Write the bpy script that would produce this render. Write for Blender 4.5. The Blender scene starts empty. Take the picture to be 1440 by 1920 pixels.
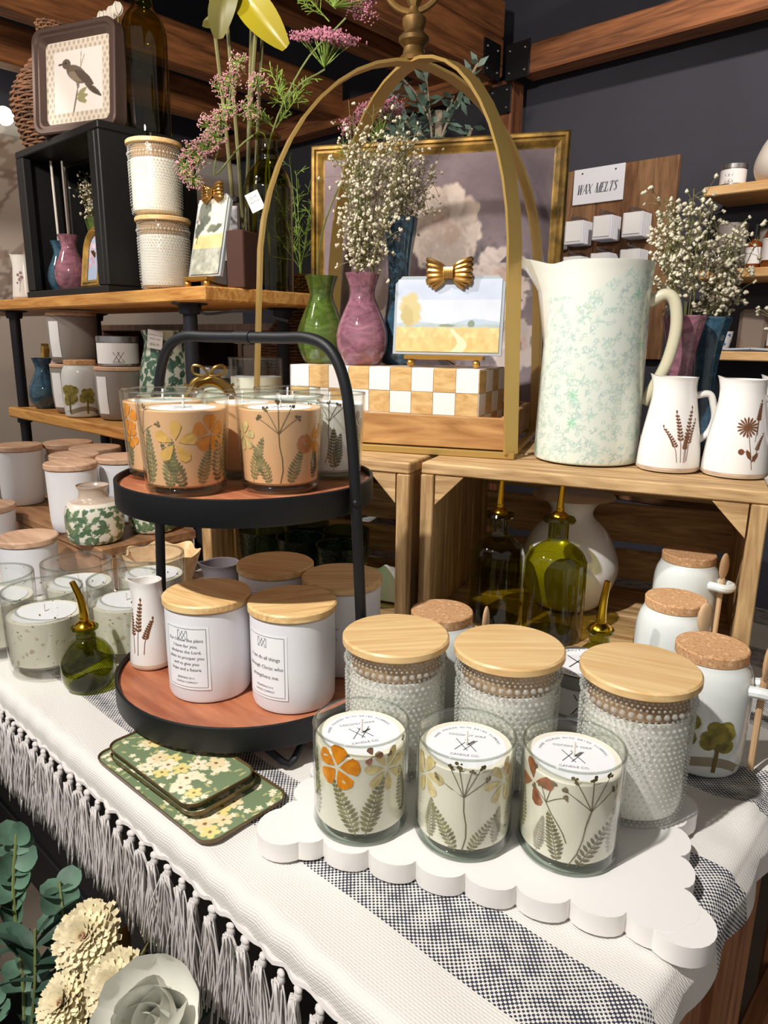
import bpy, math, random
import numpy as np
from mathutils import Vector, Matrix

S = bpy.context.scene
COL = S.collection
PI = math.pi
R = math.radians
rnd = random.Random(7)

# ------------------------------------------------------------------ camera
CAMZ = 1.205
cam = bpy.data.cameras.new('camera')
cam.sensor_fit = 'VERTICAL'
cam.sensor_height = 36.0
cam.lens = 36.0 * 1331.0 / 1920.0
cam.clip_start = 0.02
camo = bpy.data.objects.new('camera', cam)
COL.objects.link(camo)
YAW, PITCH, ROLL = R(42.5), R(13.6), R(0.8)
camo.matrix_world = (Matrix.Translation((0, 0, CAMZ)) @ Matrix.Rotation(YAW, 4, 'Z')
                     @ Matrix.Rotation(PI / 2 - PITCH, 4, 'X') @ Matrix.Rotation(ROLL, 4, 'Z'))
S.camera = camo

# ------------------------------------------------------------------ world, lamps, exposure
S.view_settings.view_transform = 'Standard'
S.view_settings.look = 'None'
S.view_settings.gamma = 1.0
S.view_settings.use_curve_mapping = False
S.view_settings.exposure = 0.0
S.cycles.transparent_max_bounces = 28
S.cycles.max_bounces = 8
S.cycles.diffuse_bounces = 3
S.cycles.glossy_bounces = 3
W = bpy.data.worlds.new('world')
S.world = W
W.use_nodes = True
W.node_tree.nodes['Background'].inputs[0].default_value = (1.0, 0.95, 0.9, 1)
W.node_tree.nodes['Background'].inputs[1].default_value = 0.36


def spot(name, loc, aim, watts, angle, blend=.5, size=.03, col=(1, .9, .78)):
    l = bpy.data.lights.new(name, 'SPOT')
    l.energy = watts
    l.spot_size = R(angle)
    l.spot_blend = blend
    l.shadow_soft_size = size
    l.color = col
    o = bpy.data.objects.new(name, l)
    COL.objects.link(o)
    o.location = loc
    o.rotation_euler = (Vector(aim) - Vector(loc)).to_track_quat('-Z', 'Y').to_euler()
    return o


spot('track_spot_table', (-.50, -.62, 2.45), (-.45, .55, .8), 178, 62, .6, .025, (1, .97, .93))
spot('track_spot_display', (-1.55, -.35, 2.55), (-.78, 1.08, 1.27), 112, 40, .45, .03, (1, .97, .93))
spot('track_spot_shelf', (-2.3, -.5, 2.6), (-1.75, .85, 1.25), 105, 46, .6, .03, (1, .90, .78))
spot('track_spot_wall', (-.2, 1.2, 2.6), (-1.0, 2.5, 1.5), 105, 75, .8, .04, (1, .9, .8))
spot('mural_fill_spot', (-2.6, -.2, 2.6), (-3.5, .9, 1.4), 120, 75, .8, .04, (1, .92, .82))  # unseen spot added to brighten the mural wall
spot('beam_fill_spot', (-.6, -.2, 1.9), (-2.1, 1.9, 2.3), 110, 85, .9, .06, (1, .88, .75))  # unseen fill below the beams, aimed upward to brighten them

# ------------------------------------------------------------------ mesh helpers


def lin(c):
    a = np.asarray(c, float) / 255.0
    return np.where(a <= .04045, a / 12.92, ((a + .055) / 1.055) ** 2.4)


class G:
    """collects verts and faces of one part"""

    def __init__(s):
        s.v = []
        s.f = []
        s.c = None
        s.uv = None

    def add(s, v, f):
        k = len(s.v)
        s.v += [tuple(p) for p in v]
        s.f += [tuple(i + k for i in q) for q in f]
        return s

    def box(s, c, d, b=0.0, rz=0.0, rx=0.0, ry=0.0):
        hx, hy, hz = d[0] / 2, d[1] / 2, d[2] / 2
        M4 = Matrix.Translation(c) @ Matrix.Rotation(rz, 4, 'Z') @ Matrix.Rotation(ry, 4, 'Y') @ Matrix.Rotation(rx, 4, 'X')
        if b <= 0:
            v = [(x * hx, y * hy, z * hz) for z in (-1, 1) for y in (-1, 1) for x in (-1, 1)]
            f = [(0, 2, 3, 1), (4, 5, 7, 6), (0, 1, 5, 4), (2, 6, 7, 3), (0, 4, 6, 2), (1, 3, 7, 5)]
        else:
            b = min(b, hx * .9, hy * .9, hz * .9)
            v = []
            idx = {}
            for x in (-1, 1):
                for y in (-1, 1):
                    for z in (-1, 1):
                        for ax in range(3):
                            p = [x * (hx - b), y * (hy - b), z * (hz - b)]
                            p[ax] += (x, y, z)[ax] * b
                            idx[(x, y, z, ax)] = len(v)
                            v.append(tuple(p))
            f = []
            for ax in range(3):
                o = [a for a in range(3) if a != ax]
                for sg in (-1, 1):
                    q = []
                    for (u, w) in ((-1, -1), (1, -1), (1, 1), (-1, 1)):
                        k = [0, 0, 0]
                        k[ax] = sg
                        k[o[0]] = u
                        k[o[1]] = w
                        q.append(idx[(k[0], k[1], k[2], ax)])
                    f.append(tuple(q))
                for u in (-1, 1):
                    for w in (-1, 1):
                        q = []
                        for e, axx in ((-1, o[0]), (1, o[0]), (1, o[1]), (-1, o[1])):
                            k = [0, 0, 0]
                            k[ax] = e
                            k[o[0]] = u
                            k[o[1]] = w
                            q.append(idx[(k[0], k[1], k[2], axx)])
                        f.append(tuple(q))
            for x in (-1, 1):
                for y in (-1, 1):
                    for z in (-1, 1):
                        f.append(tuple(idx[(x, y, z, a)] for a in range(3)))
        return s.add([M4 @ Vector(p) for p in v], f)

    def lathe(s, prof, n=36, c=(0, 0, 0), caps=True):
        v = []
        m = len(prof)
        for (r, z) in prof:
            for i in range(n):
                a = 2 * PI * i / n
                v.append((c[0] + r * math.cos(a), c[1] + r * math.sin(a), c[2] + z))
        f = []
        for j in range(m - 1):
            for i in range(n):
                k = (i + 1) % n
                f.append((j * n + i, j * n + k, (j + 1) * n + k, (j + 1) * n + i))
        if caps:
            if prof[0][0] > 1e-6:
                f.append(tuple(range(n - 1, -1, -1)))
            if prof[-1][0] > 1e-6:
                f.append(tuple(range((m - 1) * n, m * n)))
        return s.add(v, f)

    def tube(s, pts, r, n=8, closed=False, flat=None, upv=None):
        P = [Vector(p) for p in pts]
        m = len(P)
        rs = r if isinstance(r, (list, tuple)) else [r] * m
        v = []
        up = None
        for i in range(m):
            if closed:
                t = P[(i + 1) % m] - P[i - 1]
            else:
                t = P[min(i + 1, m - 1)] - P[max(i - 1, 0)]
            if t.length < 1e-9:
                t = Vector((0, 0, 1))
            t.normalize()
            if upv is not None:
                up = Vector(upv)
            elif up is None:
                up = Vector((0, 0, 1)) if abs(t.z) < .9 else Vector((1, 0, 0))
            x = up - t * up.dot(t)
            if x.length < 1e-6:
                x = t.orthogonal()
            x.normalize()
            y = t.cross(x)
            up = x
            for k in range(n):
                a = 2 * PI * k / n
                if flat:
                    # rectangular band: flat=(half width along x, half thickness along y)
                    ca, sa = ((1, 1), (-1, 1), (-1, -1), (1, -1))[k]
                    v.append(P[i] + x * (ca * flat[0]) + y * (sa * flat[1]))
                else:
                    v.append(P[i] + (x * math.cos(a) + y * math.sin(a)) * rs[i])
        f = []
        for i in range(m if closed else m - 1):
            j = (i + 1) % m
            for k in range(n):
                l = (k + 1) % n
                f.append((i * n + k, i * n + l, j * n + l, j * n + k))
        if not closed:
            f.append(tuple(range(n - 1, -1, -1)))
            f.append(tuple(range((m - 1) * n, m * n)))
        return s.add(v, f)

    def prism(s, poly, z0, z1, M4=None):
        n = len(poly)
        v = [(p[0], p[1], z0) for p in poly] + [(p[0], p[1], z1) for p in poly]
        if M4 is not None:
            v = [M4 @ Vector(p) for p in v]
        f = [tuple(range(n - 1, -1, -1)), tuple(range(n, 2 * n))]
        f += [(i, (i + 1) % n, n + (i + 1) % n, n + i) for i in range(n)]
        return s.add(v, f)

    def ball(s, c, r, n=8, m=5, sq=(1, 1, 1)):
        v = [(c[0], c[1], c[2] - r * sq[2])]
        for j in range(1, m):
            b = -PI / 2 + PI * j / m
            for i in range(n):
                a = 2 * PI * i / n
                v.append((c[0] + r * sq[0] * math.cos(b) * math.cos(a), c[1] + r * sq[1] * math.cos(b) * math.sin(a), c[2] + r * sq[2] * math.sin(b)))
        v.append((c[0], c[1], c[2] + r * sq[2]))
        f = [(0, 1 + (i + 1) % n, 1 + i) for i in range(n)]
        for j in range(m - 2):
            for i in range(n):
                k = (i + 1) % n
                f.append((1 + j * n + i, 1 + j * n + k, 1 + (j + 1) * n + k, 1 + (j + 1) * n + i))
        t = len(v) - 1
        o = 1 + (m - 2) * n
        f += [(o + i, o + (i + 1) % n, t) for i in range(n)]
        return s.add(v, f)

    def octa(s, c, r):
        x, y, z = c
        return s.add([(x + r, y, z), (x - r, y, z), (x, y + r, z), (x, y - r, z), (x, y, z + r), (x, y, z - r)],
                     [(0, 2, 4), (2, 1, 4), (1, 3, 4), (3, 0, 4), (2, 0, 5), (1, 2, 5), (3, 1, 5), (0, 3, 5)])

    def xf(s, M4):
        s.v = [tuple(M4 @ Vector(p)) for p in s.v]
        return s


def mesh(g, m, name='mesh', ang=35):
    me = bpy.data.meshes.new(name)
    me.from_pydata(g.v, [], g.f)
    if ang:
        me.polygons.foreach_set('use_smooth', [True] * len(me.polygons))
        if ang < 180:
            me.set_sharp_from_angle(angle=R(ang))
    if g.c is not None:
        at = me.color_attributes.new('Col', 'FLOAT_COLOR', 'POINT')
        c4 = np.ones((len(g.v), 4), np.float32)
        c4[:, :3] = g.c
        at.data.foreach_set('color', c4.ravel())
    if g.uv is not None:
        ul = me.uv_layers.new(name='UVMap')
        li = np.empty(len(me.loops), np.int32)
        me.loops.foreach_get('vertex_index', li)
        ul.data.foreach_set('uv', np.asarray(g.uv, np.float32)[li].ravel())
    me.materials.append(m)
    me.update()
    return me


def obj(name, g, m, parent=None, loc=(0, 0, 0), rz=0.0, rot=None, ang=35, kind=None, label=None):
    me = g if isinstance(g, bpy.types.Mesh) else mesh(g, m, name, ang)
    o = bpy.data.objects.new(name, me)
    COL.objects.link(o)
    o.location = loc
    o.rotation_euler = rot if rot is not None else (0, 0, rz)
    if parent is not None:
        o.parent = parent
    if kind:
        o['kind'] = kind
    if label:
        o['label'] = label
    return o


def tag(o, label, cat, group=None):
    o['label'] = label
    o['category'] = cat
    if group:
        o['group'] = group
    return o


def thing(name, label, cat, loc=(0, 0, 0), rz=0.0, group=None, rot=None):
    o = bpy.data.objects.new(name, None)
    o.empty_display_size = .03
    COL.objects.link(o)
    o.location = loc
    o.rotation_euler = rot if rot is not None else (0, 0, rz)
    return tag(o, label, cat, group)


def dup(root, label, loc, rz=None, group=None, skip=()):
    r = root.copy()
    COL.objects.link(r)
    r.location = loc
    if rz is not None:
        r.rotation_euler = (0, 0, rz)
    r['label'] = label
    if group:
        r['group'] = group
    for ch in list(root.children):
        if ch.name.split('.')[0] in skip:
            continue
        c = ch.copy()
        COL.objects.link(c)
        c.parent = r
        for gch in list(ch.children):
            d = gch.copy()
            COL.objects.link(d)
            d.parent = c
    return r


def struct(o):
    o['kind'] = 'structure'
    return o


def facing(x, y):
    """plan angle from a spot towards the shopper standing at the table corner"""
    return math.atan2(-y, -x)


# ------------------------------------------------------------------ materials
MATS = {}


def base(name):
    m = bpy.data.materials.new(name)
    m.use_nodes = True
    nt = m.node_tree
    return m, nt, nt.nodes['Principled BSDF']


def M(name, c, rough=.5, metal=0.0, spec=.5, coat=0.0, sub=0.0, bump=0.0, bscale=200, var=0.0, vscale=30, alpha=1):
    if name in MATS:
        return MATS[name]
    m, nt, b = base(name)
    b.inputs['Base Color'].default_value = (*lin(c), 1)
    b.inputs['Roughness'].default_value = rough
    b.inputs['Metallic'].default_value = metal
    b.inputs['Specular IOR Level'].default_value = spec
    b.inputs['Coat Weight'].default_value = coat
    if sub:
        b.inputs['Subsurface Weight'].default_value = sub
        b.inputs['Subsurface Scale'].default_value = .01
    if bump or var:
        tc = nt.nodes.new('ShaderNodeTexCoord')
    if bump:
        n = nt.nodes.new('ShaderNodeTexNoise')
        n.inputs['Scale'].default_value = bscale
        nt.links.new(tc.outputs['Object'], n.inputs['Vector'])
        bp = nt.nodes.new('ShaderNodeBump')
        bp.inputs['Strength'].default_value = bump
        bp.inputs['Distance'].default_value = .002
        nt.links.new(n.outputs['Fac'], bp.inputs['Height'])
        nt.links.new(bp.outputs['Normal'], b.inputs['Normal'])
    if var:
        n = nt.nodes.new('ShaderNodeTexNoise')
        n.inputs['Scale'].default_value = vscale
        n.inputs['Detail'].default_value = 4
        nt.links.new(tc.outputs['Object'], n.inputs['Vector'])
        rp = nt.nodes.new('ShaderNodeValToRGB')
        c1 = np.clip(np.asarray(c, float) * (1 - var), 0, 255)
        c2 = np.clip(np.asarray(c, float) * (1 + var * .6), 0, 255)
        rp.color_ramp.elements[0].position = .3
        rp.color_ramp.elements[1].position = .7
        rp.color_ramp.elements[0].color = (*lin(c1), 1)
        rp.color_ramp.elements[1].color = (*lin(c2), 1)
        nt.links.new(n.outputs['Fac'], rp.inputs['Fac'])
        nt.links.new(rp.outputs['Color'], b.inputs['Base Color'])
    MATS[name] = m
    return m


def wood(name, c1, c2, sc=(3, 40, 40), rough=.5, coat=0.0, knots=.0, dist=1.5):
    """grain runs along the axis with the small scale"""
    if name in MATS:
        return MATS[name]
    m, nt, b = base(name)
    tc = nt.nodes.new('ShaderNodeTexCoord')
    oi = nt.nodes.new('ShaderNodeObjectInfo')
    add = nt.nodes.new('ShaderNodeVectorMath')
    add.operation = 'ADD'
    mul = nt.nodes.new('ShaderNodeVectorMath')
    mul.operation = 'SCALE'
    mul.inputs[0].default_value = (1, .7, .4)
    nt.links.new(oi.outputs['Random'], mul.inputs['Scale'])
    nt.links.new(tc.outputs['Object'], add.inputs[0])
    nt.links.new(mul.outputs[0], add.inputs[1])
    mp = nt.nodes.new('ShaderNodeMapping')
    mp.inputs['Scale'].default_value = sc
    nt.links.new(add.outputs[0], mp.inputs['Vector'])
    n1 = nt.nodes.new('ShaderNodeTexNoise')
    n1.inputs['Scale'].default_value = 1.0
    n1.inputs['Detail'].default_value = 6
    n1.inputs['Distortion'].default_value = dist
    nt.links.new(mp.outputs[0], n1.inputs['Vector'])
    n2 = nt.nodes.new('ShaderNodeTexNoise')
    n2.inputs['Scale'].default_value = 5.0
    n2.inputs['Detail'].default_value = 3
    nt.links.new(mp.outputs[0], n2.inputs['Vector'])
    mx = nt.nodes.new('ShaderNodeMath')
    mx.operation = 'MULTIPLY_ADD'
    mx.inputs[1].default_value = .35
    nt.links.new(n2.outputs['Fac'], mx.inputs[0])
    nt.links.new(n1.outputs['Fac'], mx.inputs[2])
    rp = nt.nodes.new('ShaderNodeValToRGB')
    rp.color_ramp.elements[0].position = .48
    rp.color_ramp.elements[1].position = .85
    rp.color_ramp.elements[0].color = (*lin(c1), 1)
    rp.color_ramp.elements[1].color = (*lin(c2), 1)
    nt.links.new(mx.outputs[0], rp.inputs['Fac'])
    nt.links.new(rp.outputs['Color'], b.inputs['Base Color'])
    b.inputs['Roughness'].default_value = rough
    b.inputs['Coat Weight'].default_value = coat
    b.inputs['Coat Roughness'].default_value = .2
    bp = nt.nodes.new('ShaderNodeBump')
    bp.inputs['Strength'].default_value = .15
    bp.inputs['Distance'].default_value = .001
    nt.links.new(mx.outputs[0], bp.inputs['Height'])
    nt.links.new(bp.outputs['Normal'], b.inputs['Normal'])
    MATS[name] = m
    return m


def glass(name, tint, refl=1.0, rough=.02, ior=1.45, speck=None, bump=0.0, bscale=90):
    """thin clear or tinted glass: see-through body with Fresnel gloss"""
    if name in MATS:
        return MATS[name]
    m = bpy.data.materials.new(name)
    m.use_nodes = True
    nt = m.node_tree
    nt.nodes.clear()
    out = nt.nodes.new('ShaderNodeOutputMaterial')
    tr = nt.nodes.new('ShaderNodeBsdfTransparent')
    tr.inputs[0].default_value = (*tint, 1)
    gl = nt.nodes.new('ShaderNodeBsdfGlossy')
    gl.inputs['Roughness'].default_value = rough
    gl.inputs[0].default_value = (refl, refl, refl, 1)
    geo = nt.nodes.new('ShaderNodeNewGeometry')
    dt = nt.nodes.new('ShaderNodeVectorMath')
    dt.operation = 'DOT_PRODUCT'
    nt.links.new(geo.outputs['Incoming'], dt.inputs[0])
    nt.links.new(geo.outputs['Normal'], dt.inputs[1])

    def mth(op, a, b_=0.0, c_=0.0):
        n_ = nt.nodes.new('ShaderNodeMath')
        n_.operation = op
        for i_, q in enumerate((a, b_, c_)):
            if isinstance(q, (int, float)):
                n_.inputs[i_].default_value = q
            else:
                nt.links.new(q, n_.inputs[i_])
        return n_
    f0 = ((ior - 1) / (ior + 1)) ** 2
    sch = mth('POWER', mth('SUBTRACT', 1.0, mth('ABSOLUTE', dt.outputs['Value']).outputs[0]).outputs[0], 4.0)
    fr = mth('MULTIPLY_ADD', sch.outputs[0], 1 - f0, f0)
    mx = nt.nodes.new('ShaderNodeMixShader')
    nt.links.new(fr.outputs[0], mx.inputs[0])
    nt.links.new(tr.outputs[0], mx.inputs[1])
    nt.links.new(gl.outputs[0], mx.inputs[2])
    last = mx
    tc = nt.nodes.new('ShaderNodeTexCoord')
    if bump:
        n = nt.nodes.new('ShaderNodeTexNoise')
        n.inputs['Scale'].default_value = bscale
        nt.links.new(tc.outputs['Object'], n.inputs['Vector'])
        bp = nt.nodes.new('ShaderNodeBump')
        bp.inputs['Strength'].default_value = bump
        bp.inputs['Distance'].default_value = .003
        nt.links.new(n.outputs['Fac'], bp.inputs['Height'])
        nt.links.new(bp.outputs['Normal'], gl.inputs['Normal'])
        nt.links.new(bp.outputs['Normal'], dt.inputs[1])
    if speck:
        df = nt.nodes.new('ShaderNodeBsdfDiffuse')
        df.inputs[0].default_value = (*lin(speck[0]), 1)
        n = nt.nodes.new('ShaderNodeTexNoise')
        n.inputs['Scale'].default_value = speck[1]
        n.inputs['Detail'].default_value = 2
        nt.links.new(tc.outputs['Object'], n.inputs['Vector'])
        gt = nt.nodes.new('ShaderNodeMath')
        gt.operation = 'GREATER_THAN'
        gt.inputs[1].default_value = speck[2]
        nt.links.new(n.outputs['Fac'], gt.inputs[0])
        m2 = nt.nodes.new('ShaderNodeMixShader')
        nt.links.new(gt.outputs[0], m2.inputs[0])
        nt.links.new(mx.outputs[0], m2.inputs[1])
        nt.links.new(df.outputs[0], m2.inputs[2])
        last = m2
    nt.links.new(last.outputs[0], out.inputs[0])
    MATS[name] = m
    return m


def milky(name, c, see=.25, rough=.08, spec=.5, coat=1.0):
    """swirled coloured glass that is mostly opaque"""
    if name in MATS:
        return MATS[name]
    m, nt, b = base(name)
    tc = nt.nodes.new('ShaderNodeTexCoord')
    mp = nt.nodes.new('ShaderNodeMapping')
    mp.inputs['Scale'].default_value = (18, 18, 40)
    n = nt.nodes.new('ShaderNodeTexNoise')
    n.inputs['Scale'].default_value = 1.4
    n.inputs['Detail'].default_value = 4
    n.inputs['Distortion'].default_value = 1.5
    nt.links.new(tc.outputs['Object'], mp.inputs[0])
    nt.links.new(mp.outputs[0], n.inputs['Vector'])
    rp = nt.nodes.new('ShaderNodeValToRGB')
    rp.color_ramp.elements[0].position = .35
    rp.color_ramp.elements[1].position = .7
    rp.color_ramp.elements[0].color = (*lin(np.asarray(c) * .78), 1)
    rp.color_ramp.elements[1].color = (*lin(np.clip(np.asarray(c) * 1.12, 0, 255)), 1)
    nt.links.new(n.outputs['Fac'], rp.inputs['Fac'])
    nt.links.new(rp.outputs[0], b.inputs['Base Color'])
    b.inputs['Roughness'].default_value = rough
    b.inputs['Coat Weight'].default_value = coat
    b.inputs['Coat Roughness'].default_value = .03
    tr = nt.nodes.new('ShaderNodeBsdfTransparent')
    tr.inputs[0].default_value = (*lin(np.clip(np.asarray(c) * 1.2, 0, 255)), 1)
    mx = nt.nodes.new('ShaderNodeMixShader')
    mx.inputs[0].default_value = see
    out = nt.nodes['Material Output']
    nt.links.new(b.outputs[0], mx.inputs[1])
    nt.links.new(tr.outputs[0], mx.inputs[2])
    nt.links.new(mx.outputs[0], out.inputs[0])
    MATS[name] = m
    return m


def vcol(name, rough=.5, coat=0.0, bump=0.0, bscale=300, metal=0.0):
    if name in MATS:
        return MATS[name]
    m, nt, b = base(name)
    at = nt.nodes.new('ShaderNodeAttribute')
    at.attribute_name = 'Col'
    nt.links.new(at.outputs['Color'], b.inputs['Base Color'])
    b.inputs['Roughness'].default_value = rough
    b.inputs['Coat Weight'].default_value = coat
    b.inputs['Coat Roughness'].default_value = .05
    b.inputs['Metallic'].default_value = metal
    if bump:
        tc = nt.nodes.new('ShaderNodeTexCoord')
        n = nt.nodes.new('ShaderNodeTexNoise')
        n.inputs['Scale'].default_value = bscale
        nt.links.new(tc.outputs['Object'], n.inputs['Vector'])
        bp = nt.nodes.new('ShaderNodeBump')
        bp.inputs['Strength'].default_value = bump
        bp.inputs['Distance'].default_value = .001
        nt.links.new(n.outputs['Fac'], bp.inputs['Height'])
        nt.links.new(bp.outputs['Normal'], b.inputs['Normal'])
    MATS[name] = m
    return m


def speckle(name, c, c2, scale=260, thr=.62, rough=.6, scale2=None, c3=None, thr2=.7):
    if name in MATS:
        return MATS[name]
    m, nt, b = base(name)
    tc = nt.nodes.new('ShaderNodeTexCoord')
    n = nt.nodes.new('ShaderNodeTexNoise')
    n.inputs['Scale'].default_value = scale
    n.inputs['Detail'].default_value = 3
    nt.links.new(tc.outputs['Object'], n.inputs['Vector'])
    rp = nt.nodes.new('ShaderNodeValToRGB')
    rp.color_ramp.elements[0].position = thr
    rp.color_ramp.elements[1].position = min(thr + .05, 1)
    rp.color_ramp.elements[0].color = (*lin(c), 1)
    rp.color_ramp.elements[1].color = (*lin(c2), 1)
    nt.links.new(n.outputs['Fac'], rp.inputs['Fac'])
    res = rp.outputs[0]
    if scale2:
        n2 = nt.nodes.new('ShaderNodeTexNoise')
        n2.inputs['Scale'].default_value = scale2
        n2.inputs['Detail'].default_value = 2
        nt.links.new(tc.outputs['Object'], n2.inputs['Vector'])
        r2 = nt.nodes.new('ShaderNodeValToRGB')
        r2.color_ramp.elements[0].position = thr2
        r2.color_ramp.elements[1].position = min(thr2 + .04, 1)
        nt.links.new(n2.outputs['Fac'], r2.inputs['Fac'])
        mx = nt.nodes.new('ShaderNodeMix')
        mx.data_type = 'RGBA'
        nt.links.new(r2.outputs[0], mx.inputs[0])
        nt.links.new(res, mx.inputs[6])
        mx.inputs[7].default_value = (*lin(c3), 1)
        res = mx.outputs[2]
    nt.links.new(res, b.inputs['Base Color'])
    b.inputs['Roughness'].default_value = rough
    MATS[name] = m
    return m


# ------------------------------------------------------------------ painted pattern helpers (flat print, glaze patterns)
def vnoise(X, Y, seed=0, sc=1.0):
    """smooth value noise on numpy arrays"""
    rs = np.random.RandomState(seed)
    T = rs.rand(64, 64)
    x = np.asarray(X) * sc
    y = np.asarray(Y) * sc
    xi = np.floor(x).astype(int)
    yi = np.floor(y).astype(int)
    fx = x - xi
    fy = y - yi
    fx = fx * fx * (3 - 2 * fx)
    fy = fy * fy * (3 - 2 * fy)
    t = lambda a, b: T[a % 64, b % 64]
    return (t(xi, yi) * (1 - fx) + t(xi + 1, yi) * fx) * (1 - fy) + (t(xi, yi + 1) * (1 - fx) + t(xi + 1, yi + 1) * fx) * fy


def fbm(X, Y, seed=0, sc=1.0, o=4):
    r = 0
    a = .5
    for k in range(o):
        r = r + a * vnoise(X, Y, seed + k, sc * 2 ** k)
        a *= .5
    return r


def st_flower(C, X, Y, cx, cy, Rr, k, ang, col, core=None, core_r=.22):
    dx, dy = X - cx, Y - cy
    rr = np.hypot(dx, dy)
    th = np.arctan2(dy, dx)
    m = rr < Rr * (.42 + .58 * np.abs(np.cos(k * (th - ang) / 2)) ** .6)
    C[m] = col
    if core is not None:
        C[rr < Rr * core_r] = core


def st_leaf(C, X, Y, cx, cy, L, Wd, ang, col, rib=None):
    dx, dy = X - cx, Y - cy
    u = dx * math.cos(ang) + dy * math.sin(ang)
    w = -dx * math.sin(ang) + dy * math.cos(ang)
    ok = (u > 0) & (u < L)
    hw = Wd * np.sin(PI * np.clip(u / L, 0, 1)) ** .8
    C[ok & (np.abs(w) < hw)] = col
    if rib is not None:
        C[ok & (np.abs(w) < Wd * .14)] = rib


def st_line(C, X, Y, p, q, wd, col):
    p = np.asarray(p, float)
    q = np.asarray(q, float)
    d = q - p
    t = np.clip(((X - p[0]) * d[0] + (Y - p[1]) * d[1]) / (d @ d + 1e-12), 0, 1)
    C[np.hypot(X - p[0] - t * d[0], Y - p[1] - t * d[1]) < wd] = col


def st_blob(C, X, Y, cx, cy, rx, ry, ang, col, seed=0, rough=.35, k=1.0):
    dx, dy = X - cx, Y - cy
    u = (dx * math.cos(ang) + dy * math.sin(ang)) / rx
    w = (-dx * math.sin(ang) + dy * math.cos(ang)) / ry
    rr = np.hypot(u, w) + rough * (fbm(X, Y, seed, 3.0 / max(rx, ry)) - .45)
    m = np.clip((1 - rr) * 12 * k, 0, 1)[:, None]
    C[:] = C * (1 - m) + np.asarray(col, float) * m


def panel(w, h, nx, ny, fn):
    """flat painted sheet in the XZ plane, facing -Y; fn gets x (0..w), z (0..h)"""
    xs = np.linspace(0, w, nx)
    zs = np.linspace(0, h, ny)
    X, Z = np.meshgrid(xs, zs)
    X = X.ravel()
    Z = Z.ravel()
    C = np.zeros((len(X), 3))
    fn(C, X, Z)
    g = G()
    g.v = [(x - w / 2, 0, z) for x, z in zip(X, Z)]
    g.f = [(j * nx + i, j * nx + i + 1, (j + 1) * nx + i + 1, (j + 1) * nx + i) for j in range(ny - 1) for i in range(nx - 1)]
    g.c = lin(np.clip(C, 0, 255))
    return g


def resample(prof, m):
    P = np.asarray(prof, float)
    d = np.r_[0, np.cumsum(np.hypot(*np.diff(P, axis=0).T))]
    t = np.linspace(0, d[-1], m)
    return np.c_[np.interp(t, d, P[:, 0]), np.interp(t, d, P[:, 1])]


def smoothp(prof, n=40):
    """Catmull-Rom smoothing of a profile"""
    P = [np.asarray(p, float) for p in prof]
    P = [2 * P[0] - P[1]] + P + [2 * P[-1] - P[-2]]
    out = []
    k = max(2, n // (len(P) - 3))
    for i in range(1, len(P) - 2):
        for j in range(k):
            t = j / k
            out.append(.5 * (2 * P[i] + (P[i + 1] - P[i - 1]) * t + (2 * P[i - 1] - 5 * P[i] + 4 * P[i + 1] - P[i + 2]) * t * t
                             + (3 * P[i] - P[i - 1] - 3 * P[i + 1] + P[i + 2]) * t ** 3))
    out.append(P[-2])
    return [(max(float(p[0]), 0), float(p[1])) for p in out]


def plathe(prof, n, m, fn):
    """lathe with painted glaze; fn(C, s, z, theta) s = arc length around"""
    P = resample(prof, m)
    th = np.arange(n) * 2 * PI / n
    g = G().lathe([tuple(p) for p in P], n, caps=False)
    g.f.append(tuple(range(n - 1, -1, -1)))
    T = np.tile(th, m)
    Z = np.repeat(P[:, 1], n)
    Rr = np.repeat(P[:, 0], n)
    C = np.zeros((n * m, 3))
    fn(C, (T - PI) * np.median(P[:, 0]), Z, T, np.repeat(np.arange(m), n))
    g.c = lin(np.clip(C, 0, 255))
    return g


def wrap(polys, Rf, a0, z0, off=0.0):
    """flat outlines (s, t) laid onto a round wall of radius Rf(z)"""
    g = G()
    for pts in polys:
        v = []
        for (s_, t) in pts:
            rr = (Rf(z0 + t) if callable(Rf) else Rf) + off
            a = a0 + s_ / rr
            v.append((rr * math.cos(a), rr * math.sin(a), z0 + t))
        n = len(v)
        g.add(v, [tuple(range(n))])
    return g


def stroke(p, q, w):
    dx, dy = q[0] - p[0], q[1] - p[1]
    l = math.hypot(dx, dy) or 1e-9
    nx, ny = -dy / l * w / 2, dx / l * w / 2
    return [(p[0] - nx, p[1] - ny), (q[0] - nx, q[1] - ny), (q[0] + nx, q[1] + ny), (p[0] + nx, p[1] + ny)]


def pline(pts, w):
    return [stroke(pts[i], pts[i + 1], w) for i in range(len(pts) - 1)]


def leaf2(x, y, L, wd, a, n=3):
    pts = []
    for k in range(n + 1):
        t = k / n
        pts.append((t * L, wd * math.sin(PI * t) ** .8))
    for k in range(n - 1, 0, -1):
        t = k / n
        pts.append((t * L, -wd * math.sin(PI * t) ** .8))
    ca, sa = math.cos(a), math.sin(a)
    return [(x + p[0] * ca - p[1] * sa, y + p[0] * sa + p[1] * ca) for p in pts]


def fern2(x, y, h, lean=0.0, wd=.28, n=15):
    """pressed fern frond: a midrib and pairs of leaflets"""
    out = []
    P = []
    for k in range(n + 1):
        t = k / n
        P.append((x + h * (lean * t + lean * .35 * t * t), y + h * t))
    out += pline(P, h * .016)
    for k in range(1, n):
        t = k / n
        L = h * wd * (min(1, t * 3.2) ** .6) * (1 - t) ** .75 + h * .015
        for sgn in (-1, 1):
            out.append(leaf2(P[k][0], P[k][1], L, h * .033, PI / 2 + sgn * R(62) - math.atan(lean), 3))
    return out


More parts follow.
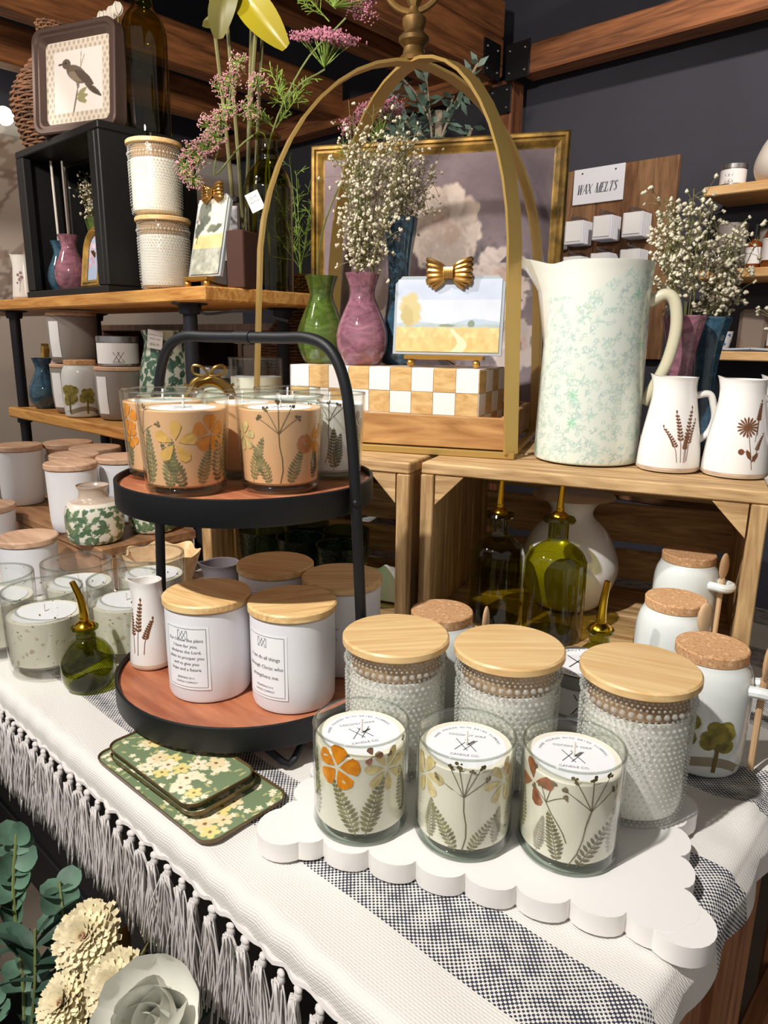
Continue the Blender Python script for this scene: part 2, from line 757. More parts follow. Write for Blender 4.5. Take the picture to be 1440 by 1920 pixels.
def petal2(x, y, L, w, a):
    pts = [(0, 0), (.35 * L, .62 * w), (.75 * L, w), (.97 * L, .55 * w), (L, 0), (.97 * L, -.55 * w), (.75 * L, -w), (.35 * L, -.62 * w)]
    ca, sa = math.cos(a), math.sin(a)
    return [(x + p[0] * ca - p[1] * sa, y + p[0] * sa + p[1] * ca) for p in pts]


def flower2(x, y, r, k, a=0.0, w=.32, gap=.12):
    return [petal2(x + r * gap * math.cos(a + 2 * PI * i / k), y + r * gap * math.sin(a + 2 * PI * i / k), r * (1 - gap), r * w, a + 2 * PI * i / k) for i in range(k)]


def disc2(x, y, r, n=7):
    return [(x + r * math.cos(2 * PI * i / n), y + r * math.sin(2 * PI * i / n)) for i in range(n)]


def sprig2(x, y, h, rr, lean=.1, heads=5, hr=.0017):
    """dried sprig: thin forked stem with little seed heads"""
    st, hd = [], []
    P = [(x + lean * h * t + .03 * h * math.sin(5 * t), y + h * t * .62) for t in (0, .25, .5, .75, 1)]
    st += pline(P, .0009)
    top = P[-1]
    for i in range(heads):
        a = PI / 2 + R(70) * (i / (heads - 1) - .5) * 2 * .8
        q = (top[0] + h * .33 * math.cos(a) * (.8 + .4 * rr.random()), top[1] + h * .36 * math.sin(a) * (.7 + .4 * rr.random()))
        st += pline([top, ((top[0] + q[0]) / 2, (top[1] + q[1]) / 2 + .001), q], .0007)
        for _ in range(4):
            hd.append(disc2(q[0] + rr.uniform(-1, 1) * hr * 1.4, q[1] + rr.uniform(-1, 1) * hr * 1.4, hr * rr.uniform(.6, 1.1)))
    return st, hd


def lav2(x, y, h, lean=0.0, w=.004):
    """lavender spike print"""
    out = pline([(x + lean * h * t * t, y + h * t) for t in (0, .35, .7, 1)], .0008)
    n = 8
    for i in range(n):
        t = .45 + .55 * i / n
        px, py = x + lean * h * t * t, y + h * t
        for sg in (-1, 1):
            out.append(leaf2(px, py, w * 1.25 * (1.15 - .6 * i / n), w * .36, PI / 2 + sg * R(48), 3))
    out.append(leaf2(x + lean * h, y + h, w * 1.2, w * .3, PI / 2, 3))
    return out


TXT = {}


def text_geo(body, size, align='CENTER', shear=0.0, space=1.0):
    key = (body, size, align, shear, space)
    if key in TXT:
        return TXT[key]
    cu = bpy.data.curves.new('txt', 'FONT')
    cu.body = body
    cu.size = size
    cu.align_x = align
    cu.shear = shear
    cu.space_line = 1.0
    cu.space_character = space
    cu.resolution_u = 2
    o = bpy.data.objects.new('txt', cu)
    COL.objects.link(o)
    bpy.context.view_layer.update()
    me = bpy.data.meshes.new_from_object(o.evaluated_get(bpy.context.evaluated_depsgraph_get()))
    r = ([tuple(v.co) for v in me.vertices], [tuple(p.vertices) for p in me.polygons])
    bpy.data.objects.remove(o)
    bpy.data.meshes.remove(me)
    bpy.data.curves.remove(cu)
    TXT[key] = r
    return r


def wrap_text(g, body, size, Rr, a0, x0, z0, align='CENTER', shear=0.0):
    v, f = text_geo(body, size, align, shear)
    return g.add([(Rr * math.cos(a0 + (p[0] + x0) / Rr), Rr * math.sin(a0 + (p[0] + x0) / Rr), z0 + p[1]) for p in v], f)


def arc_text(g, body, size, rad, z, a_mid, inner=True):
    """letters set round a circle on a flat lid"""
    n = len(body)
    st = size * .72 / rad
    for i, ch in enumerate(body):
        if ch == ' ':
            continue
        a = a_mid - (i - (n - 1) / 2) * st
        v, f = text_geo(ch, size)
        ca, sa = math.cos(a - PI / 2), math.sin(a - PI / 2)
        g.add([(rad * math.cos(a) + p[0] * ca - p[1] * sa, rad * math.sin(a) + p[0] * sa + p[1] * ca, z) for p in v], f)
    return g

# ------------------------------------------------------------------ palette
pine = wood('pine_shelf', (176, 112, 48), (228, 172, 96), (4, 45, 45), .45)
crate_wood = wood('crate_wood', (150, 112, 68), (214, 178, 128), (5, 50, 50), .7)
crate_side = wood('crate_side_wood', (150, 112, 68), (206, 170, 120), (50, 50, 5), .7)
crate_deep = wood('crate_deep_wood', (140, 104, 64), (200, 162, 112), (50, 5, 50), .7)
beam_y = wood('beam_wood_long', (104, 62, 34), (176, 114, 66), (30, 2.2, 30), .7)
beam_x = wood('beam_wood_cross', (96, 58, 36), (166, 106, 66), (2.2, 30, 30), .7)
post_w = wood('post_wood', (78, 44, 26), (140, 86, 52), (30, 30, 2.2), .7)
lid_wood = wood('bamboo_lid', (216, 172, 112), (240, 206, 150), (3, 60, 60), .4)
lid_pine = wood('pine_lid', (214, 166, 104), (246, 212, 152), (5, 55, 55), .45, dist=2.5)
lid_pink = wood('beech_lid', (196, 154, 124), (226, 188, 158), (6, 60, 60), .55)
tray_wood = wood('acacia_tray', (150, 82, 54), (206, 134, 94), (4, 22, 22), .4)
lantern_wood = wood('lantern_base_wood', (150, 100, 50), (205, 158, 98), (4, 30, 30), .55)
leg_wood = wood('table_leg_wood', (120, 68, 40), (190, 128, 84), (22, 22, 3), .45)
black_wood = M('black_stain', (20, 20, 22), .55, bump=.3, bscale=60)
black_metal = M('black_powder_metal', (24, 25, 28), .5, .3, bump=.1, bscale=900)
pipe_metal = M('dark_pipe', (40, 40, 46), .5, .5)
gold = M('brushed_gold', (190, 158, 92), .40, .6)
gold_dark = M('antique_gold', (120, 92, 48), .5, .6, var=.3, vscale=20)
gold_frame = M('gilt_frame', (158, 124, 60), .45, .4, var=.35, vscale=40)
brass = M('shiny_gold', (214, 168, 40), .18, 1.0)
gold_soft = M('soft_gold', (196, 150, 74), .35, .8)
white_cer = M('white_ceramic', (238, 234, 228), .2, coat=.5)
white_matte = M('white_matte_glass', (238, 238, 242), .45)
off_white = M('off_white_glaze', (226, 230, 226), .18, coat=.6)
clay = M('bare_clay', (196, 170, 146), .8, var=.12, vscale=60)
grey_cer = M('grey_ceramic', (112, 104, 106), .5)
wax_cream = M('cream_wax', (238, 232, 214), .5)
wax_white = M('white_wax', (242, 238, 230), .5)
wax_peach = M('peach_wax', (238, 188, 140), .5)
paper = M('white_paper', (244, 244, 246), .6)
ink = M('grey_ink', (104, 104, 112), .7)
ink_dark = M('dark_ink', (50, 50, 60), .7)
sepia = M('sepia_print', (112, 66, 34), .6)
wick_m = M('cotton_wick', (236, 230, 220), .8)
clear = glass('clear_glass', (.97, .98, .97), 1.0, .02, 1.4)
clear_rib = glass('dimpled_clear_glass', (.92, .94, .92), 1.0, .06, 1.5, bump=.6, bscale=140)
seeded = glass('seeded_glass', (.955, .96, .95), 1.0, .03, 1.5, speck=((128, 100, 76), 140, .725))
olive = glass('olive_glass', (.50, .48, .06), 1.0, .02, 1.55)
olive_small = glass('light_olive_glass', (.50, .52, .09), 1.0, .02, 1.5)
green_gl = glass('green_tumbler_glass', (.44, .56, .40), 1.0, .05, 1.5, bump=.5, bscale=200)
pink_gl = milky('pink_glass', (178, 122, 140), .2)
green_mk = milky('green_glass', (98, 122, 50), .25)
blue_mk = milky('blue_glass', (66, 104, 128), .2)
fern_m = M('pressed_fern', (140, 134, 88), .8, var=.25, vscale=120)
fern_d = M('pressed_fern_dark', (118, 110, 72), .8, var=.25, vscale=120)
fern_grey = M('pressed_fern_grey', (158, 148, 126), .8, var=.2, vscale=120)
petal_or = M('pressed_orange_petal', (250, 150, 4), .7, var=.12, vscale=150)
petal_yl = M('pressed_yellow_petal', (226, 204, 140), .7, var=.12, vscale=150)
petal_red = M('pressed_red_petal', (156, 88, 44), .7, var=.35, vscale=120)
seed_m = M('seed_heads', (116, 98, 58), .8, var=.3, vscale=200)
stem_m = M('dry_stem', (112, 98, 62), .8)
cork = speckle('cork', (206, 158, 112), (176, 124, 82), 330, .56, .85, 170, (228, 188, 144), .60)
tin_m = M('tin', (176, 176, 180), .28, .9)
tin_dark = M('dark_tin', (84, 80, 82), .35, .7)
grey_jar = M('taupe_jar', (150, 142, 136), .45)
spoon_w = wood('spoon_wood', (190, 148, 106), (222, 186, 144), (30, 30, 4), .6)
wicker = M('brown_wicker', (122, 84, 58), .7, var=.35, vscale=60)
printed = vcol('printed_sheet', .6)
glazed = vcol('glazed_print', .22, .5)
canvas_m = vcol('canvas_print', .75, 0, .35, 500)
tray_print = vcol('enamel_print', .3, .3)

# ------------------------------------------------------------------ room shell
floor = struct(obj('floor', G().box((-1.2, 1.0, -.05), (7.0, 6.6, .1)), M('concrete_floor', (120, 108, 94), .5, var=.25, vscale=4)))
wall_dark = M('charcoal_wall', (62, 63, 74), .85, var=.06, vscale=3)
wall_back = struct(obj('wall_back', G().box((-1.0, 2.68, 1.5), (6.4, .12, 3.0)), wall_dark))


def mural(C, X, Z):
    C[:] = (206, 190, 176)
    C += (fbm(X, Z, 3, 3)[:, None] - .5) * 22
    rs = random.Random(3)
    br = (150, 128, 116)
    for k in range(26):
        x0, z0 = rs.uniform(.2, 2.6), rs.uniform(.9, 2.0)
        a = rs.uniform(-.5, .9)
        for j in range(7):
            x1, z1 = x0 + .1 * math.cos(a), z0 + .1 * math.sin(a)
            st_line(C, X, Z, (x0, z0), (x1, z1), .011 * (1.1 - j / 9), br)
            if j % 2:
                st_leaf(C, X, Z, x1, z1, .12, .02, a + rs.choice((-.8, .8)), (172, 150, 136))
            x0, z0 = x1, z1
            a += rs.uniform(-.3, .3)
    # a perched songbird in sepia
    for bx, bz in ((1.25, 1.42), (2.2, 1.3)):
        st_blob(C, X, Z, bx, bz, .16, .085, -.45, (150, 130, 122), 5, .1)
        st_blob(C, X, Z, bx - .13, bz + .09, .055, .05, 0, (138, 118, 110), 6, .1)
        st_leaf(C, X, Z, bx - .17, bz + .09, .07, .01, PI - .1, (120, 100, 92))
        st_leaf(C, X, Z, bx + .1, bz - .06, .2, .03, -.55, (112, 94, 88))
        st_leaf(C, X, Z, bx - .02, bz + .02, .2, .04, -.6, (124, 106, 98))


wl = obj('wall_left', panel(4.6, 2.05, 300, 150, mural), printed, None, (-3.55, 1.0, 0), rot=(0, 0, PI / 2))
struct(wl)
struct(obj('trim_1', G().box((-3.6, 1.0, 2.1), (.12, 4.6, .1), .01), M('white_rail', (230, 226, 220), .6)))
struct(obj('wall_left', G().box((-3.62, 1.0, 2.6), (.1, 4.6, .95)), wall_dark))
struct(obj('ceiling', G().box((-1.6, 1.4, 3.05), (6.4, 4.6, .1)), M('ceiling_black', (34, 34, 40), .9)))

# timber frame: long beams run away from the shopper, one cross beam sits before the dark wall
fr = thing('timber_frame', 'brown timber beam frame under dark ceiling with black steel brackets', 'beam frame', (0, 0, 0))
for (x, z, hgt, wd, y0, y1) in ((-1.73, 2.225, .13, .09, -.4, 2.46), (-1.73, 2.352, .12, .09, -.4, 2.46), (-1.99, 2.27, .14, .09, -.2, 2.46),
                               (-2.58, 2.25, .14, .09, -.2, 2.46), (-3.06, 2.25, .14, .09, -.2, 2.6),
                               (-1.05, 2.42, .12, .1, .8, 2.58)):
    obj('beam', G().box((0, 0, 0), (wd, y1 - y0, hgt), .006), beam_y, fr, (x, (y0 + y1) / 2, z))
obj('cross_beam', G().box((0, 0, 0), (1.9, .09, .095), .006), beam_x, fr, (-.66, 2.5, 2.2))
obj('cross_beam', G().box((0, 0, 0), (1.9, .09, .095), .006), beam_x, fr, (-2.7, 2.5, 2.2))
obj('post', G().box((0, 0, 0), (.09, .09, 2.16), .006), post_w, fr, (-1.70, 2.52, 1.08))
for nm, pos, dim in (('bracket', (-1.615, 2.448, 2.2), (.10, .006, .12)), ('bracket', (-1.785, 2.38, 2.2), (.006, .1, .12)),
                     ('bracket', (-1.682, 2.38, 2.2), (.006, .1, .12)), ('bracket', (-1.70, 2.47, 2.09), (.1, .006, .1))):
    b_ = obj(nm, G().box((0, 0, 0), dim, .001), black_metal, fr, pos)
    for k in range(4):
        u, w_ = ((-.32, .3), (.32, .3), (-.32, -.3), (.32, -.3))[k]
        if dim[1] < .01:
            obj('bolt', G().ball((u * dim[0], -.004, w_ * dim[2]), .005, 8, 4), tin_m, b_)
        else:
            obj('bolt', G().ball((.004, u * dim[1], w_ * dim[2]), .005, 8, 4), tin_m, b_)

# bright downlight far left
lt = thing('wall_lamp', 'bright glowing wall lamp on the pale mural wall, far left', 'lamp', (-3.3, 1.285, 2.07))
em = bpy.data.materials.new('lamp_glow')
em.use_nodes = True
nb = em.node_tree.nodes['Principled BSDF']
nb.inputs['Emission Color'].default_value = (1, .86, .65, 1)
nb.inputs['Emission Strength'].default_value = 14
obj('glass_globe', G().ball((0, 0, 0), .035, 16, 10), em, lt)
obj('wall_arm', G().tube([(-.248, 0, -.06), (-.15, 0, -.05), (-.03, 0, 0)], .008, 8), gold_dark, lt)

# ------------------------------------------------------------------ table with throw
TZ = .76
tb = thing('display_table', 'wooden display table with slatted legs beneath the woven throw', 'table', (0, 0, 0))
obj('table_top', G().box((-1.02, .81, TZ - .022), (1.77, 1.02, .032), .004), wood('table_top_wood', (130, 80, 48), (190, 134, 88), (3, 30, 30)), tb)
for (x, y, sx, sy) in ((-.152, .535, .03, .115), (-.152, .705, .03, .12), (-.165, 1.2, .05, .09), (-1.85, .40, .05, .09), (-1.85, 1.2, .05, .09)):
    obj('leg', G().box((0, 0, 0), (sx, sy, .70), .004), leg_wood, tb, (x, y, .352))
obj('apron', G().box((0, 0, 0), (1.6, .025, .07), .003), beam_x, tb, (-1.0, .40, .685))
obj('stretcher', G().box((0, 0, 0), (.03, .84, .06), .003), beam_y, tb, (-.165, .78, .18))

# throw: grid in cloth space (u along the table, v across), bent over the front and right edges
XL, XR, YF, YB = -1.9, -.125, .284, 1.30


def cloth_pt(u, v):
    x, y, z = u, v, TZ + .0012
    z += .0012 * math.sin(u * 37 + 3 * math.sin(v * 19)) * math.sin(v * 41)
    if v < YF + .012:
        d = YF + .012 - v
        r_ = .012
        if d < r_ * PI / 2:
            y = YF + .012 - r_ * math.sin(d / r_)
            z -= r_ * (1 - math.cos(d / r_))
        else:
            y = YF - .001
            z -= r_ + (d - r_ * PI / 2)
    if u > XR - .012:
        d = u - XR + .012
        r_ = .012
        wv = .010 * math.sin(v * 34) * min(1, d / .06)
        if d < r_ * PI / 2:
            x = XR - .012 + r_ * math.sin(d / r_)
            z -= r_ * (1 - math.cos(d / r_))
        else:
            x = XR + .001 + abs(wv) + .004
            z -= r_ + (d - r_ * PI / 2)
    if u > XR - .05 and v > .60:      # rumpled corner beside the cork mugs
        k = min(1, (u - XR + .05) / .04) * min(1, (v - .60) / .05) * (1 if u < XR - .012 else .3)
        z += .006 * k * (1 + math.sin(v * 70 + u * 20))
    return (x, y, max(z, TZ - .2))


us = list(np.linspace(XL, XR - .1, 80)) + list(np.linspace(XR - .09, XR + .034, 26))
vs = list(np.linspace(YF - .022, YF + .02, 14)) + list(np.linspace(YF + .03, YB, 90))
g = G()
g.v = [cloth_pt(u, v + (0 if v > .3 else .0015 * math.sin(u * 140))) for v in vs for u in us]
nu = len(us)
g.f = [(j * nu + i, j * nu + i + 1, (j + 1) * nu + i + 1, (j + 1) * nu + i) for j in range(len(vs) - 1) for i in range(nu - 1)]
g.uv = [(u, v) for v in vs for u in us]


def throw_mat():
    m, nt, b = base('striped_throw')
    L = nt.links
    uv = nt.nodes.new('ShaderNodeUVMap')
    sp = nt.nodes.new('ShaderNodeSeparateXYZ')
    L.new(uv.outputs[0], sp.inputs[0])

    def mth(op, a, b_=None, c_=None):
        n = nt.nodes.new('ShaderNodeMath')
        n.operation = op
        for i, q in enumerate((a, b_, c_)):
            if q is None:
                continue
            if isinstance(q, (int, float)):
                n.inputs[i].default_value = q
            else:
                L.new(q, n.inputs[i])
        return n.outputs[0]
    v = sp.outputs[1]
    u = sp.outputs[0]
    ph = mth('FRACT', mth('DIVIDE', mth('SUBTRACT', v, .346), .175))
    grey = mth('LESS_THAN', ph, .42)
    # woven two-tone cells
    k = 2 * PI / .0044
    cell = mth('MULTIPLY', mth('SINE', mth('MULTIPLY', u, k)), mth('SINE', mth('MULTIPLY', v, k)))
    nz = nt.nodes.new('ShaderNodeTexNoise')
    nz.inputs['Scale'].default_value = 60
    L.new(uv.outputs[0], nz.inputs['Vector'])
    cell2 = mth('GREATER_THAN', mth('ADD', cell, mth('MULTIPLY', mth('SUBTRACT', nz.outputs[0], .5), 1.2)), .02)
    mask = mth('MULTIPLY', grey, cell2)
    mx = nt.nodes.new('ShaderNodeMix')
    mx.data_type = 'RGBA'
    L.new(mask, mx.inputs[0])
    mx.inputs[6].default_value = (*lin((228, 223, 216)), 1)
    mx.inputs[7].default_value = (*lin((62, 64, 78)), 1)
    L.new(mx.outputs[2], b.inputs['Base Color'])
    b.inputs['Roughness'].default_value = .95
    b.inputs['Specular IOR Level'].default_value = .1
    rib = mth('ADD', cell, mth('SINE', mth('MULTIPLY', v, 2 * PI / .0024)))
    bp = nt.nodes.new('ShaderNodeBump')
    bp.inputs['Strength'].default_value = .22
    bp.inputs['Distance'].default_value = .0012
    L.new(rib, bp.inputs['Height'])
    L.new(bp.outputs['Normal'], b.inputs['Normal'])
    return m


throw = tag(obj('woven_throw', g, throw_mat(), ang=180), 'white cotton throw with grey woven stripes and fringe covering the table', 'throw')
yarn = M('cotton_yarn', (214, 208, 204), .9, spec=.1)
hem = G()
hem.tube([(x, YF - .0005 + .0016 * math.sin(x * 190), TZ - .0265 + .0018 * math.sin(x * 260)) for x in np.linspace(-1.5, -.13, 260)], .0032, 6)
obj('hem_roll', hem, yarn, throw)


def tassel(seed):
    r_ = random.Random(seed)
    g_ = G()
    g_.ball((0, -.0025, -.003), r_.uniform(.0030, .0040), 9, 6, (1.3, .9, .9))
    g_.ball((.0008, -.003, -.0075), .0036, 9, 6, (1.15, .9, 1.5))
    for i in range(44):
        a = r_.uniform(0, 2 * PI)
        q = r_.uniform(.1, 1)
        x, y = .0040 * q * math.cos(a), -.004 + .0034 * q * math.sin(a)
        fx, fy = r_.uniform(-.011, .011) + x * 1.4, r_.uniform(-.010, .004)
        L = .088 + r_.uniform(-.016, .008)
        pts = []
        ph = r_.uniform(0, 6)
        for k in range(9):
            t = k / 8
            pts.append((x + fx * min(1, t * 1.6) ** .8 + .0020 * math.sin(ph + 6 * t) * t, min(y + fy * t - .002 + .0016 * math.cos(ph + 6 * t), .003), -.008 - L * t))
        g_.tube(pts, .00085, 4)
    return mesh(g_, yarn, 'tassel', 180)


tms = [tassel(s) for s in range(6)]
i = 0
x = -1.25
while x < -.15:
    obj('tassel', tms[i % 6], None, throw, (x, YF - .002, TZ - .0265), rz=rnd.uniform(-.35, .35))
    x += .0225 + rnd.uniform(-.003, .003)
    i += 1

# ------------------------------------------------------------------ scalloped marble board
def marble_mat():
    m, nt, b = base('white_marble')
    tc = nt.nodes.new('ShaderNodeTexCoord')
    n = nt.nodes.new('ShaderNodeTexNoise')
    n.inputs['Scale'].default_value = 7
    n.inputs['Detail'].default_value = 6
    n.inputs['Distortion'].default_value = 1.2
    nt.links.new(tc.outputs['Object'], n.inputs['Vector'])
    rp = nt.nodes.new('ShaderNodeValToRGB')
    e = rp.color_ramp.elements
    e[0].position = .60
    e[0].color = (*lin((238, 234, 230)), 1)
    e[1].position = .78
    e[1].color = (*lin((186, 184, 190)), 1)
    nt.links.new(n.outputs[0], rp.inputs[0])
    nt.links.new(rp.outputs[0], b.inputs['Base Color'])
    b.inputs['Roughness'].default_value = .35
    return m


MB = R(24.5)
mw, mh = .335, .155        # board without its scallops
poly = []


def scallop(x0, y0, x1, y1, n):
    L = math.hypot(x1 - x0, y1 - y0) / n
    ux, uy = (x1 - x0) / (L * n), (y1 - y0) / (L * n)
    nx, ny = uy, -ux
    for k in range(n):
        cx, cy = x0 + ux * L * (k + .5), y0 + uy * L * (k + .5)
        for j in range(9):
            a = PI - PI * (j + .5) / 9
            rr = L / 2
            poly.append((cx + ux * rr * math.cos(a) + nx * rr * .62 * math.sin(a), cy + uy * rr * math.cos(a) + ny * rr * .62 * math.sin(a)))


scallop(-mw / 2, -mh / 2, mw / 2, -mh / 2, 8)
cor = lambda sx, sy: None
scallop(mw / 2, -mh / 2, mw / 2, mh / 2, 4)
scallop(mw / 2, mh / 2, -mw / 2, mh / 2, 8)
scallop(-mw / 2, mh / 2, -mw / 2, -mh / 2, 4)
# rounded lobes at the four corners
from math import atan2
lob = []
for (px_, py_) in poly:
    lob.append((px_, py_))
g = G().prism(lob, 0, .018)
for sx in (-1, 1):
    for sy in (-1, 1):
        g.lathe([(.0255, 0), (.0255, .0178)], 24, (sx * (mw / 2 - .003), sy * (mh / 2 - .003), 0))
bm = mesh(g, marble_mat(), 'marble_board', 30)
mb = tag(obj('serving_board', bm, None, None, (-.316, .486, TZ + .0036), MB), 'white marble board with scalloped edge under the front candles', 'serving board')

# ------------------------------------------------------------------ pressed-flower candles
CT = TZ + .0222            # top of the marble board
GR, GH = .0428, .096       # glass radius and height


rim_gl = glass('rim_glass', (.80, .83, .80), 1.0, .03, 1.9)
foot_gl = glass('thick_foot_glass', (.62, .68, .62), 1.0, .04, 1.7)
SHAPES = ((GR, GR, GH), (.0415, .0472, .099))     # straight and tapered tumblers: base radius, rim radius, height


def candle_parts(sh):
    r0, r1, h = sh
    rz_ = lambda z: r0 + (r1 - r0) * z / h
    gl_ = mesh(G().lathe([(r0 - .001, .0015), (rz_(.006), .006), (r1, h), (r1 - .0018, h - .0005), (rz_(.012) - .0020, .012)], 56, caps=False), clear, 'glass', 40)
    rim = mesh(G().tube([((r1 - .0009) * math.cos(a), (r1 - .0009) * math.sin(a), h) for a in np.linspace(0, 2 * PI, 57)[:-1]], .0011, 8, closed=True), rim_gl, 'rim', 180)
    ft_ = mesh(G().lathe([(r0 - .007, 0), (r0 - .002, .0005), (r0 - .0005, .003), (r0 + .0002, .006), (r0 - .0015, .0085), (0, .0085)], 56, caps=False), foot_gl, 'glass_foot', 60)
    return gl_, rim, ft_, rz_


CPARTS = [candle_parts(s_) for s_ in SHAPES]


def wax_geo(top, rz_):
    o = .0026
    return G().lathe([(rz_(.009) - o - .003, .0088), (rz_(.0115) - o, .0115), (rz_(top) - o, top), (rz_(top) - o - .001, top + .0012), (0, top)], 48)


def logo_polys(s):
    """crossed strokes mark"""
    P = []
    for dx in (-.22, .22):
        P += [stroke((dx * s - .32 * s, -.5 * s), (dx * s + .32 * s, .5 * s), s * .05), stroke((dx * s + .32 * s, -.5 * s), (dx * s - .32 * s, .5 * s), s * .05)]
    return P


def flatten(polys, z, rot=0.0, cx=0.0, cy=0.0):
    g_ = G()
    ca, sa = math.cos(rot), math.sin(rot)
    for p in polys:
        g_.add([(cx + x * ca - y * sa, cy + x * sa + y * ca, z) for (x, y) in p], [tuple(range(len(p)))])
    return g_


def flower_candle(label, loc, wax_m, items, group, wax_top=.083, print_rot=0.0, lid=True, shape=0):
    x, y, z = loc
    t = thing('flower_candle', label, 'candle', loc, 0, group)
    gl_, rim_, ft_, rz_ = CPARTS[shape]
    gp = obj('glass', gl_, None, t)
    obj('rim', rim_, None, gp)
    obj('glass_foot', ft_, None, gp)
    obj('wax', wax_geo(wax_top, rz_), wax_m, t)
    if lid:
        lb = obj('paper_disc', G().lathe([(.034, wax_top + .0006), (.034, wax_top + .0012), (0, wax_top + .0012)], 40), paper, t)
        zz = wax_top + .0014
        a = facing(x, y) + print_rot
        g_ = flatten(logo_polys(.017), zz, a + PI / 2)
        ca, sa = math.cos(a), math.sin(a)
        for txt, off, sz in (('COCONUT WAX', -.014, .0042), ('CANDLE CO.', .017, .0042)):
            v, f = text_geo(txt, sz)
            g_.add([(ca * off + p[0] * math.cos(a + PI / 2) - p[1] * math.sin(a + PI / 2), sa * off + p[0] * math.sin(a + PI / 2) + p[1] * math.cos(a + PI / 2), zz) for p in v], f)
        arc_text(g_, 'HAND POURED WITH DRIED FLOWERS', .0034, .0275, zz, a + PI)
        obj('print', g_, ink, lb)
    obj('wick', G().tube([(0, 0, wax_top), (.0005, 0, wax_top + .006), (0, .001, wax_top + .014)], .0012, 6), wick_m, t)
    f0 = facing(x, y)
    rr = random.Random(sum(map(ord, label)))
    Rw = lambda z: rz_(z) - .0023
    for it in items:
        k = it[0]
        a0 = f0 + math.asin(max(-.99, min(.99, it[1])))
        if k == 'fern':
            obj('fern', wrap(fern2(0, 0, it[3], it[4] if len(it) > 4 else 0, .26, 13), Rw, a0, it[2]), it[5] if len(it) > 5 else fern_m, t, ang=0)
        elif k == 'flower':
            fl = obj('pressed_flower', wrap(flower2(0, 0, it[3], it[4], it[7] if len(it) > 7 else .5, it[6] if len(it) > 6 else .34), Rw, a0, it[2], .0002), it[5], t, ang=0)
        elif k == 'sprig':
            st, hd = sprig2(0, 0, it[3], rr, it[4], it[5])
            sg = obj('dried_sprig', wrap(st, Rw, a0, it[2], .0001), stem_m, t, ang=0)
            obj('seed_heads', wrap(hd, Rw, a0, it[2], .0003), seed_m, sg, ang=0)
    return t


gC = 'pressed flower candles on the marble board'
flower_candle('glass candle with big orange pressed flower, leftmost on the marble board', (-.3952, .4054, CT), wax_cream,
              [('flower', -.50, .073, .021, 5, petal_or, .40, .2), ('flower', .55, .071, .021, 7, petal_yl, .2, .3), ('fern', -.10, .010, .052, -.32), ('fern', .10, .010, .056, .22),
               ('fern', -.94, .012, .055, 0), ('fern', .90, .018, .05, -.1, fern_d), ('sprig', .97, .02, .08, 0, 4), ('flower', .3, .082, .012, 4, petal_red, .34, 0) if 0 else ('fern', -.99, .02, .06, .1),
               ('flower', .25, .086, .009, 3, petal_red, .34, 2.0)], gC, print_rot=.25)
flower_candle('glass candle with dark dried sprig up its middle, centre of the marble board', (-.3162, .4541, CT), wax_cream,
              [('flower', -.80, .070, .020, 6, petal_yl, .26, .1), ('flower', .80, .070, .021, 7, petal_yl, .2, .5), ('sprig', 0, .010, .082, .03, 6), ('fern', -.68, .012, .04, .02),
               ('fern', -.14, .009, .040, -.45), ('fern', .12, .009, .036, .6), ('fern', .66, .012, .036, .1, fern_grey), ('fern', .9, .02, .03, .1, fern_grey)], gC, print_rot=-.05)
flower_candle('glass candle with small rust-red pressed petals, rightmost on the marble board', (-.2407, .5029, CT), wax_cream,
              [('flower', -.72, .073, .020, 4, petal_red, .3, 1.9), ('sprig', .05, .008, .085, .22, 5), ('sprig', .0, .03, .05, -.35, 4), ('fern', -.58, .012, .036, .1, fern_grey), ('fern', -.15, .010, .044, -.18, fern_d),
               ('fern', .22, .008, .046, .6, fern_d), ('fern', .86, .012, .05, .05, fern_grey), ('fern', -.92, .02, .045, 0), ('flower', .97, .07, .012, 5, petal_yl, .4, 0)], gC, print_rot=.1)

# ------------------------------------------------------------------ hobnail jars with wooden lids
JR, JH = .0495, .138


def hob_profile():
    return [(.042, 0), (.0465, .002), (.0475, .006), (.0475, .012), (.0485, .016), (JR, .024), (JR, .098), (.0488, .103), (.0492, .106), (.0497, .1135), (.0492, .118), (.0492, .1285)]


hob_glass_me = mesh(G().lathe(hob_profile(), 48, caps=False), glass('hobnail_glass', (.955, .965, .955), .9, .10, 1.45, bump=.3, bscale=200), 'glass', 50)


def beads():
    g_ = G()
    rows = [(.006, 64, .0012), (.010, 64, .0012), (.014, 56, .0014)]
    zs = .021
    while zs < .100:
        t = max(0, (zs - .048) / .05)
        rows.append((zs, 60 if zs < .08 else 48, .0011 + .0012 * t))
        zs += .0052
    rows += [(.1045, 66, .0013), (.1080, 60, .0016), (.1135, 42, .0031), (.1190, 62, .0014), (.1225, 66, .0012), (.1260, 66, .0012)]
    P = np.asarray(hob_profile())
    for (z, n, r_) in rows:
        rr = np.interp(z, P[:, 1], P[:, 0])
        for k in range(n):
            a = 2 * PI * (k + .5 * (rows.index((z, n, r_)) % 2)) / n
            c_, s_ = math.cos(a), math.sin(a)
            v = [((rr + r_ * .95) * c_, (rr + r_ * .95) * s_, z)]
            for (q, o, k6) in ((.72, .68, 6), (1.0, .02, 6)):
                for j in range(k6):
                    b_ = 2 * PI * j / k6
                    v.append(((rr + r_ * o) * c_ - r_ * q * math.cos(b_) * s_, (rr + r_ * o) * s_ + r_ * q * math.cos(b_) * c_, z + r_ * q * math.sin(b_)))
            g_.add(v, [(0, 1 + j, 1 + (j + 1) % 6) for j in range(6)] + [(1 + j, 7 + j, 7 + (j + 1) % 6, 1 + (j + 1) % 6) for j in range(6)])
    return g_


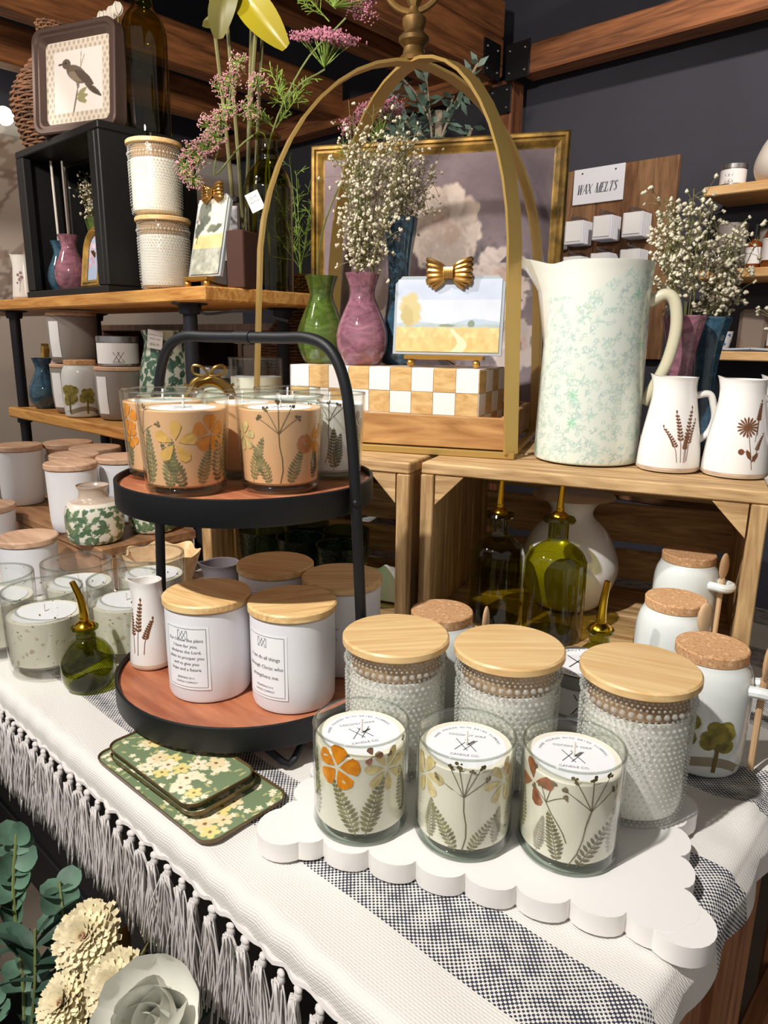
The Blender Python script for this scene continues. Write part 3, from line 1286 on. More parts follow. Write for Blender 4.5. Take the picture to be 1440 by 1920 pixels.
def bead_mat():
    m, nt, b = base('hobnail_beads')
    b.inputs['Base Color'].default_value = (*lin((214, 214, 206)), 1)
    b.inputs['Roughness'].default_value = .12
    b.inputs['Coat Weight'].default_value = .6
    tr_ = nt.nodes.new('ShaderNodeBsdfTransparent')
    tr_.inputs[0].default_value = (.93, .94, .93, 1)
    mx = nt.nodes.new('ShaderNodeMixShader')
    mx.inputs[0].default_value = .60
    nt.links.new(b.outputs[0], mx.inputs[1])
    nt.links.new(tr_.outputs[0], mx.inputs[2])
    nt.links.new(mx.outputs[0], nt.nodes['Material Output'].inputs[0])
    return m


bead_me = mesh(beads(), bead_mat(), 'beads', 180)


def wood_lid(r_, h_, m):
    return G().lathe([(r_ - .002, 0), (r_, .0015), (r_, h_ - .0018), (r_ - .0018, h_), (0, h_)], 56)


hob_lid_me = mesh(wood_lid(.0535, .009, None), lid_wood, 'lid', 40)
hob_wax_me = mesh(G().lathe([(.040, .006), (.0455, .010), (.0462, .02), (.0462, .104), (0, .104)], 40), wax_white, 'wax', 40)
hob_stop_me = mesh(G().lathe([(.044, .1055), (.0445, .109), (.0445, .1285)], 40), wood('stopper_wood', (150, 118, 88), (190, 158, 122), (8, 8, 60), .6), 'stopper', 40)


def hob_jar(label, loc, rz, group):
    t = thing('hobnail_jar', label, 'candle jar', loc, rz, group)
    obj('glass', hob_glass_me, None, t)
    obj('beads', bead_me, None, t, kind='stuff')
    obj('wax', hob_wax_me, None, t)
    l_ = obj('lid', hob_lid_me, None, t, (0, 0, .1290))
    obj('stopper', hob_stop_me, None, l_, (0, 0, -.1290))
    return t


gH = 'hobnail glass jars with bamboo lids on the table'
hob_jar('dotted glass jar with flat wood lid, leftmost behind the front candles', (-.4371, .4974, CT), .9, gH)
hob_jar('dotted glass jar with flat wood lid, middle one behind the front candles', (-.3400, .5535, CT), .75, gH)
hob_jar('dotted glass jar with flat wood lid, nearest the cork-lidded mug on the right', (-.2290, .5985, CT), .3, gH)

# ------------------------------------------------------------------ white mugs with cork lids and spoons


def tree_print(t, Rf, a0):
    """olive watercolour trees on a grey hill"""
    hill = [[(-.038, .024), (.038, .030), (.038, .020), (-.038, .012)]]
    pr = []
    n = 22
    for i in range(n):
        s0, s1 = -.05 + .1 * i / n, -.05 + .1 * (i + 1) / n
        f0, f1 = .026 - 5 * (s0) ** 2 * 1.2 + .004 * math.sin(60 * s0), .026 - 5 * s1 ** 2 * 1.2 + .004 * math.sin(60 * s1)
        pr.append([(s0, f0 - .011), (s1, f1 - .011), (s1, f1), (s0, f0)])
    p = obj('hill_print', wrap(pr, Rf, a0, 0, .0004), M('grey_hill', (150, 140, 116), .6), t, ang=0)
    leafs = []
    rr = random.Random(5)
    for (s, z, k) in ((.018, .050, 1.35), (-.024, .052, 1.7)):
        for _ in range(12):
            leafs.append(disc2(s + rr.uniform(-.008, .008) * k, z + rr.uniform(-.009, .010) * k, .0060 * k, 10))
        obj('trunk_print', wrap(pline([(s, z - .006), (s - .001, z - .024), (s - .002, .010)], .004), Rf, a0, 0, .0009), M('brown_paint', (110, 92, 44), .6), t, ang=0)
    obj('tree_print', wrap(leafs, Rf, a0, 0, .0007), M('olive_paint', (140, 128, 52), .6, var=.3, vscale=90), t, ang=0)


MUGP = [(.034, 0), (.0385, .002), (.0415, .008), (.0435, .04), (.0445, .075), (.0440, .096), (.0415, .110), (.0375, .119), (.0362, .1225), (.0325, .1225), (.0325, .118)]
mug_me = mesh(G().lathe(smoothp(MUGP[:9], 48) + MUGP[9:], 44), off_white, 'body', 60)
cork_me = mesh(G().lathe([(.0325, 0), (.0362, .0005), (.0365, .0105), (.0352, .012), (0, .012)], 40), cork, 'cork_lid', 40)
MUGA = np.asarray(MUGP)
mug_R = lambda z: float(np.interp(z, MUGA[:9, 1], MUGA[:9, 0]))


def cork_mug(label, loc, handle, tree=None, spoon=True):
    t = thing('cork_mug', label, 'lidded mug', loc, 0, 'white mugs with cork lids')
    obj('body', mug_me, None, t)
    obj('cork_lid', cork_me, None, t, (0, 0, .1228))
    hp = [(.0420, -.012, .099), (.052, -.012, .100), (.0605, -.010, .0995), (.0640, 0, .099), (.0605, .010, .0995), (.052, .012, .100), (.0420, .012, .099)]
    obj('handle', G().tube(smooth3(hp), .0062, 10), off_white, t, rz=handle)
    if spoon:
        s = G()
        s.tube([(.0515, 0, .008), (.0515, 0, .05), (.0520, 0, .112)], [.0032, .0035, .0035], 8)
        s.ball((.0525, 0, .128), .019, 12, 8, (.20, .58, 1))
        obj('spoon', s, spoon_w, t, rz=handle)
    if tree is not None:
        tree_print(t, mug_R, tree)
    return t


def smooth3(P, k=5):
    P = [np.asarray(p, float) for p in P]
    Q = [2 * P[0] - P[1]] + P + [2 * P[-1] - P[-2]]
    out = []
    for i in range(1, len(Q) - 2):
        for j in range(k):
            t = j / k
            out.append(tuple(.5 * (2 * Q[i] + (Q[i + 1] - Q[i - 1]) * t + (2 * Q[i - 1] - 5 * Q[i] + 4 * Q[i + 1] - Q[i + 2]) * t * t
                                   + (3 * Q[i] - Q[i - 1] - 3 * Q[i + 1] + Q[i + 2]) * t ** 3)))
    out.append(tuple(P[-1]))
    return out


TT = TZ + .0035
cork_mug('white cork-lidded mug with olive tree print, nearest the table edge', (-.2130, .7480, TT), facing(-.213, .748) + R(80), facing(-.213, .748))
cork_mug('white cork-lidded mug with spoon across its front, second from the right', (-.2956, .8646, TT), facing(-.2956, .8646) + R(40), facing(-.2956, .8646) - R(85))
cork_mug('white cork-lidded mug peeking up between the two left hobnail jars', (-.4780, .6250, TT), facing(-.478, .625) + R(75))
cork_mug('white mug with cork lid standing in the shade inside the crate', (-.335, 1.012, TT + .0185), facing(-.335, 1.005) + R(60), facing(-.335, 1.005) - R(80))

# ------------------------------------------------------------------ stacked tins


def tin_label(g_, r_, z):
    return g_


def tin(label, loc, rz, rr=.040, h=.052, lidm=None):
    t = thing('candle_tin', label, 'candle tin', loc, rz, 'candle tins')
    obj('body', G().lathe([(rr - .002, 0), (rr, .002), (rr, h - .013)], 40), tin_m, t)
    obj('lid', G().lathe([(rr + .0006, h - .014), (rr + .0014, h - .013), (rr + .0014, h - .001), (rr, h), (rr - .003, h), (rr - .004, h - .0012), (0, h - .0012)], 40), tin_m, t)
    d_ = obj('paper_disc', G().lathe([(rr - .005, h - .001), (rr - .005, h - .0005), (0, h - .0005)], 36), paper, t)
    g_ = flatten(logo_polys(.030), h - .0003, 0)
    arc_text(g_, 'COCONUT CANDLE', .0065, .029, h - .0003, PI / 2)
    arc_text(g_, 'HAND POURED', .0055, .030, h - .0003, -PI / 2)
    obj('print', g_, ink_dark, d_)
    sl = obj('side_label', G().lathe([(rr + .0003, .006), (rr + .0004, h - .016)], 40, caps=False), paper, t)
    g_ = wrap(logo_polys(.022), rr + .0008, -PI / 2, .021)
    wrap_text(g_, 'COCONUT', .0055, rr + .0008, -PI / 2, 0, .007)
    obj('print', g_, ink_dark, sl)
    return t


ft = facing(-.33, .672) + PI / 2
tin('silver candle tin, lower of the two stacked behind the hobnail jars', (-.3180, .6720, TT), ft)
tin('silver candle tin with crossed-stroke mark, on top of the stack', (-.3190, .6725, TT + .053), ft + .1)

# ------------------------------------------------------------------ olive glass bottles with gold spouts


def spout(tilt=0.0, L=.075, r0=.0075):
    g_ = G().lathe([(r0 * 1.6, 0), (r0 * 1.7, .002), (r0 * 1.5, .005), (r0 * .7, .009), (r0 * .75, .014)], 20)
    P = [(0, 0, .010), (0, 0, L * .35), (tilt * L * .3, 0, L * .65), (tilt * L, 0, L)]
    return g_.tube(smooth3(P), [r0 * (.78 - .32 * k / 15) for k in range(16)], 10)


def tall_bottle(label, loc, rr=.041, h=.175, tilt=.1, sl=.06, rz=0.0):
    t = thing('oil_bottle', label, 'bottle', loc, rz, 'olive green glass bottles')
    P = [(0, .004), (rr - .008, .004), (rr - .003, .002), (rr, .008), (rr, h * .58), (rr * .97, h * .65), (rr * .84, h * .715), (rr * .60, h * .765), (.0165, h * .80), (.0145, h * .83), (.0142, h * .955), (.0225, h * .965), (.0235, h * .98), (.0215, h), (.012, h)]
    obj('glass', G().lathe(smoothp(P[2:10], 48) + P[10:], 48), olive, t, ang=40)
    obj('glass_base', G().lathe([(0, .012), (rr * .5, .0095), (rr * .86, .005), (rr * .9, .003)], 40, caps=False), olive, t)
    obj('spout', spout(tilt, sl), brass, t, (0, 0, h))
    return t


B1 = (-.576, .888)
B2 = (-.482, .899)
tall_bottle('tall olive bottle with gold pourer, left one inside the crate', (*B1, TT + .0185), .041, .172, .02, .052)
tall_bottle('tall olive bottle with gold pourer, right one inside the crate', (*B2, TT + .0185), .0440, .180, .03, .046)


def cruet(label, loc, rr, h, tilt, rz):
    t = thing('oil_cruet', label, 'bottle', loc, rz, 'olive green glass bottles')
    P = [(rr * .55, 0), (rr * .85, .004), (rr, h * .30), (rr * .93, h * .52), (rr * .68, h * .70), (rr * .40, h * .80), (.0125, h * .86), (.0120, h * .93), (.0165, h * .97), (.0165, h), (.009, h)]
    obj('glass', G().lathe(smoothp(P[:9], 40) + P[9:], 40), olive_small, t, ang=50)
    obj('glass_base', G().lathe([(0, .010), (rr * .5, .008), (rr * .75, .004)], 32, caps=False), olive_small, t)
    obj('spout', spout(tilt, .062, .008), brass, t, (0, 0, h - .001))
    return t


cruet('squat round olive cruet with gold pourer beside the tiered tray', (-.850, .3660, TT), .034, .082, -.16, facing(-.85, .366) + PI / 2)
cruet('small olive cruet with gold pourer between tin and cork mug', (-.350, .775, TT), .032, .104, .06, facing(-.35, .775) + PI / 2)
gd = thing('white_gourd_vase', 'round white glazed vase behind the tall olive bottles', 'vase', (-.528, 1.025, TT + .0185))
obj('body', G().lathe(smoothp([(.03, 0), (.055, .01), (.075, .05), (.078, .08), (.06, .125), (.036, .15), (.034, .165), (.045, .178), (.066, .186)], 48), 40), white_cer, gd, ang=60)

# ------------------------------------------------------------------ two-tier tray
TC = (-.665, .490)
R1, R2 = .160, .145
Z1, Z2 = .812, 1.047       # wood surfaces
HA = R(10)                 # direction of the hoop
tr = thing('tiered_tray', 'two-tier round tray with black metal rims and hoop handle', 'tiered tray', (TC[0], TC[1], 0))
for nm, rr, zs in (('lower_plate', R1, Z1), ('upper_plate', R2, Z2)):
    p = obj(nm, G().lathe([(0, zs - .012), (rr - .003, zs - .012), (rr - .003, zs), (0, zs)], 72), tray_wood, tr)
    obj('rim', G().lathe([(rr - .004, zs - .022), (rr, zs - .022), (rr + .001, zs - .02), (rr + .001, zs + .006), (rr - .001, zs + .007), (rr - .0025, zs + .006), (rr - .0025, zs - .012)], 72, caps=False), black_metal, p)
ca, sa = math.cos(HA), math.sin(HA)
hoop = []
ro, zt = R1 + .007, 1.206
for (rad, z) in ((ro, Z1 - .012), (.1535, 1.04), (.146, 1.125), (.137, 1.168), (.120, 1.195), (.092, zt), (.05, zt)):
    hoop.append((rad, z))
P3 = [(r_ * ca, r_ * sa, z) for (r_, z) in hoop] + [(-r_ * ca, -r_ * sa, z) for (r_, z) in reversed(hoop)]
obj('hoop_handle', G().tube(smooth3(P3, 6), .0062, 12), black_metal, tr)
obj('handle_band', G().tube([(-.012 * ca, -.012 * sa, zt), (.012 * ca, .012 * sa, zt)], .0070, 14), black_metal, tr)
for sg in (-1, 1):
    obj('bolt', G().ball(((R2 + .012) * ca * sg, (R2 + .012) * sa * sg - .004, Z2 - .008), .0045, 10, 6), black_metal, tr)
for a in (R(-24), R(96), R(216)):
    c_, s_ = math.cos(a), math.sin(a)
    pts = [(.135 * c_ - .032 * s_, .135 * s_ + .032 * c_, Z1 - .018), (.155 * c_ - .006 * s_, .155 * s_ + .006 * c_, TZ + .011), (.156 * c_, .156 * s_, TZ + .0075), (.155 * c_ + .006 * s_, .155 * s_ - .006 * c_, TZ + .011), (.135 * c_ + .032 * s_, .135 * s_ - .032 * c_, Z1 - .018)]
    obj('foot', G().tube(pts, .004, 8), black_metal, tr)

# creamer profile shared by the little botanical pitchers


def creamer(name, label, loc, P, spoutdir, handledir, prints, hh=(.80, .32), matb=None, group=None, hand_w=.0048, bulge=.024, clayfoot=True, cat='pitcher'):
    t = thing(name, label, cat, loc, 0, group)
    n = 48
    sp = smoothp(P, 40)
    Hh = P[-1][1]
    inner = [(sp[-1][0] - .003, Hh - .0005), (sp[-1][0] - .0035, Hh * .8), (0, Hh * .72)]
    g_ = G().lathe(sp + inner, n)
    vv = []
    for (x, y, z) in g_.v:
        a = math.atan2(y, x)
        d = (a - spoutdir + PI) % (2 * PI) - PI
        k = max(0, (z / Hh - .74) / .26) ** 1.5 * math.exp(-(d / .42) ** 2)
        r_ = math.hypot(x, y)
        if r_ > 1e-6:
            f_ = 1 + k * bulge / r_
            x, y = x * f_, y * f_
        vv.append((x, y, z + .004 * k))
    g_.v = vv
    obj('body', g_, matb or white_cer, t, ang=60)
    A = np.asarray(sp)
    Rf = lambda z: float(np.interp(z, A[:, 1], A[:, 0]))
    if clayfoot:
        obj('foot_ring', G().lathe([(Rf(0) - .002, -.0002), (Rf(0) + .0004, .0002), (Rf(.004) + .0006, .004), (Rf(.0075) + .0004, .0075)], n, caps=False), clay, t)
    z1, z0 = Hh * hh[0], Hh * hh[1]
    r1, r0 = Rf(z1), Rf(z0)
    w = .024
    pts = [(r1 - .003, 0, z1), (r1 + w * .7, 0, z1 + .003), (r1 + w, 0, z1 - .012), ((r1 + r0) / 2 + w * .92, 0, (z1 + z0) / 2), (r0 + w * .45, 0, z0 + .012), (r0 - .002, 0, z0)]
    obj('handle', G().tube(smooth3(pts), hand_w, 10), matb or white_cer, t, rz=handledir)
    for (a0, z0_, polys, m_) in prints:
        obj('botanical_print', wrap(polys, Rf, a0, z0_, .0004), m_, t, ang=0)
    return t


lav_print = lav2(-.005, 0, .066, .06, .0045) + lav2(.003, .002, .042, .25, .004) + lav2(-.010, .002, .05, -.12, .0035)
fc = facing(-.755, .400)
creamer('milk_pitcher', 'slim white pitcher with lavender print on the lower tier', (-.758, .406, Z1 + .0006),
        [(.021, 0), (.0250, .002), (.0256, .010), (.0236, .04), (.0192, .075), (.0168, .098), (.0170, .108)], fc - R(150) + R(60), fc + R(75), [(fc - R(28), .020, lav_print, sepia)], bulge=.008)

# white label jars with pine lids
jar_body_me = mesh(G().lathe([(.040, 0), (.0445, .0015), (.0460, .006), (.0468, .05), (.0468, .1035), (.0455, .1045), (.043, .1045), (.043, .098)], 56), white_matte, 'body', 50)
jar_lid_me = mesh(wood_lid(.0490, .0095, None), lid_pine, 'lid', 40)


def label_jar(label, loc, lrot, lines, ref, rz, big=.0062, lead=.0098, top=.066):
    t = thing('label_jar', label, 'candle jar', loc, 0, 'white label jars on the tiered tray')
    obj('body', jar_body_me, None, t)
    obj('lid', jar_lid_me, None, t, (0, 0, .1055), rz)
    a0 = facing(loc[0], loc[1]) + lrot
    Rl = .0471
    n = 16
    lw, lh, z0 = .056, .074, .018
    cell = [[(-lw / 2 + lw * i / n, 0), (-lw / 2 + lw * (i + 1) / n, 0), (-lw / 2 + lw * (i + 1) / n, lh), (-lw / 2 + lw * i / n, lh)] for i in range(n)]
    lb = obj('paper_label', wrap(cell, Rl, a0, z0), M('label_paper', (246, 246, 248), .55), t, ang=0)
    pr = G()
    iw, ih = lw / 2 - .003, lh - .006
    fr_ = []
    for i in range(n):
        s0, s1 = -iw + 2 * iw * i / n, -iw + 2 * iw * (i + 1) / n
        fr_ += [stroke((s0, .003), (s1, .003), .0004), stroke((s0, .003 + ih), (s1, .003 + ih), .0004)]
    fr_ += [stroke((-iw, .003), (-iw, .003 + ih), .0004), stroke((iw, .003), (iw, .003 + ih), .0004)]
    s_ = .0095
    lg = [[(x - .002, y + lh - .0105) for (x, y) in p] for p in logo_polys(s_)]
    for (p, q) in (((-.006, -.005), (.006, -.005)), ((.006, -.005), (.006, .005)), ((.006, .005), (-.006, .005)), ((-.006, .005), (-.006, -.005))):
        lg.append([(x - .002, y + lh - .0105) for (x, y) in stroke(p, q, .0004)])
    g1 = wrap(fr_ + lg, Rl + .0003, a0, z0)
    pr.add(g1.v, g1.f)
    for i, tx in enumerate(lines):
        wrap_text(pr, tx, big, Rl + .0003, a0, 0, z0 + top - .0135 - lead * i, shear=.12)
    wrap_text(pr, ref, .0032, Rl + .0003, a0, 0, z0 + .0125)
    wrap_text(pr, 'CANDLE COMPANY', .0030, Rl + .0003, a0, 0, z0 + .0075)
    obj('print', pr, ink, lb, ang=0)
    return t


label_jar('white verse jar with six-line label, left front on the lower tier', (-.6560, .4225, Z1 + .0006), -R(34),
          ['For I know the plans', 'I have for you,', 'declares the Lord,', 'plans to prosper you', 'and to give you', 'hope and a future.'], 'JEREMIAH 29:11', .2, .0052, .0068, .0695)
label_jar('white verse jar with three-line label, right front on the lower tier', (-.5680, .4735, Z1 + .0006), -R(42),
          ['I can do all things', 'through Christ who', 'strengthens me.'], 'PHILIPPIANS 4:13', 1.1, .0058, .0105, .058)
label_jar('white jar with shaded lid, left one at the back of the lower tier', (-.6870, .5455, Z1 + .0006), -R(30), ['Be still and', 'know that', 'I am God.'], 'PSALM 46:10', .5)
label_jar('white jar with half-sunlit lid, right one at the back of the lower tier', (-.5900, .5705, Z1 + .0006), -R(40),
          ['In all your ways acknow-', 'ledge Him, and He will', 'make paths straight.'], 'PROVERBS 3:6', .8, .0058, .0135, .058)

# candles on the upper plate
gU = 'pressed flower candles on the upper tier'
ZU = Z2 + .0006
flower_candle('peach candle with orange blossoms on its rim, leftmost on the upper tier', (-.746, .434, ZU), wax_peach,
              [('flower', -.88, .070, .016, 5, petal_or, .42, .3), ('flower', -.85, .048, .012, 5, petal_or, .42, .9), ('fern', -.25, .012, .046, .15, fern_m), ('flower', .05, .062, .012, 5, M('pale_peach_petal', (232, 196, 140), .7), .3, .4), ('fern', -.93, .012, .05, 0)], gU, .086, shape=1)
flower_candle('peach candle with large yellow and orange pressed blossoms, front of the upper tier', (-.655, .404, ZU), wax_peach,
              [('flower', -.22, .056, .022, 5, M('amber_petal', (236, 186, 96), .7), .28, .25), ('flower', .58, .064, .019, 5, petal_or, .44, .3), ('fern', -.42, .008, .052, .08), ('fern', -.05, .008, .048, -.35, fern_d), ('fern', .36, .010, .044, .2), ('fern', .78, .010, .056, 0, fern_d),
               ('sprig', -.92, .01, .085, 0, 4), ('fern', -.86, .01, .06, .05), ('fern', .95, .012, .06, 0)], gU, .086, shape=1)
flower_candle('peach candle with thin dried sprig, right front of the upper tier', (-.596, .484, ZU), wax_peach,
              [('sprig', -.02, .012, .083, .02, 5), ('fern', -.72, .012, .048, .25), ('fern', -.28, .010, .042, -.35), ('fern', .22, .010, .042, .3), ('flower', .60, .052, .010, 6, M('rust_petal', (206, 130, 70), .7), .5, .2), ('flower', .93, .055, .016, 5, petal_or, .4, 0),
               ('flower', -.86, .060, .016, 6, petal_yl, .3, .2), ('fern', .85, .012, .04, .0, fern_d)], gU, .086, shape=1)
back_c = flower_candle('white candle with dark pressed leaves, behind the hoop on the upper tier', (-.614, .573, ZU), wax_white,
              [('sprig', -.15, .02, .080, .1, 5), ('fern', .12, .012, .05, 0, fern_d), ('fern', .2, .014, .042, .1, fern_d), ('flower', .8, .066, .014, 5, petal_red, .4, 0), ('fern', .9, .012, .05, 0)], gU, .086, shape=1)
back_c.scale = (.9, .9, .98)
back_c = flower_candle('peach candle in the middle of the upper tier, behind the front pair', (-.686, .502, ZU), wax_peach, [('fern', .0, .012, .045, .1), ('flower', .4, .06, .015, 5, petal_yl, .3, 0)], gU, .086, shape=1)
back_c.scale = (.9, .9, .98)
back_c = flower_candle('white candle at the very back of the upper tier', (-.706, .586, ZU), wax_white, [('fern', .0, .012, .045, .1), ('flower', .4, .072, .012, 5, petal_red, .3, 0)], gU, .086, shape=1)
back_c.scale = (.9, .9, .98)

# ------------------------------------------------------------------ green floral trays


def tray_floral(seed, w, h):
    def fn(C, X, Z):
        C[:] = (122, 140, 104)
        rs = random.Random(seed)
        for k in range(int(130 * w * h / .018)):
            x, z = rs.uniform(0, w), rs.uniform(0, h)
            a = rs.uniform(0, 6.28)
            st_leaf(C, X, Z, x, z, rs.uniform(.006, .011), .0013, a, (196, 190, 130))
        for k in range(int(110 * w * h / .018)):
            st_flower(C, X, Z, rs.uniform(0, w), rs.uniform(0, h), rs.uniform(.003, .0045), 5, rs.uniform(0, 6), (242, 234, 200))
        for k in range(int(30 * w * h / .018)):
            x, z = rs.uniform(.01, w - .01), rs.uniform(.01, h - .01)
            st_flower(C, X, Z, x, z, rs.uniform(.008, .0115), 5, rs.uniform(0, 6), rs.choice(((244, 236, 202), (244, 236, 202), (240, 220, 172), (236, 220, 140))), (150, 110, 70), .18)
    return fn


def rrect(w, h, r_, n=6):
    out = []
    for (cx, cy, a0) in ((w / 2 - r_, -h / 2 + r_, -PI / 2), (w / 2 - r_, h / 2 - r_, 0), (-w / 2 + r_, h / 2 - r_, PI / 2), (-w / 2 + r_, -h / 2 + r_, PI)):
        for k in range(n + 1):
            a = a0 + PI / 2 * k / n
            out.append((cx + r_ * math.cos(a), cy + r_ * math.sin(a)))
    return out


def floral_tray(label, loc, rz, w, h, seed, tilt=0.0):
    t = thing('floral_tray', label, 'tray', loc, 0, 'green floral trays on the throw', rot=(0, tilt, rz))
    rim = rrect(w, h, .016, 8)
    n = len(rim)
    sc = lambda d: rrect(w - 2 * d, h - 2 * d, max(.016 - d, .004), 8)
    rings = [(sc(.006), .0), (sc(.001), .002), (sc(0), .0062), (sc(.0007), .0065), (sc(.0012), .0060), (sc(.0024), .0044)]
    g_ = G()
    v = []
    for (rg, z) in rings:
        v += [(p[0], p[1], z) for p in rg]
    f = [tuple(range(n - 1, -1, -1))]
    for j in range(len(rings) - 1):
        f += [(j * n + k, j * n + (k + 1) % n, (j + 1) * n + (k + 1) % n, (j + 1) * n + k) for k in range(n)]
    g_.add(v, f)
    obj('rim', g_, M('bronze_rim', (112, 92, 60), .35, .5), t)
    pn = panel(w - .0045, h - .0045, int((w - .0045) / .0009), int((h - .0045) / .0009), tray_floral(seed, w - .0045, h - .0045))
    iw, ih = (w - .0045) / 2, (h - .0045) / 2
    vv = []
    for (x, _, z) in pn.v:
        y = z - ih
        # keep the sheet inside the rounded corners
        cx, cy = max(abs(x) - (iw - .012), 0), max(abs(y) - (ih - .012), 0)
        d = math.hypot(cx, cy)
        if d > .012 and cx > 0 and cy > 0:
            k = .012 / d
            x = math.copysign(iw - .012 + cx * k, x)
            y = math.copysign(ih - .012 + cy * k, y)
        vv.append((x, y, .0045))
    pn.v = vv
    obj('enamel', pn, tray_print, t, ang=0)
    return t


floral_tray('large green floral tray lying flat on the throw', (-.582, .342, TZ + .0030), R(1), .208, .100, 11)
floral_tray('small green floral tray, lower of two stacked on the large one', (-.590, .340, TZ + .0108), R(2), .158, .082, 12)
floral_tray('small green floral tray on top, half shaded by the tiered tray', (-.593, .340, TZ + .0182), R(1), .158, .082, 13)

# ------------------------------------------------------------------ wooden crates lying on their long side, open to the front


def crate(label, loc, rz, w, d, h, side_slats=4, gap=.006, brace=True, back=(.30, .38, .30)):
    """origin at the front left bottom corner; x along the opening, y into the crate"""
    t = thing('wooden_crate', label, 'crate', loc, rz, 'slatted wooden crates on the table')
    th = .016
    # long boards on top (two), bottom (two), back slats (three)
    bw = (d - .012) / 2
    for k in range(2):
        obj('top_board', G().box((w / 2, bw / 2 + k * (bw + .012), h - .0085), (w, bw, .017), .002), crate_wood, t)
        obj('bottom_board', G().box((w / 2, bw / 2 + k * (bw + .012), .0085), (w - .002, bw, .017), .002), crate_wood, t)
    z = .02
    for k, fr_ in enumerate(back):
        hh = (h - .04) * fr_ * .80
        zc = .02 + (h - .04) * (k + .5) / len(back)
        obj('back_slat', G().box((w / 2, d + .006, zc), (w, .011, hh), .002), crate_wood, t)
    for sx in (0, 1):
        x0 = .009 if sx == 0 else w - .009
        n = side_slats
        sw = (d - .01) / n
        for k in range(n):
            obj('side_slat', G().box((x0, .005 + sw * (k + .5), h / 2), (.012, sw - gap, h - .036), .0015), crate_side, t)
        xp = .0215 if sx == 0 else w - .0215
        # corner posts just inside, front and back
        for yy in (.010, d - .010):
            obj('corner_post', G().box((xp - (.0115 if sx == 0 else -.0115), yy - (.003 if yy < .1 else 0), h / 2), (.020, .018, h - .035), .0015), crate_side, t)
        if brace:
            s = 1 if sx == 0 else -1
            x1 = xp + s * .001
            tri = [(x1, h - .018), (x1 + s * .042, h - .018), (x1, h - .062)]
            if s < 0:
                tri = tri[::-1]
            obj('corner_brace', G().prism(tri, -.012, .0, Matrix.Rotation(PI / 2, 4, 'X')), crate_wood, t)
    return t


CRZ = R(19)
ZC = 1.030
crate('open pine crate on its side with olive bottles inside, under the floral pitcher', (-.662, .803, TT), CRZ, .460, .310, ZC - TT)
crate('second open pine crate, behind the two-tier tray and under the lantern', (-1.030, .660, TT), CRZ, .382, .290, ZC - TT)

# chunky knitted throws and odds and ends on the floor stack behind the crates
knit = M('cream_chunky_knit', (196, 184, 170), .95, bump=.4, bscale=300)


def rope(label, P, r_=.016, n=26, name='chunky_knit_garland'):
    """fat braided strand"""
    t = thing(name, label, 'garland', P[0])
    Q = smooth3([tuple(np.asarray(p) - np.asarray(P[0])) for p in P], 12)
    Q = [Vector(q) for q in Q]
    m = len(Q)
    for ph in (0, 2 * PI / 3, 4 * PI / 3):
        pts = []
        for i, q in enumerate(Q):
            a = ph + i * .55
            pts.append(q + Vector((0, r_ * .6 * math.cos(a), r_ * .6 * math.sin(a))))
        obj('strand', G().tube(pts, r_ * .62, 8), knit, t)
    return t


ct = thing('back_display_stand', 'low dark wooden stand behind the crates', 'stand', (-.66, 1.66, 0))
obj('top', G().box((0, 0, .90), (1.44, .5, .03), .003), wood('dark_stand_wood', (70, 46, 30), (120, 84, 56), (3, 30, 30)), ct)
for sx in (-1, 1):
    for sy in (-1, 1):
        obj('leg', G().box((sx * .68, sy * .22, .445), (.05, .05, .88), .003), post_w, ct)
rope('cream chunky knit garland seen through the crate slats, upper one', [(-.86, 1.52, .990), (-.6, 1.52, .975), (-.35, 1.54, .985), (-.12, 1.55, .98)], .03)
rope('cream chunky knit garland seen through the crate slats, lower one', [(-.88, 1.455, .951), (-.6, 1.45, .949), (-.33, 1.455, .951), (-.10, 1.455, .949)], .022)

# ------------------------------------------------------------------ gold arched lantern stand
LA = R(25)
d2 = Vector((math.cos(LA), math.sin(LA), 0))
n2 = Vector((-math.sin(LA), math.cos(LA), 0))
FR = Vector((-.578, .921, 0))
LW, LD = .445, .36


def on_lan(a, b, z):
    """a: metres left of the front right corner along the front, b: metres back"""
    p = FR - d2 * a + n2 * b
    return (p.x, p.y, z)


lc = on_lan(LW / 2, LD / 2, ZC + .0005)
lan = thing('lantern_stand', 'tall gold metal arched lantern frame on wooden tray base', 'lantern', lc, LA)
hw, hd = LW / 2, LD / 2
frm = G()
for (c, dm) in (((0, -hd + .006, .005), (LW, .012, .010)), ((0, hd - .006, .005), (LW, .012, .010)), ((-hw + .006, 0, .005), (.012, LD - .024, .010)), ((hw - .006, 0, .005), (.012, LD - .024, .010))):
    obj('base_rail', G().box(c, dm, .001), gold, lan)
AH = .618


def arch(sx):
    pts = []
    zs = .27
    pts.append((sx * (hw - .006), -sx * 0, 0))
    P = []
    hh = AH - zs
    x0 = hw - .006
    y0 = hd - .006
    for k in range(6):
        P.append((1.0 - .05 * k / 6, .008 + zs * k / 6))
    for k in range(25):
        a = PI * k / 24
        ca_ = math.cos(a)
        P.append((.95 * ca_, zs + hh * math.sin(a)))
    for k in range(5, -1, -1):
        P.append((-1.0 + .05 * k / 6, .008 + zs * k / 6))
    return [(s * x0 * 1.0, s * y0 * sx, z) for (s, z) in P]


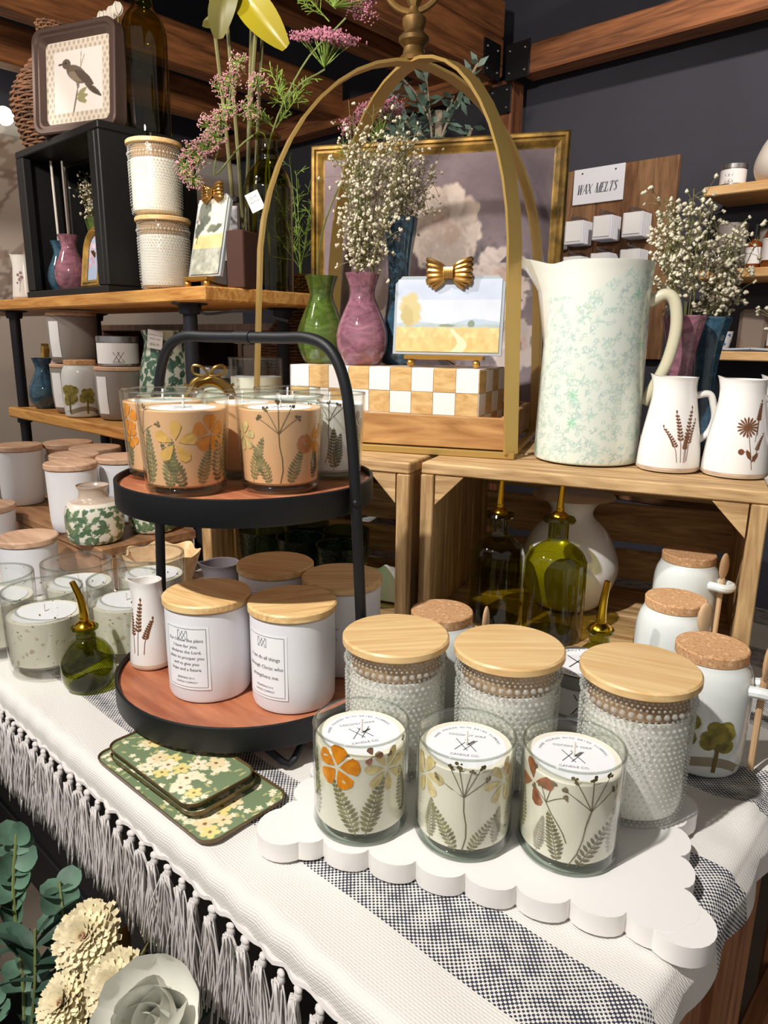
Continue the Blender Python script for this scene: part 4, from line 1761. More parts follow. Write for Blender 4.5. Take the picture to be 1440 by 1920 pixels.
for sx in (-1, 1):
    pts = arch(sx)
    dirv = Vector((hw, hd * sx, 0)).normalized()
    side = Vector((-dirv.y, dirv.x, 0))
    g_ = G().tube(pts, .01, 4, flat=(.0130, .0024), upv=side)
    obj('arch_band', g_, gold, lan, ang=30)
fin = G().lathe([(.005, AH - .002), (.022, AH), (.024, AH + .006), (.018, AH + .012), (.016, AH + .022), (.024, AH + .030), (.025, AH + .036), (.015, AH + .046), (.019, AH + .056), (.019, AH + .064), (.010, AH + .072), (.008, AH + .080)], 24)
fo = obj('finial', fin, gold_dark, lan)
obj('finial_tip', G().lathe([(.006, AH + .078), (.013, AH + .09), (.016, AH + .103), (.004, AH + .136), (0, AH + .14)], 6), gold_dark, fo, ang=20)
obj('hanging_ring', G().tube([(.052 * math.cos(a), 0, AH + .128 + .054 * math.sin(a)) for a in np.linspace(0, 2 * PI, 40)[:-1]], .0055, 8, closed=True), gold_dark, lan)
# wooden tray standing inside
TRZ = .0105
wt = G().box((0, 0, .004), (LW - .040, LD - .050, .008), .001)
obj('tray_floor', G().box((0, 0, TRZ + .004), (LW - .034, LD - .040, .008), .001), lantern_wood, lan)
for (c, dm) in (((0, -hd + .020, TRZ + .025), (LW - .032, .012, .05)), ((0, hd - .020, TRZ + .025), (LW - .032, .012, .05)), ((-hw + .022, 0, TRZ + .025), (.012, LD - .054, .05)), ((hw - .022, 0, TRZ + .025), (.012, LD - .054, .05))):
    obj('tray_side', G().box(c, dm, .0015), lantern_wood, lan)

# ------------------------------------------------------------------ checkerboard box inside the lantern
BW, BD, BH = .346, .170, .110
BA = R(20)
bc = (-.6686 - BW / 2 * math.cos(BA) - BD / 2 * math.sin(BA), .9504 - BW / 2 * math.sin(BA) + BD / 2 * math.cos(BA), ZC + TRZ + .0092)
bx = thing('checkerboard_box', 'white and tan inlaid checkerboard box inside the gold lantern', 'box', bc, BA)
bone = M('white_inlay', (240, 234, 228), .35)
horn = wood('tan_inlay', (196, 152, 92), (226, 190, 132), (20, 20, 60), .35)
obj('box_core', G().box((0, 0, BH / 2), (BW - .003, BD - .003, BH - .001)), M('box_core', (210, 190, 150), .6), bx)
nc, nr, ns = 9, 3, 4
cw, ch, cd = BW / nc, BH / nr, BD / ns
tf = {}
for j in range(nr):
    for i in range(nc):
        obj('tile', tf.setdefault(('f', (i + j) % 2), mesh(G().box((0, 0, 0), (cw - .0006, .003, ch - .0006), .0003), bone if (i + j) % 2 == 0 else horn, 'tile', 30)), None, bx, (-BW / 2 + cw * (i + .5), -BD / 2 + .0005, BH - ch * (j + .5)))
    for i in range(ns):
        obj('tile', tf.setdefault(('s', (i + j) % 2), mesh(G().box((0, 0, 0), (.003, cd - .0006, ch - .0006), .0003), horn if (i + j) % 2 == 0 else bone, 'tile', 30)), None, bx, (BW / 2 - .0005, -BD / 2 + cd * (i + .5), BH - ch * (j + .5)))
for i in range(nc):
    for k in range(ns):
        obj('tile', tf.setdefault(('t', (i + k) % 2), mesh(G().box((0, 0, 0), (cw - .0006, cd - .0006, .003), .0003), bone if (i + k) % 2 == 0 else horn, 'tile', 30)), None, bx, (-BW / 2 + cw * (i + .5), -BD / 2 + cd * (k + .5), BH + .0003))
ZB = bc[2] + BH + .0022

# ------------------------------------------------------------------ coloured glass vases
VP = [(.026, 0), (.031, .003), (.040, .022), (.0435, .042), (.040, .064), (.030, .088), (.0215, .108), (.0205, .120), (.025, .136), (.029, .147)]


def vase_geo(P, rib=0, n=40, th=.0025):
    sp = smoothp(P, 40)
    H_ = P[-1][1]
    g_ = G().lathe(sp + [(sp[-1][0] - th, H_ - .0005)] + [(max(r_ - th, .004), z) for (r_, z) in sp[::-4] if z > .012] + [(0, .010)], n)
    if rib:
        g_.v = [(x * (1 + .03 * math.cos(rib * math.atan2(y, x))), y * (1 + .03 * math.cos(rib * math.atan2(y, x))), z) for (x, y, z) in g_.v]
    return g_


bulb_me = {}


def bulb_vase(label, loc, m, k=1.0, P=VP, rib=0, name='bulb_vase', group='small coloured glass vases'):
    t = tag(obj(name, vase_geo([(r_ * k, z * k) for (r_, z) in P], rib), m, None, loc, ang=60), label, 'vase', group)
    return t


v_g = (-1.0020, .9160, ZB)
v_p = (-.9090, .9280, ZB)
bulb_vase('green glass bulb vase on the checkerboard box', v_g, green_mk, 1.05)
bulb_vase('pink glass bulb vase with dried flowers on the checkerboard box', v_p, pink_gl, 1.06)
BUD = [(.020, 0), (.030, .003), (.034, .02), (.032, .04), (.024, .085), (.0195, .125), (.0195, .165), (.0235, .2), (.029, .232), (.030, .245)]
v_b = (-.8970, 1.0110, ZB)
bulb_vase('tall ribbed blue glass vase with dried flowers inside the lantern', v_b, blue_mk, 1.04, BUD, 10, 'bud_vase')

# ------------------------------------------------------------------ dried baby's breath
bb_stem = M('dry_green_stem', (120, 116, 66), .85)
bb_fl = M('cream_blossom', (226, 216, 190), .9, var=.12, vscale=200)


def babys_breath(label, loc, h, spread, seed, n_st=9, n_fl=150, lean=(0, 0), fr=.0042, bottom=0.0, zone=.35):
    """stems fan out of the vase mouth; tiny blossoms crowd the upper part"""
    r_ = random.Random(seed)
    t = thing('dried_flowers', label, 'dried flowers', loc, 0, 'bunches of dried baby\'s breath')
    sg, fg = G(), G()
    for i in range(n_st):
        a = r_.uniform(0, 2 * PI)
        q = r_.uniform(.15, 1) * spread
        top = Vector((lean[0] + q * math.cos(a), lean[1] + q * math.sin(a), h * r_.uniform(.62, 1)))
        b0 = Vector((.006 * math.cos(a), .006 * math.sin(a), bottom))
        mid = b0.lerp(top, .5) * 1.0
        mid.x *= .75
        mid.y *= .75
        pts = smooth3([b0, mid, top], 4)
        sg.tube(pts, .0007, 4)
        for j in range(n_fl // n_st):
            tt = r_.uniform(zone, 1)
            p = b0.lerp(top, tt) if tt > .5 else b0.lerp(mid, tt * 2)
            e = Vector((r_.gauss(0, 1), r_.gauss(0, 1), r_.gauss(.4, .8))).normalized() * r_.uniform(.006, .030) * (spread / .04) ** .5
            c = p + e
            sg.tube([p, p.lerp(c, .5) + Vector((0, 0, .002)), c], .0004, 3)
            k = r_.uniform(.65, 1.1) * fr
            for b in range(3):
                fg.octa((c.x + r_.uniform(-.5, .5) * k, c.y + r_.uniform(-.5, .5) * k, c.z + r_.uniform(-.5, .5) * k), k * .75)
    obj('stems', sg, bb_stem, t, ang=0, kind='stuff')
    obj('blossoms', fg, bb_fl, t, ang=180, kind='stuff')
    return t


babys_breath('tall cream dried flowers rising from the pink bulb vase', (v_p[0], v_p[1], ZB + .10), .315, .085, 2, 26, 800, (.018, .0), .0044, -.03, .34)
babys_breath('cream dried flowers in the tall blue vase', (v_b[0], v_b[1], ZB + .20), .19, .062, 3, 14, 420, (.01, 0), .0040, -.05, .52)

# ------------------------------------------------------------------ small easel painting with bow


def bow_geo(s=1.0):
    """pleated ribbon bow, width about 70 mm, in the XZ plane"""
    g_ = G()
    for sx in (-1, 1):
        for k in range(5):
            z0 = (k - 2) * .0062
            pts = [(sx * .004, 0, z0 * .4), (sx * .015, -.006, z0 * .9 + .002), (sx * .030, -.007, z0 * 1.25 + .004), (sx * .036, -.002, z0 * 1.3 + .005), (sx * .030, .003, z0 * 1.2 + .003)]
            g_.tube([(x * s, y * s, z * s) for (x, y, z) in smooth3(pts, 4)], .0042 * s, 7)
        for k in range(3):
            pts = [(sx * .003, -.002, -.004), (sx * (.014 + .004 * k), -.004, -.016 + .002 * k), (sx * (.025 + .006 * k), -.003, -.024 + .004 * k)]
            g_.tube([(x * s, y * s, z * s) for (x, y, z) in smooth3(pts, 4)], .0032 * s, 6)
    for k in range(5):
        x = (k - 2) * .0032
        g_.tube([(x * s, -.008 * s, -.0085 * s), (x * s, -.0105 * s, 0), (x * s, -.008 * s, .0085 * s)], .0026 * s, 6)
    return g_


def meadow(w, h):
    def fn(C, X, Z):
        u, v = X / w, Z / h
        f = fbm(u, v, 4, 6)
        sky = np.array((198, 207, 224)) * (1 - v[:, None] * .06) + (f[:, None] - .45) * 26
        C[:] = sky
        C[v < .72] = (C[v < .72] * .6 + np.array((222, 220, 220)) * .4)
        hz = .40 + .05 * np.exp(-((u - .72) / .18) ** 2) + .02 * np.sin(u * 9)
        m = v < hz
        C[m] = np.array((176, 190, 206)) + (f[m, None] - .45) * 20
        m = v < .385 + .008 * np.sin(u * 23)
        C[m] = np.array((166, 180, 178)) + (f[m, None] - .45) * 40
        m = v < .34 + .004 * np.sin(u * 31)
        g2 = fbm(u, v * .5, 9, 26)
        C[m] = np.array((222, 190, 128)) + (g2[m, None] - .45) * 60
        m = v < .2
        C[m] = C[m] * .75 + np.array((206, 164, 92)) * .25
        path = np.abs(u - (.60 + .05 * np.sin(v * 14))) < .05 * (1.1 - v / .34) + .008
        C[path & (v < .32)] = (234, 214, 176)
        st_blob(C, u, v, .14, .58, .115, .26, .1, (198, 182, 128), 7, .9, .35)
        st_blob(C, u, v, .10, .50, .07, .17, .1, (186, 168, 112), 8, .9, .35)
        st_blob(C, u, v, .50, .365, .09, .02, 0, (128, 140, 118), 5, .5)
        st_blob(C, u, v, .73, .39, .035, .05, 0, (126, 140, 120), 6, .5)
    return fn


def oaks(w, h):
    def fn(C, X, Z):
        u, v = X / w, Z / h
        f = fbm(u, v * 1.6, 14, 7)
        C[:] = np.array((226, 214, 196)) + (f[:, None] - .45) * 40
        m = v < .52
        C[m] = np.array((222, 196, 138)) + (f[m, None] - .45) * 50
        m = v < .34
        C[m] = np.array((168, 168, 152)) + (f[m, None] - .45) * 110
        for (cx, cy, rx, ry, c) in ((.22, .82, .30, .16, (104, 108, 96)), (.30, .70, .20, .09, (92, 98, 84)), (.12, .60, .18, .10, (80, 86, 74)), (.75, .60, .22, .045, (96, 102, 84)), (.55, .60, .16, .05, (110, 116, 96)), (.85, .95, .12, .05, (128, 128, 110))):
            st_blob(C, u, v, cx, cy, rx, ry, .2, c, int(cx * 50), 1.1, .3)
        st_line(C, u, v, (.1, .42), (.16, .75), .012, (84, 84, 76))
        C += (fbm(u, v, 21, 30)[:, None] - .45) * 30
    return fn


def easel_painting(label, loc, rz, w, h, fn, tilt, bow=1.0, res=.0012):
    t = thing('easel_painting', label, 'framed picture', loc, rz)
    x = obj('canvas', panel(w - .010, h - .010, int(w / res), int(h / res), fn(w - .010, h - .010)), printed, t, (0, .012 - .0045, .0205 + .005), rot=(-tilt, 0, 0))
    gl_ = G()
    out = [(-w / 2, 0), (w / 2, 0), (w / 2, h - .012), (w / 2 - .012, h), (-w / 2 + .012, h), (-w / 2, h - .012)]
    Mx = Matrix.Translation((0, .012, .0205)) @ Matrix.Rotation(-tilt, 4, 'X') @ Matrix.Rotation(PI / 2, 4, 'X')
    obj('glass_block', G().prism(out, -.003, .0035, Mx), M('mirror_edge', (196, 204, 208), .12, .35), t, ang=20)
    ed = []
    cx = [(-w / 2 + .001, .001), (w / 2 - .001, .001), (w / 2 - .001, h - .012), (w / 2 - .012, h - .001), (-w / 2 + .012, h - .001), (-w / 2 + .001, h - .012)]
    obj('ledge', G().box((0, -.003, .0165), (w * .72, .022, .007), .001), gold_soft, t)
    for sx in (-1, 1):
        obj('ball_foot', G().ball((sx * w * .30, -.008, .0068), .0066, 14, 9), gold_soft, t)
    obj('easel_back', G().tube([(0, .012, .014), (0, .030 + .05, .0045)], .003, 6), gold_soft, t)
    obj('bow', bow_geo(bow), M('gold_ribbon', (190, 146, 82), .3, .9), t, (0, .008 - .004 + math.sin(tilt) * h, .0205 + h * math.cos(tilt) + .004))
    return t


ep = (-.7480, .9600, ZB)
easel_painting('small field landscape on gold easel with bow, inside the lantern', ep, LA, .186, .128, meadow, R(6))

# ------------------------------------------------------------------ large gilt frame with flower painting


def big_floral(w, h):
    def fn(C, X, Z):
        u, v = X / w, Z / h
        f = fbm(u, v, 31, 6)
        C[:] = np.array((134, 117, 122)) + (f[:, None] - .45) * 40
        C += ((1 - v)[:, None] - .4) * 18
        for (cx, cy, rx, ry, a, c) in ((.60, .38, .20, .12, .3, (110, 98, 102)), (.78, .30, .18, .12, 0, (118, 106, 108)), (.45, .56, .07, .16, .9, (86, 66, 68)), (.40, .45, .08, .10, .5, (96, 74, 74)), (.68, .55, .14, .10, .6, (124, 114, 116)), (.3, .3, .1, .2, .5, (132, 116, 118))):
            st_blob(C, u, v, cx, cy, rx, ry, a, c, int(cx * 90), 1.0, .4)
        rs = random.Random(8)

        def bloom(cx, cy, r_, c):
            for k in range(9):
                a = 2 * PI * k / 9 + rs.uniform(-.2, .2)
                cc = np.asarray(c) + rs.uniform(-14, 12)
                st_blob(C, u, v, cx + r_ * .55 * math.cos(a), cy + r_ * .6 * math.sin(a), r_ * .55, r_ * .42, a, cc, rs.randint(0, 99), .4, .6)
            for k in range(6):
                a = rs.uniform(0, 6.28)
                st_blob(C, u, v, cx + r_ * .22 * math.cos(a), cy + r_ * .24 * math.sin(a), r_ * .32, r_ * .24, a, np.asarray(c) + np.array((-8, -22, -26)) * rs.uniform(.2, 1), rs.randint(0, 99), .5, .5)
        bloom(.55, .72, .155, (222, 202, 188))
        bloom(.79, .50, .135, (220, 202, 192))
        bloom(.62, .36, .125, (212, 192, 184))
        bloom(.88, .27, .10, (214, 198, 190))
        bloom(.30, .30, .12, (196, 178, 174))
        for k in range(26):
            st_leaf(C, u, v, rs.uniform(.35, .95), rs.uniform(.2, .6), .07, .012, rs.uniform(0, 6.28), rs.choice(((104, 94, 98), (150, 140, 134), (176, 164, 152))))
        C += (fbm(u * 6, v * 6, 41, 14)[:, None] - .45) * 12
    return fn


FWd, FHt = .520, .560
fp = (-.9637, 1.1816, ZC + .002)
bf = thing('gilt_picture', 'large gilt frame with pale flower painting behind the lantern', 'framed picture', fp, R(27))
lean = R(-1.5)
obj('canvas', panel(FWd - .05, FHt - .05, 200, 215, big_floral(FWd - .05, FHt - .05)), canvas_m, bf, (0, -.002, .027), rot=(lean, 0, 0))
obj('backing', G().box((0, .008, FHt / 2), (FWd - .02, .008, FHt - .02)), black_wood, bf, rot=(lean, 0, 0))


def frame_rails(parent, w, h, prof, m, name='frame_rail', rot=None, arch=False):
    """four mitred rails; prof = (inward distance, depth towards the viewer)"""
    n = len(prof)
    for side in range(4):
        g_ = G()
        v = []
        for (dn, dp) in prof:
            if side == 0:
                a, b = (-w / 2 + dn, dn), (w / 2 - dn, dn)
            elif side == 1:
                a, b = (w / 2 - dn, dn), (w / 2 - dn, h - dn)
            elif side == 2:
                a, b = (w / 2 - dn, h - dn), (-w / 2 + dn, h - dn)
            else:
                a, b = (-w / 2 + dn, h - dn), (-w / 2 + dn, dn)
            v += [(a[0], -dp, a[1]), (b[0], -dp, b[1])]
        f = [(2 * k, 2 * k + 1, 2 * k + 3, 2 * k + 2) for k in range(n - 1)]
        g_.add(v, f)
        obj(name, g_, m, parent, rot=rot or (0, 0, 0), ang=40)


frame_rails(bf, FWd, FHt, [(0, -.012), (0, .008), (.004, .013), (.009, .013), (.011, .009), (.016, .010), (.021, .007), (.024, .004), (.028, .003), (.030, -.004)], gold_frame, rot=(lean, 0, 0))

# ------------------------------------------------------------------ big mint floral pitcher
PP = [(.066, 0), (.0745, .002), (.0775, .008), (.0770, .05), (.0750, .12), (.0735, .20), (.0740, .262), (.0760, .286)]


def mint(C, s, z, T, row):
    C[:] = (226, 226, 214)
    rs = random.Random(4)
    W_ = 2 * PI * .0757
    mask = z < .238 + .045 * np.clip((np.cos(T - (PI + .35)) * -1 + .55), 0, 1.2)
    C2 = C.copy()
    C2[:] = (220, 226, 214)
    for k in range(1500):
        x, y = rs.uniform(-W_ / 2, W_ / 2), rs.uniform(.004, .285)
        c = rs.choice(((188, 207, 196), (184, 208, 194), (196, 211, 194), (180, 199, 192)))
        if rs.random() < .55:
            st_flower(C2, s, z, x, y, rs.uniform(.0030, .0046), 5, rs.uniform(0, 6), c, (224, 228, 216), .42)
        else:
            for j in range(4):
                st_leaf(C2, s, z, x, y, rs.uniform(.006, .010), .0010, rs.uniform(0, 6.28), c)
    for k in range(16):
        x, y = rs.uniform(-W_ / 2, W_ / 2), rs.uniform(.02, .25)
        for j in range(9):
            st_leaf(C2, s, z, x, y, rs.uniform(.007, .013), .0010, j * .7 + rs.uniform(0, .3), rs.choice(((150, 200, 172), (160, 208, 180), (160, 204, 160))))
    C[mask] = C2[mask]


fpz = facing(-.508, 1.010)
pt = thing('floral_pitcher', 'large white pitcher with faint mint floral pattern on the crate', 'pitcher', (-.506, 1.010, ZC + .0008))
pg = plathe(smoothp(PP, 40), 260, 170, mint)
sdir = PI      # spout direction in the pitcher's own frame
ring0 = len(pg.v)
top_ring = pg.v[-260:]
inn = [(.0725, .284), (.0715, .25), (.070, .15), (0, .06)]
vv = []
gi = G().lathe(inn, 260, caps=False)
k0 = len(pg.v)
ncol = len(gi.v)
pg.v += gi.v
pg.f += [tuple(i_ + k0 for i_ in q) for q in gi.f]
pg.f += [(k0 - 260 + i_, k0 - 260 + (i_ + 1) % 260, k0 + (i_ + 1) % 260, k0 + i_) for i_ in range(260)]
pg.c = np.vstack([pg.c, np.tile(lin((226, 226, 216)), (ncol, 1))])
for (x, y, z) in pg.v:
    a = math.atan2(y, x)
    d = (a - sdir + PI) % (2 * PI) - PI
    k = max(0, (z - .215) / .07) ** 1.5 * math.exp(-(d / .40) ** 2)
    r_ = math.hypot(x, y)
    f_ = 1 + k * .046 / max(r_, .02)
    vv.append((x * f_, y * f_, z + .010 * k - .004 * max(0, (z - .2) / .085) * math.exp(-((abs(d) - .62) / .25) ** 2)))
pg.v = vv
obj('body', pg, glazed, pt, ang=60, rz=0)
hpts = [(.071, 0, .232), (.092, 0, .243), (.106, 0, .232), (.111, 0, .195), (.104, 0, .15), (.090, 0, .115), (.0765, 0, .088)]
obj('handle', G().tube(smooth3(hpts, 6), [.0085] * 37, 12), M('cream_glaze', (226, 218, 186), .25, coat=.4), pt, rz=0.0)
pt.rotation_euler = (0, 0, fpz + R(88))

# ------------------------------------------------------------------ little botanical creamers on the crate
CP = [(.036, 0), (.0415, .002), (.0425, .010), (.0400, .040), (.0335, .080), (.0285, .110), (.0280, .124), (.0290, .130)]


def daisy_print():
    P = []
    for k in range(16):
        P += [petal2(0, .055, .0135, .0013, 2 * PI * k / 16)]
    P += [disc2(0, .055, .004, 9)]
    P += pline([(.002, .045), (.006, .02), (.009, 0)], .0009) + pline([(.0085, .01), (.012, .05), (.014, .075)], .0008)
    P += lav2(.013, .045, .042, .1, .0036) + lav2(.012, .01, .035, .3, .003)
    P += [leaf2(.007, .012, .016, .003, 2.0), leaf2(.008, .010, .015, .003, 1.0)]
    P += pline([(.005, .022), (-.004, .024)], .0008) + [disc2(-.006, .023, .004, 8)]
    return P


lav3 = lav2(.0, 0, .066, -.12, .0042) + lav2(.006, 0, .072, .12, .0042) + lav2(-.005, .0, .046, -.42, .0038) + lav2(.008, .002, .054, .25, .0036) + lav2(.004, 0, .04, .1, .0036)
f1 = facing(-.3885, 1.016)
creamer('creamer', 'white creamer with lavender print, next to the big pitcher', (-.3815, 1.0165, ZC + .0012), CP, f1 - R(88), f1 + R(105), [(f1 + R(22), .016, lav3, sepia)], bulge=.006, group='white botanical creamers on the crate')
f2 = facing(-.3043, 1.0277)
creamer('creamer', 'white creamer with daisy and sprig print, right end of the crate', (-.2985, 1.0400, ZC + .0012), CP, f2 - R(88), f2 + R(88), [(f2 + R(16), .014, daisy_print(), sepia)], bulge=.006, group='white botanical creamers on the crate')
f3 = facing(-.265, 1.115)
creamer('creamer', 'white creamer half hidden behind the daisy creamer', (-.2700, 1.1350, ZC + .0012), CP, f3 - R(88), f3 + R(88), [(f3 + R(20), .016, lav3, sepia)], bulge=.006, group='white botanical creamers on the crate')

FBUD = [(.022, 0), (.030, .003), (.032, .02), (.026, .05), (.0185, .09), (.0175, .12), (.020, .15), (.025, .178), (.0295, .196), (.030, .2)]
bulb_vase('ribbed pink bud vase with dried flowers, right of the big pitcher', (-.4200, 1.1250, ZC + .0012), pink_gl, 1.08, FBUD, 10, 'bud_vase')
bulb_vase('ribbed blue bud vase with dried flowers, behind the pink one', (-.4080, 1.2000, ZC + .0012), blue_mk, 1.08, FBUD, 10, 'bud_vase')
babys_breath('dried flowers in the pink bud vase beside the pitcher', (-.42, 1.125, ZC + .185), .215, .050, 5, 13, 360, (-.014, -.012), .0046, -.06, .50)
babys_breath('dried flowers in the blue bud vase beside the pitcher', (-.408, 1.20, ZC + .185), .170, .042, 6, 13, 400, (.012, .008), .0048, -.06, .5)
bulb_vase('green bud vase at the right end behind the daisy creamer', (-.2900, 1.2200, ZC + .0012), green_mk, .85, FBUD, 10, 'bud_vase')
babys_breath('dried flowers in the green bud vase at the right edge', (-.29, 1.22, ZC + .16), .12, .05, 9, 7, 90, (0, 0), .0048, -.05, .3)

# ------------------------------------------------------------------ pipe shelf unit on the left
SY0, SY1 = .74, 1.03
ZU2, ZL2 = 1.294, 1.014     # shelf tops
XR2 = -1.112
shf = thing('pipe_shelf', 'pine board shelf unit on dark metal pipes at the left', 'shelf unit', (0, 0, 0))
obj('upper_board', G().box((0, 0, 0), (1.60, SY1 - SY0, .026), .003), pine, shf, (XR2 - .80, (SY0 + SY1) / 2, ZU2 - .013))
obj('lower_board', G().box((0, 0, 0), (.945, SY1 - SY0, .026), .003), pine, shf, (-1.132 - .4725, (SY0 + SY1) / 2, ZL2 - .013))
for (x, y) in ((-2.06, .775), (-1.215, .775), (-2.06, 1.0), (-1.215, 1.0)):
    P_ = obj('pipe_post', G().lathe([(.0135, 0), (.0135, ZU2 - .028 - TZ)], 16), pipe_metal, shf, (x, y, TZ + .004))
    obj('flange', G().lathe([(.034, 0), (.034, .004), (.022, .007), (.019, .022)], 20), pipe_metal, P_, (0, 0, ZU2 - .028 - TZ - .0), rot=(PI, 0, 0))
    obj('collar', G().lathe([(.0135, -.02), (.019, -.018), (.019, .002)], 18), pipe_metal, P_, (0, 0, ZL2 - .028 - TZ))
obj('cord', G().tube(smooth3([(-1.19, .78, 1.263), (-1.14, .76, 1.247), (-1.08, .80, 1.252), (-1.03, .86, 1.236)]), .0025, 6), black_metal, shf)

ZS = ZU2 + .0006
# hobnail jars on the upper shelf
g2 = 'hobnail jars stacked on the pine shelf'
hob_jar('dotted glass jar on top of two others on the pine shelf', (-1.3600, .805, ZS + .1400), .2, g2)
hob_jar('dotted glass jar, lower left of the stack on the pine shelf', (-1.4380, .862, ZS), .5, g2)
hob_jar('dotted glass jar, lower right of the stack beside the little landscape', (-1.3430, .805, ZS), 1.1, g2)

easel_painting('narrow wooded landscape on gold easel with bow, on the pine shelf', (-1.1900, .785, ZS), R(6), .090, .150, oaks, R(13), bow=.72)

# white creamer on the shelf edge
cb = [disc2(.0, .03, .004), disc2(.006, .036, .0045), disc2(-.004, .042, .004), disc2(.004, .047, .004), disc2(-.006, .022, .003)] + pline([(.0, .0), (.002, .02), (-.001, .045)], .0008) + pline([(.002, .02), (.008, .036)], .0008)
fx = facing(-2.02, .80)
creamer('milk_pitcher', 'white pitcher with pink sprig print at the left end of the pine shelf', (-2.020, .800, ZS), [(.030, 0), (.0355, .002), (.0360, .010), (.0330, .045), (.0300, .085), (.0295, .105), (.0300, .112)], fx - R(100), fx + R(55), [(fx - R(30), .02, cb, M('mauve_print', (150, 116, 116), .6))], bulge=.006)

# black crate standing on the shelf
BX0, BX1, BZH, BDp = -1.915, -1.495, .336, .235
bcx = thing('black_crate', 'black stained wooden crate standing open on the pine shelf', 'crate', (BX0, .757, ZS))
w_, h_, d_ = BX1 - BX0, BZH, BDp
for (nm, c, dm) in (('bottom_board', (w_ / 2, d_ / 2, .008), (w_, d_, .016)), ('top_board', (w_ / 2, d_ * .25, h_ - .008), (w_, d_ * .47, .016)), ('top_board', (w_ / 2, d_ * .75, h_ - .008), (w_, d_ * .47, .016))):
    obj(nm, G().box(c, dm, .002), black_wood, bcx)
for sx in (0, 1):
    x0 = .008 if sx == 0 else w_ - .008
    for k in range(2):
        obj('side_board', G().box((x0, d_ * (.25 + .5 * k), h_ / 2), (.016, d_ * .47, h_ - .033), .002), black_wood, bcx)
    obj('corner_post', G().box((x0 + (.022 if sx == 0 else -.022), .012, h_ / 2), (.028, .020, h_ - .034), .002), black_wood, bcx)
for k in range(4):
    obj('back_slat', G().box((w_ / 2, d_ - .006, .016 + (h_ - .03) * (k + .5) / 4), (w_ - .034, .010, (h_ - .03) / 4 - .006), .002), black_wood, bcx)
ZB2 = ZS + .0168
bulb_vase('blue glass bulb vase in the black crate, holding a white reed', (-1.835, .815, ZB2), blue_mk, .80)
bulb_vase('pink glass bulb vase in the black crate, beside the blue one', (-1.762, .803, ZB2), pink_gl, .85)
obj_ = tag(obj('diffuser_reed', G().tube([(0, 0, .05), (-.008, .0, .30)], .0028, 6), M('white_reed', (226, 220, 212), .7), None, (-1.838, .815, ZB2)), 'white diffuser reed standing in the blue vase', 'reed', 'diffuser reeds in the black crate')
obj_ = tag(obj('diffuser_reed', G().tube([(0, 0, .05), (-.014, .005, .288)], .0022, 6), M('grey_reed', (150, 142, 134), .7), None, (-1.758, .803, ZB2)), 'thin grey diffuser reed standing in the pink vase', 'reed', 'diffuser reeds in the black crate')
bulb_vase('ribbed green bud vase with dried flowers in the black crate', (-1.822, .905, ZB2), green_mk, .90, FBUD, 10, 'bud_vase')
babys_breath('faded dried flowers in the green vase inside the black crate', (-1.822, .905, ZB2 + .17), .125, .042, 12, 8, 150, (-.01, 0), .0042, -.05, .3)


def arched_frame(label, loc, rz, w, h, m, pic, tilt=R(8)):
    t = thing('gilt_picture', label, 'picture frame', loc, rz)
    n = 14

    def outline(dn):
        r_ = w / 2 - dn
        zc = h - w / 2
        pts = [(-w / 2 + dn, dn), (w / 2 - dn, dn)]
        for k in range(n + 1):
            a = PI * k / n
            pts.append((r_ * math.cos(a), zc + r_ * math.sin(a)))
        return pts
    prof = [(0, -.008), (0, .006), (.004, .010), (.008, .008), (.011, .010), (.015, .006), (.018, .002)]
    rings = [outline(d) for d, _ in prof]
    m_ = len(rings[0])
    v, f = [], []
    for (rg, (_, dp)) in zip(rings, prof):
        v += [(p[0], -dp, p[1]) for p in rg]
    for j in range(len(prof) - 1):
        f += [(j * m_ + k, j * m_ + (k + 1) % m_, (j + 1) * m_ + (k + 1) % m_, (j + 1) * m_ + k) for k in range(m_)]
    obj('moulding', G().add(v, f), m, t, rot=(-tilt, 0, 0), ang=40)
    pn = panel(w - .034, h - .034, 50, 70, pic)
    vv = []
    for (x, y, z) in pn.v:
        zz = z + .017
        zc = h - w / 2
        r_ = w / 2 - .016
        if zz > zc:
            mx_ = math.sqrt(max(r_ * r_ - (zz - zc) ** 2, 0))
            x = max(-mx_, min(mx_, x))
        vv.append((x, y - .0005, zz))
    pn.v = vv
    obj('picture', pn, printed, t, rot=(-tilt, 0, 0))
    obj('strut', G().tube([(0, .004, h * .6), (0, .05, .004)], .004, 6), gold_dark, t)
    return t


def blossom_pic(C, X, Z):
    C[:] = (172, 190, 222)
    rs = random.Random(2)
    for k in range(60):
        st_flower(C, X, Z, rs.uniform(0, .08), rs.uniform(.03, .12), rs.uniform(.003, .007), 5, rs.uniform(0, 6), rs.choice(((226, 190, 204), (238, 214, 222), (206, 160, 180))), (190, 120, 130), .25)


arched_frame('arched gilt frame with blossom print inside the black crate', (-1.648, .800, ZB2 + .0012), R(-4), .105, .135, gold_frame, blossom_pic)

# on top of the black crate
ZT2 = ZS + BZH + .0008


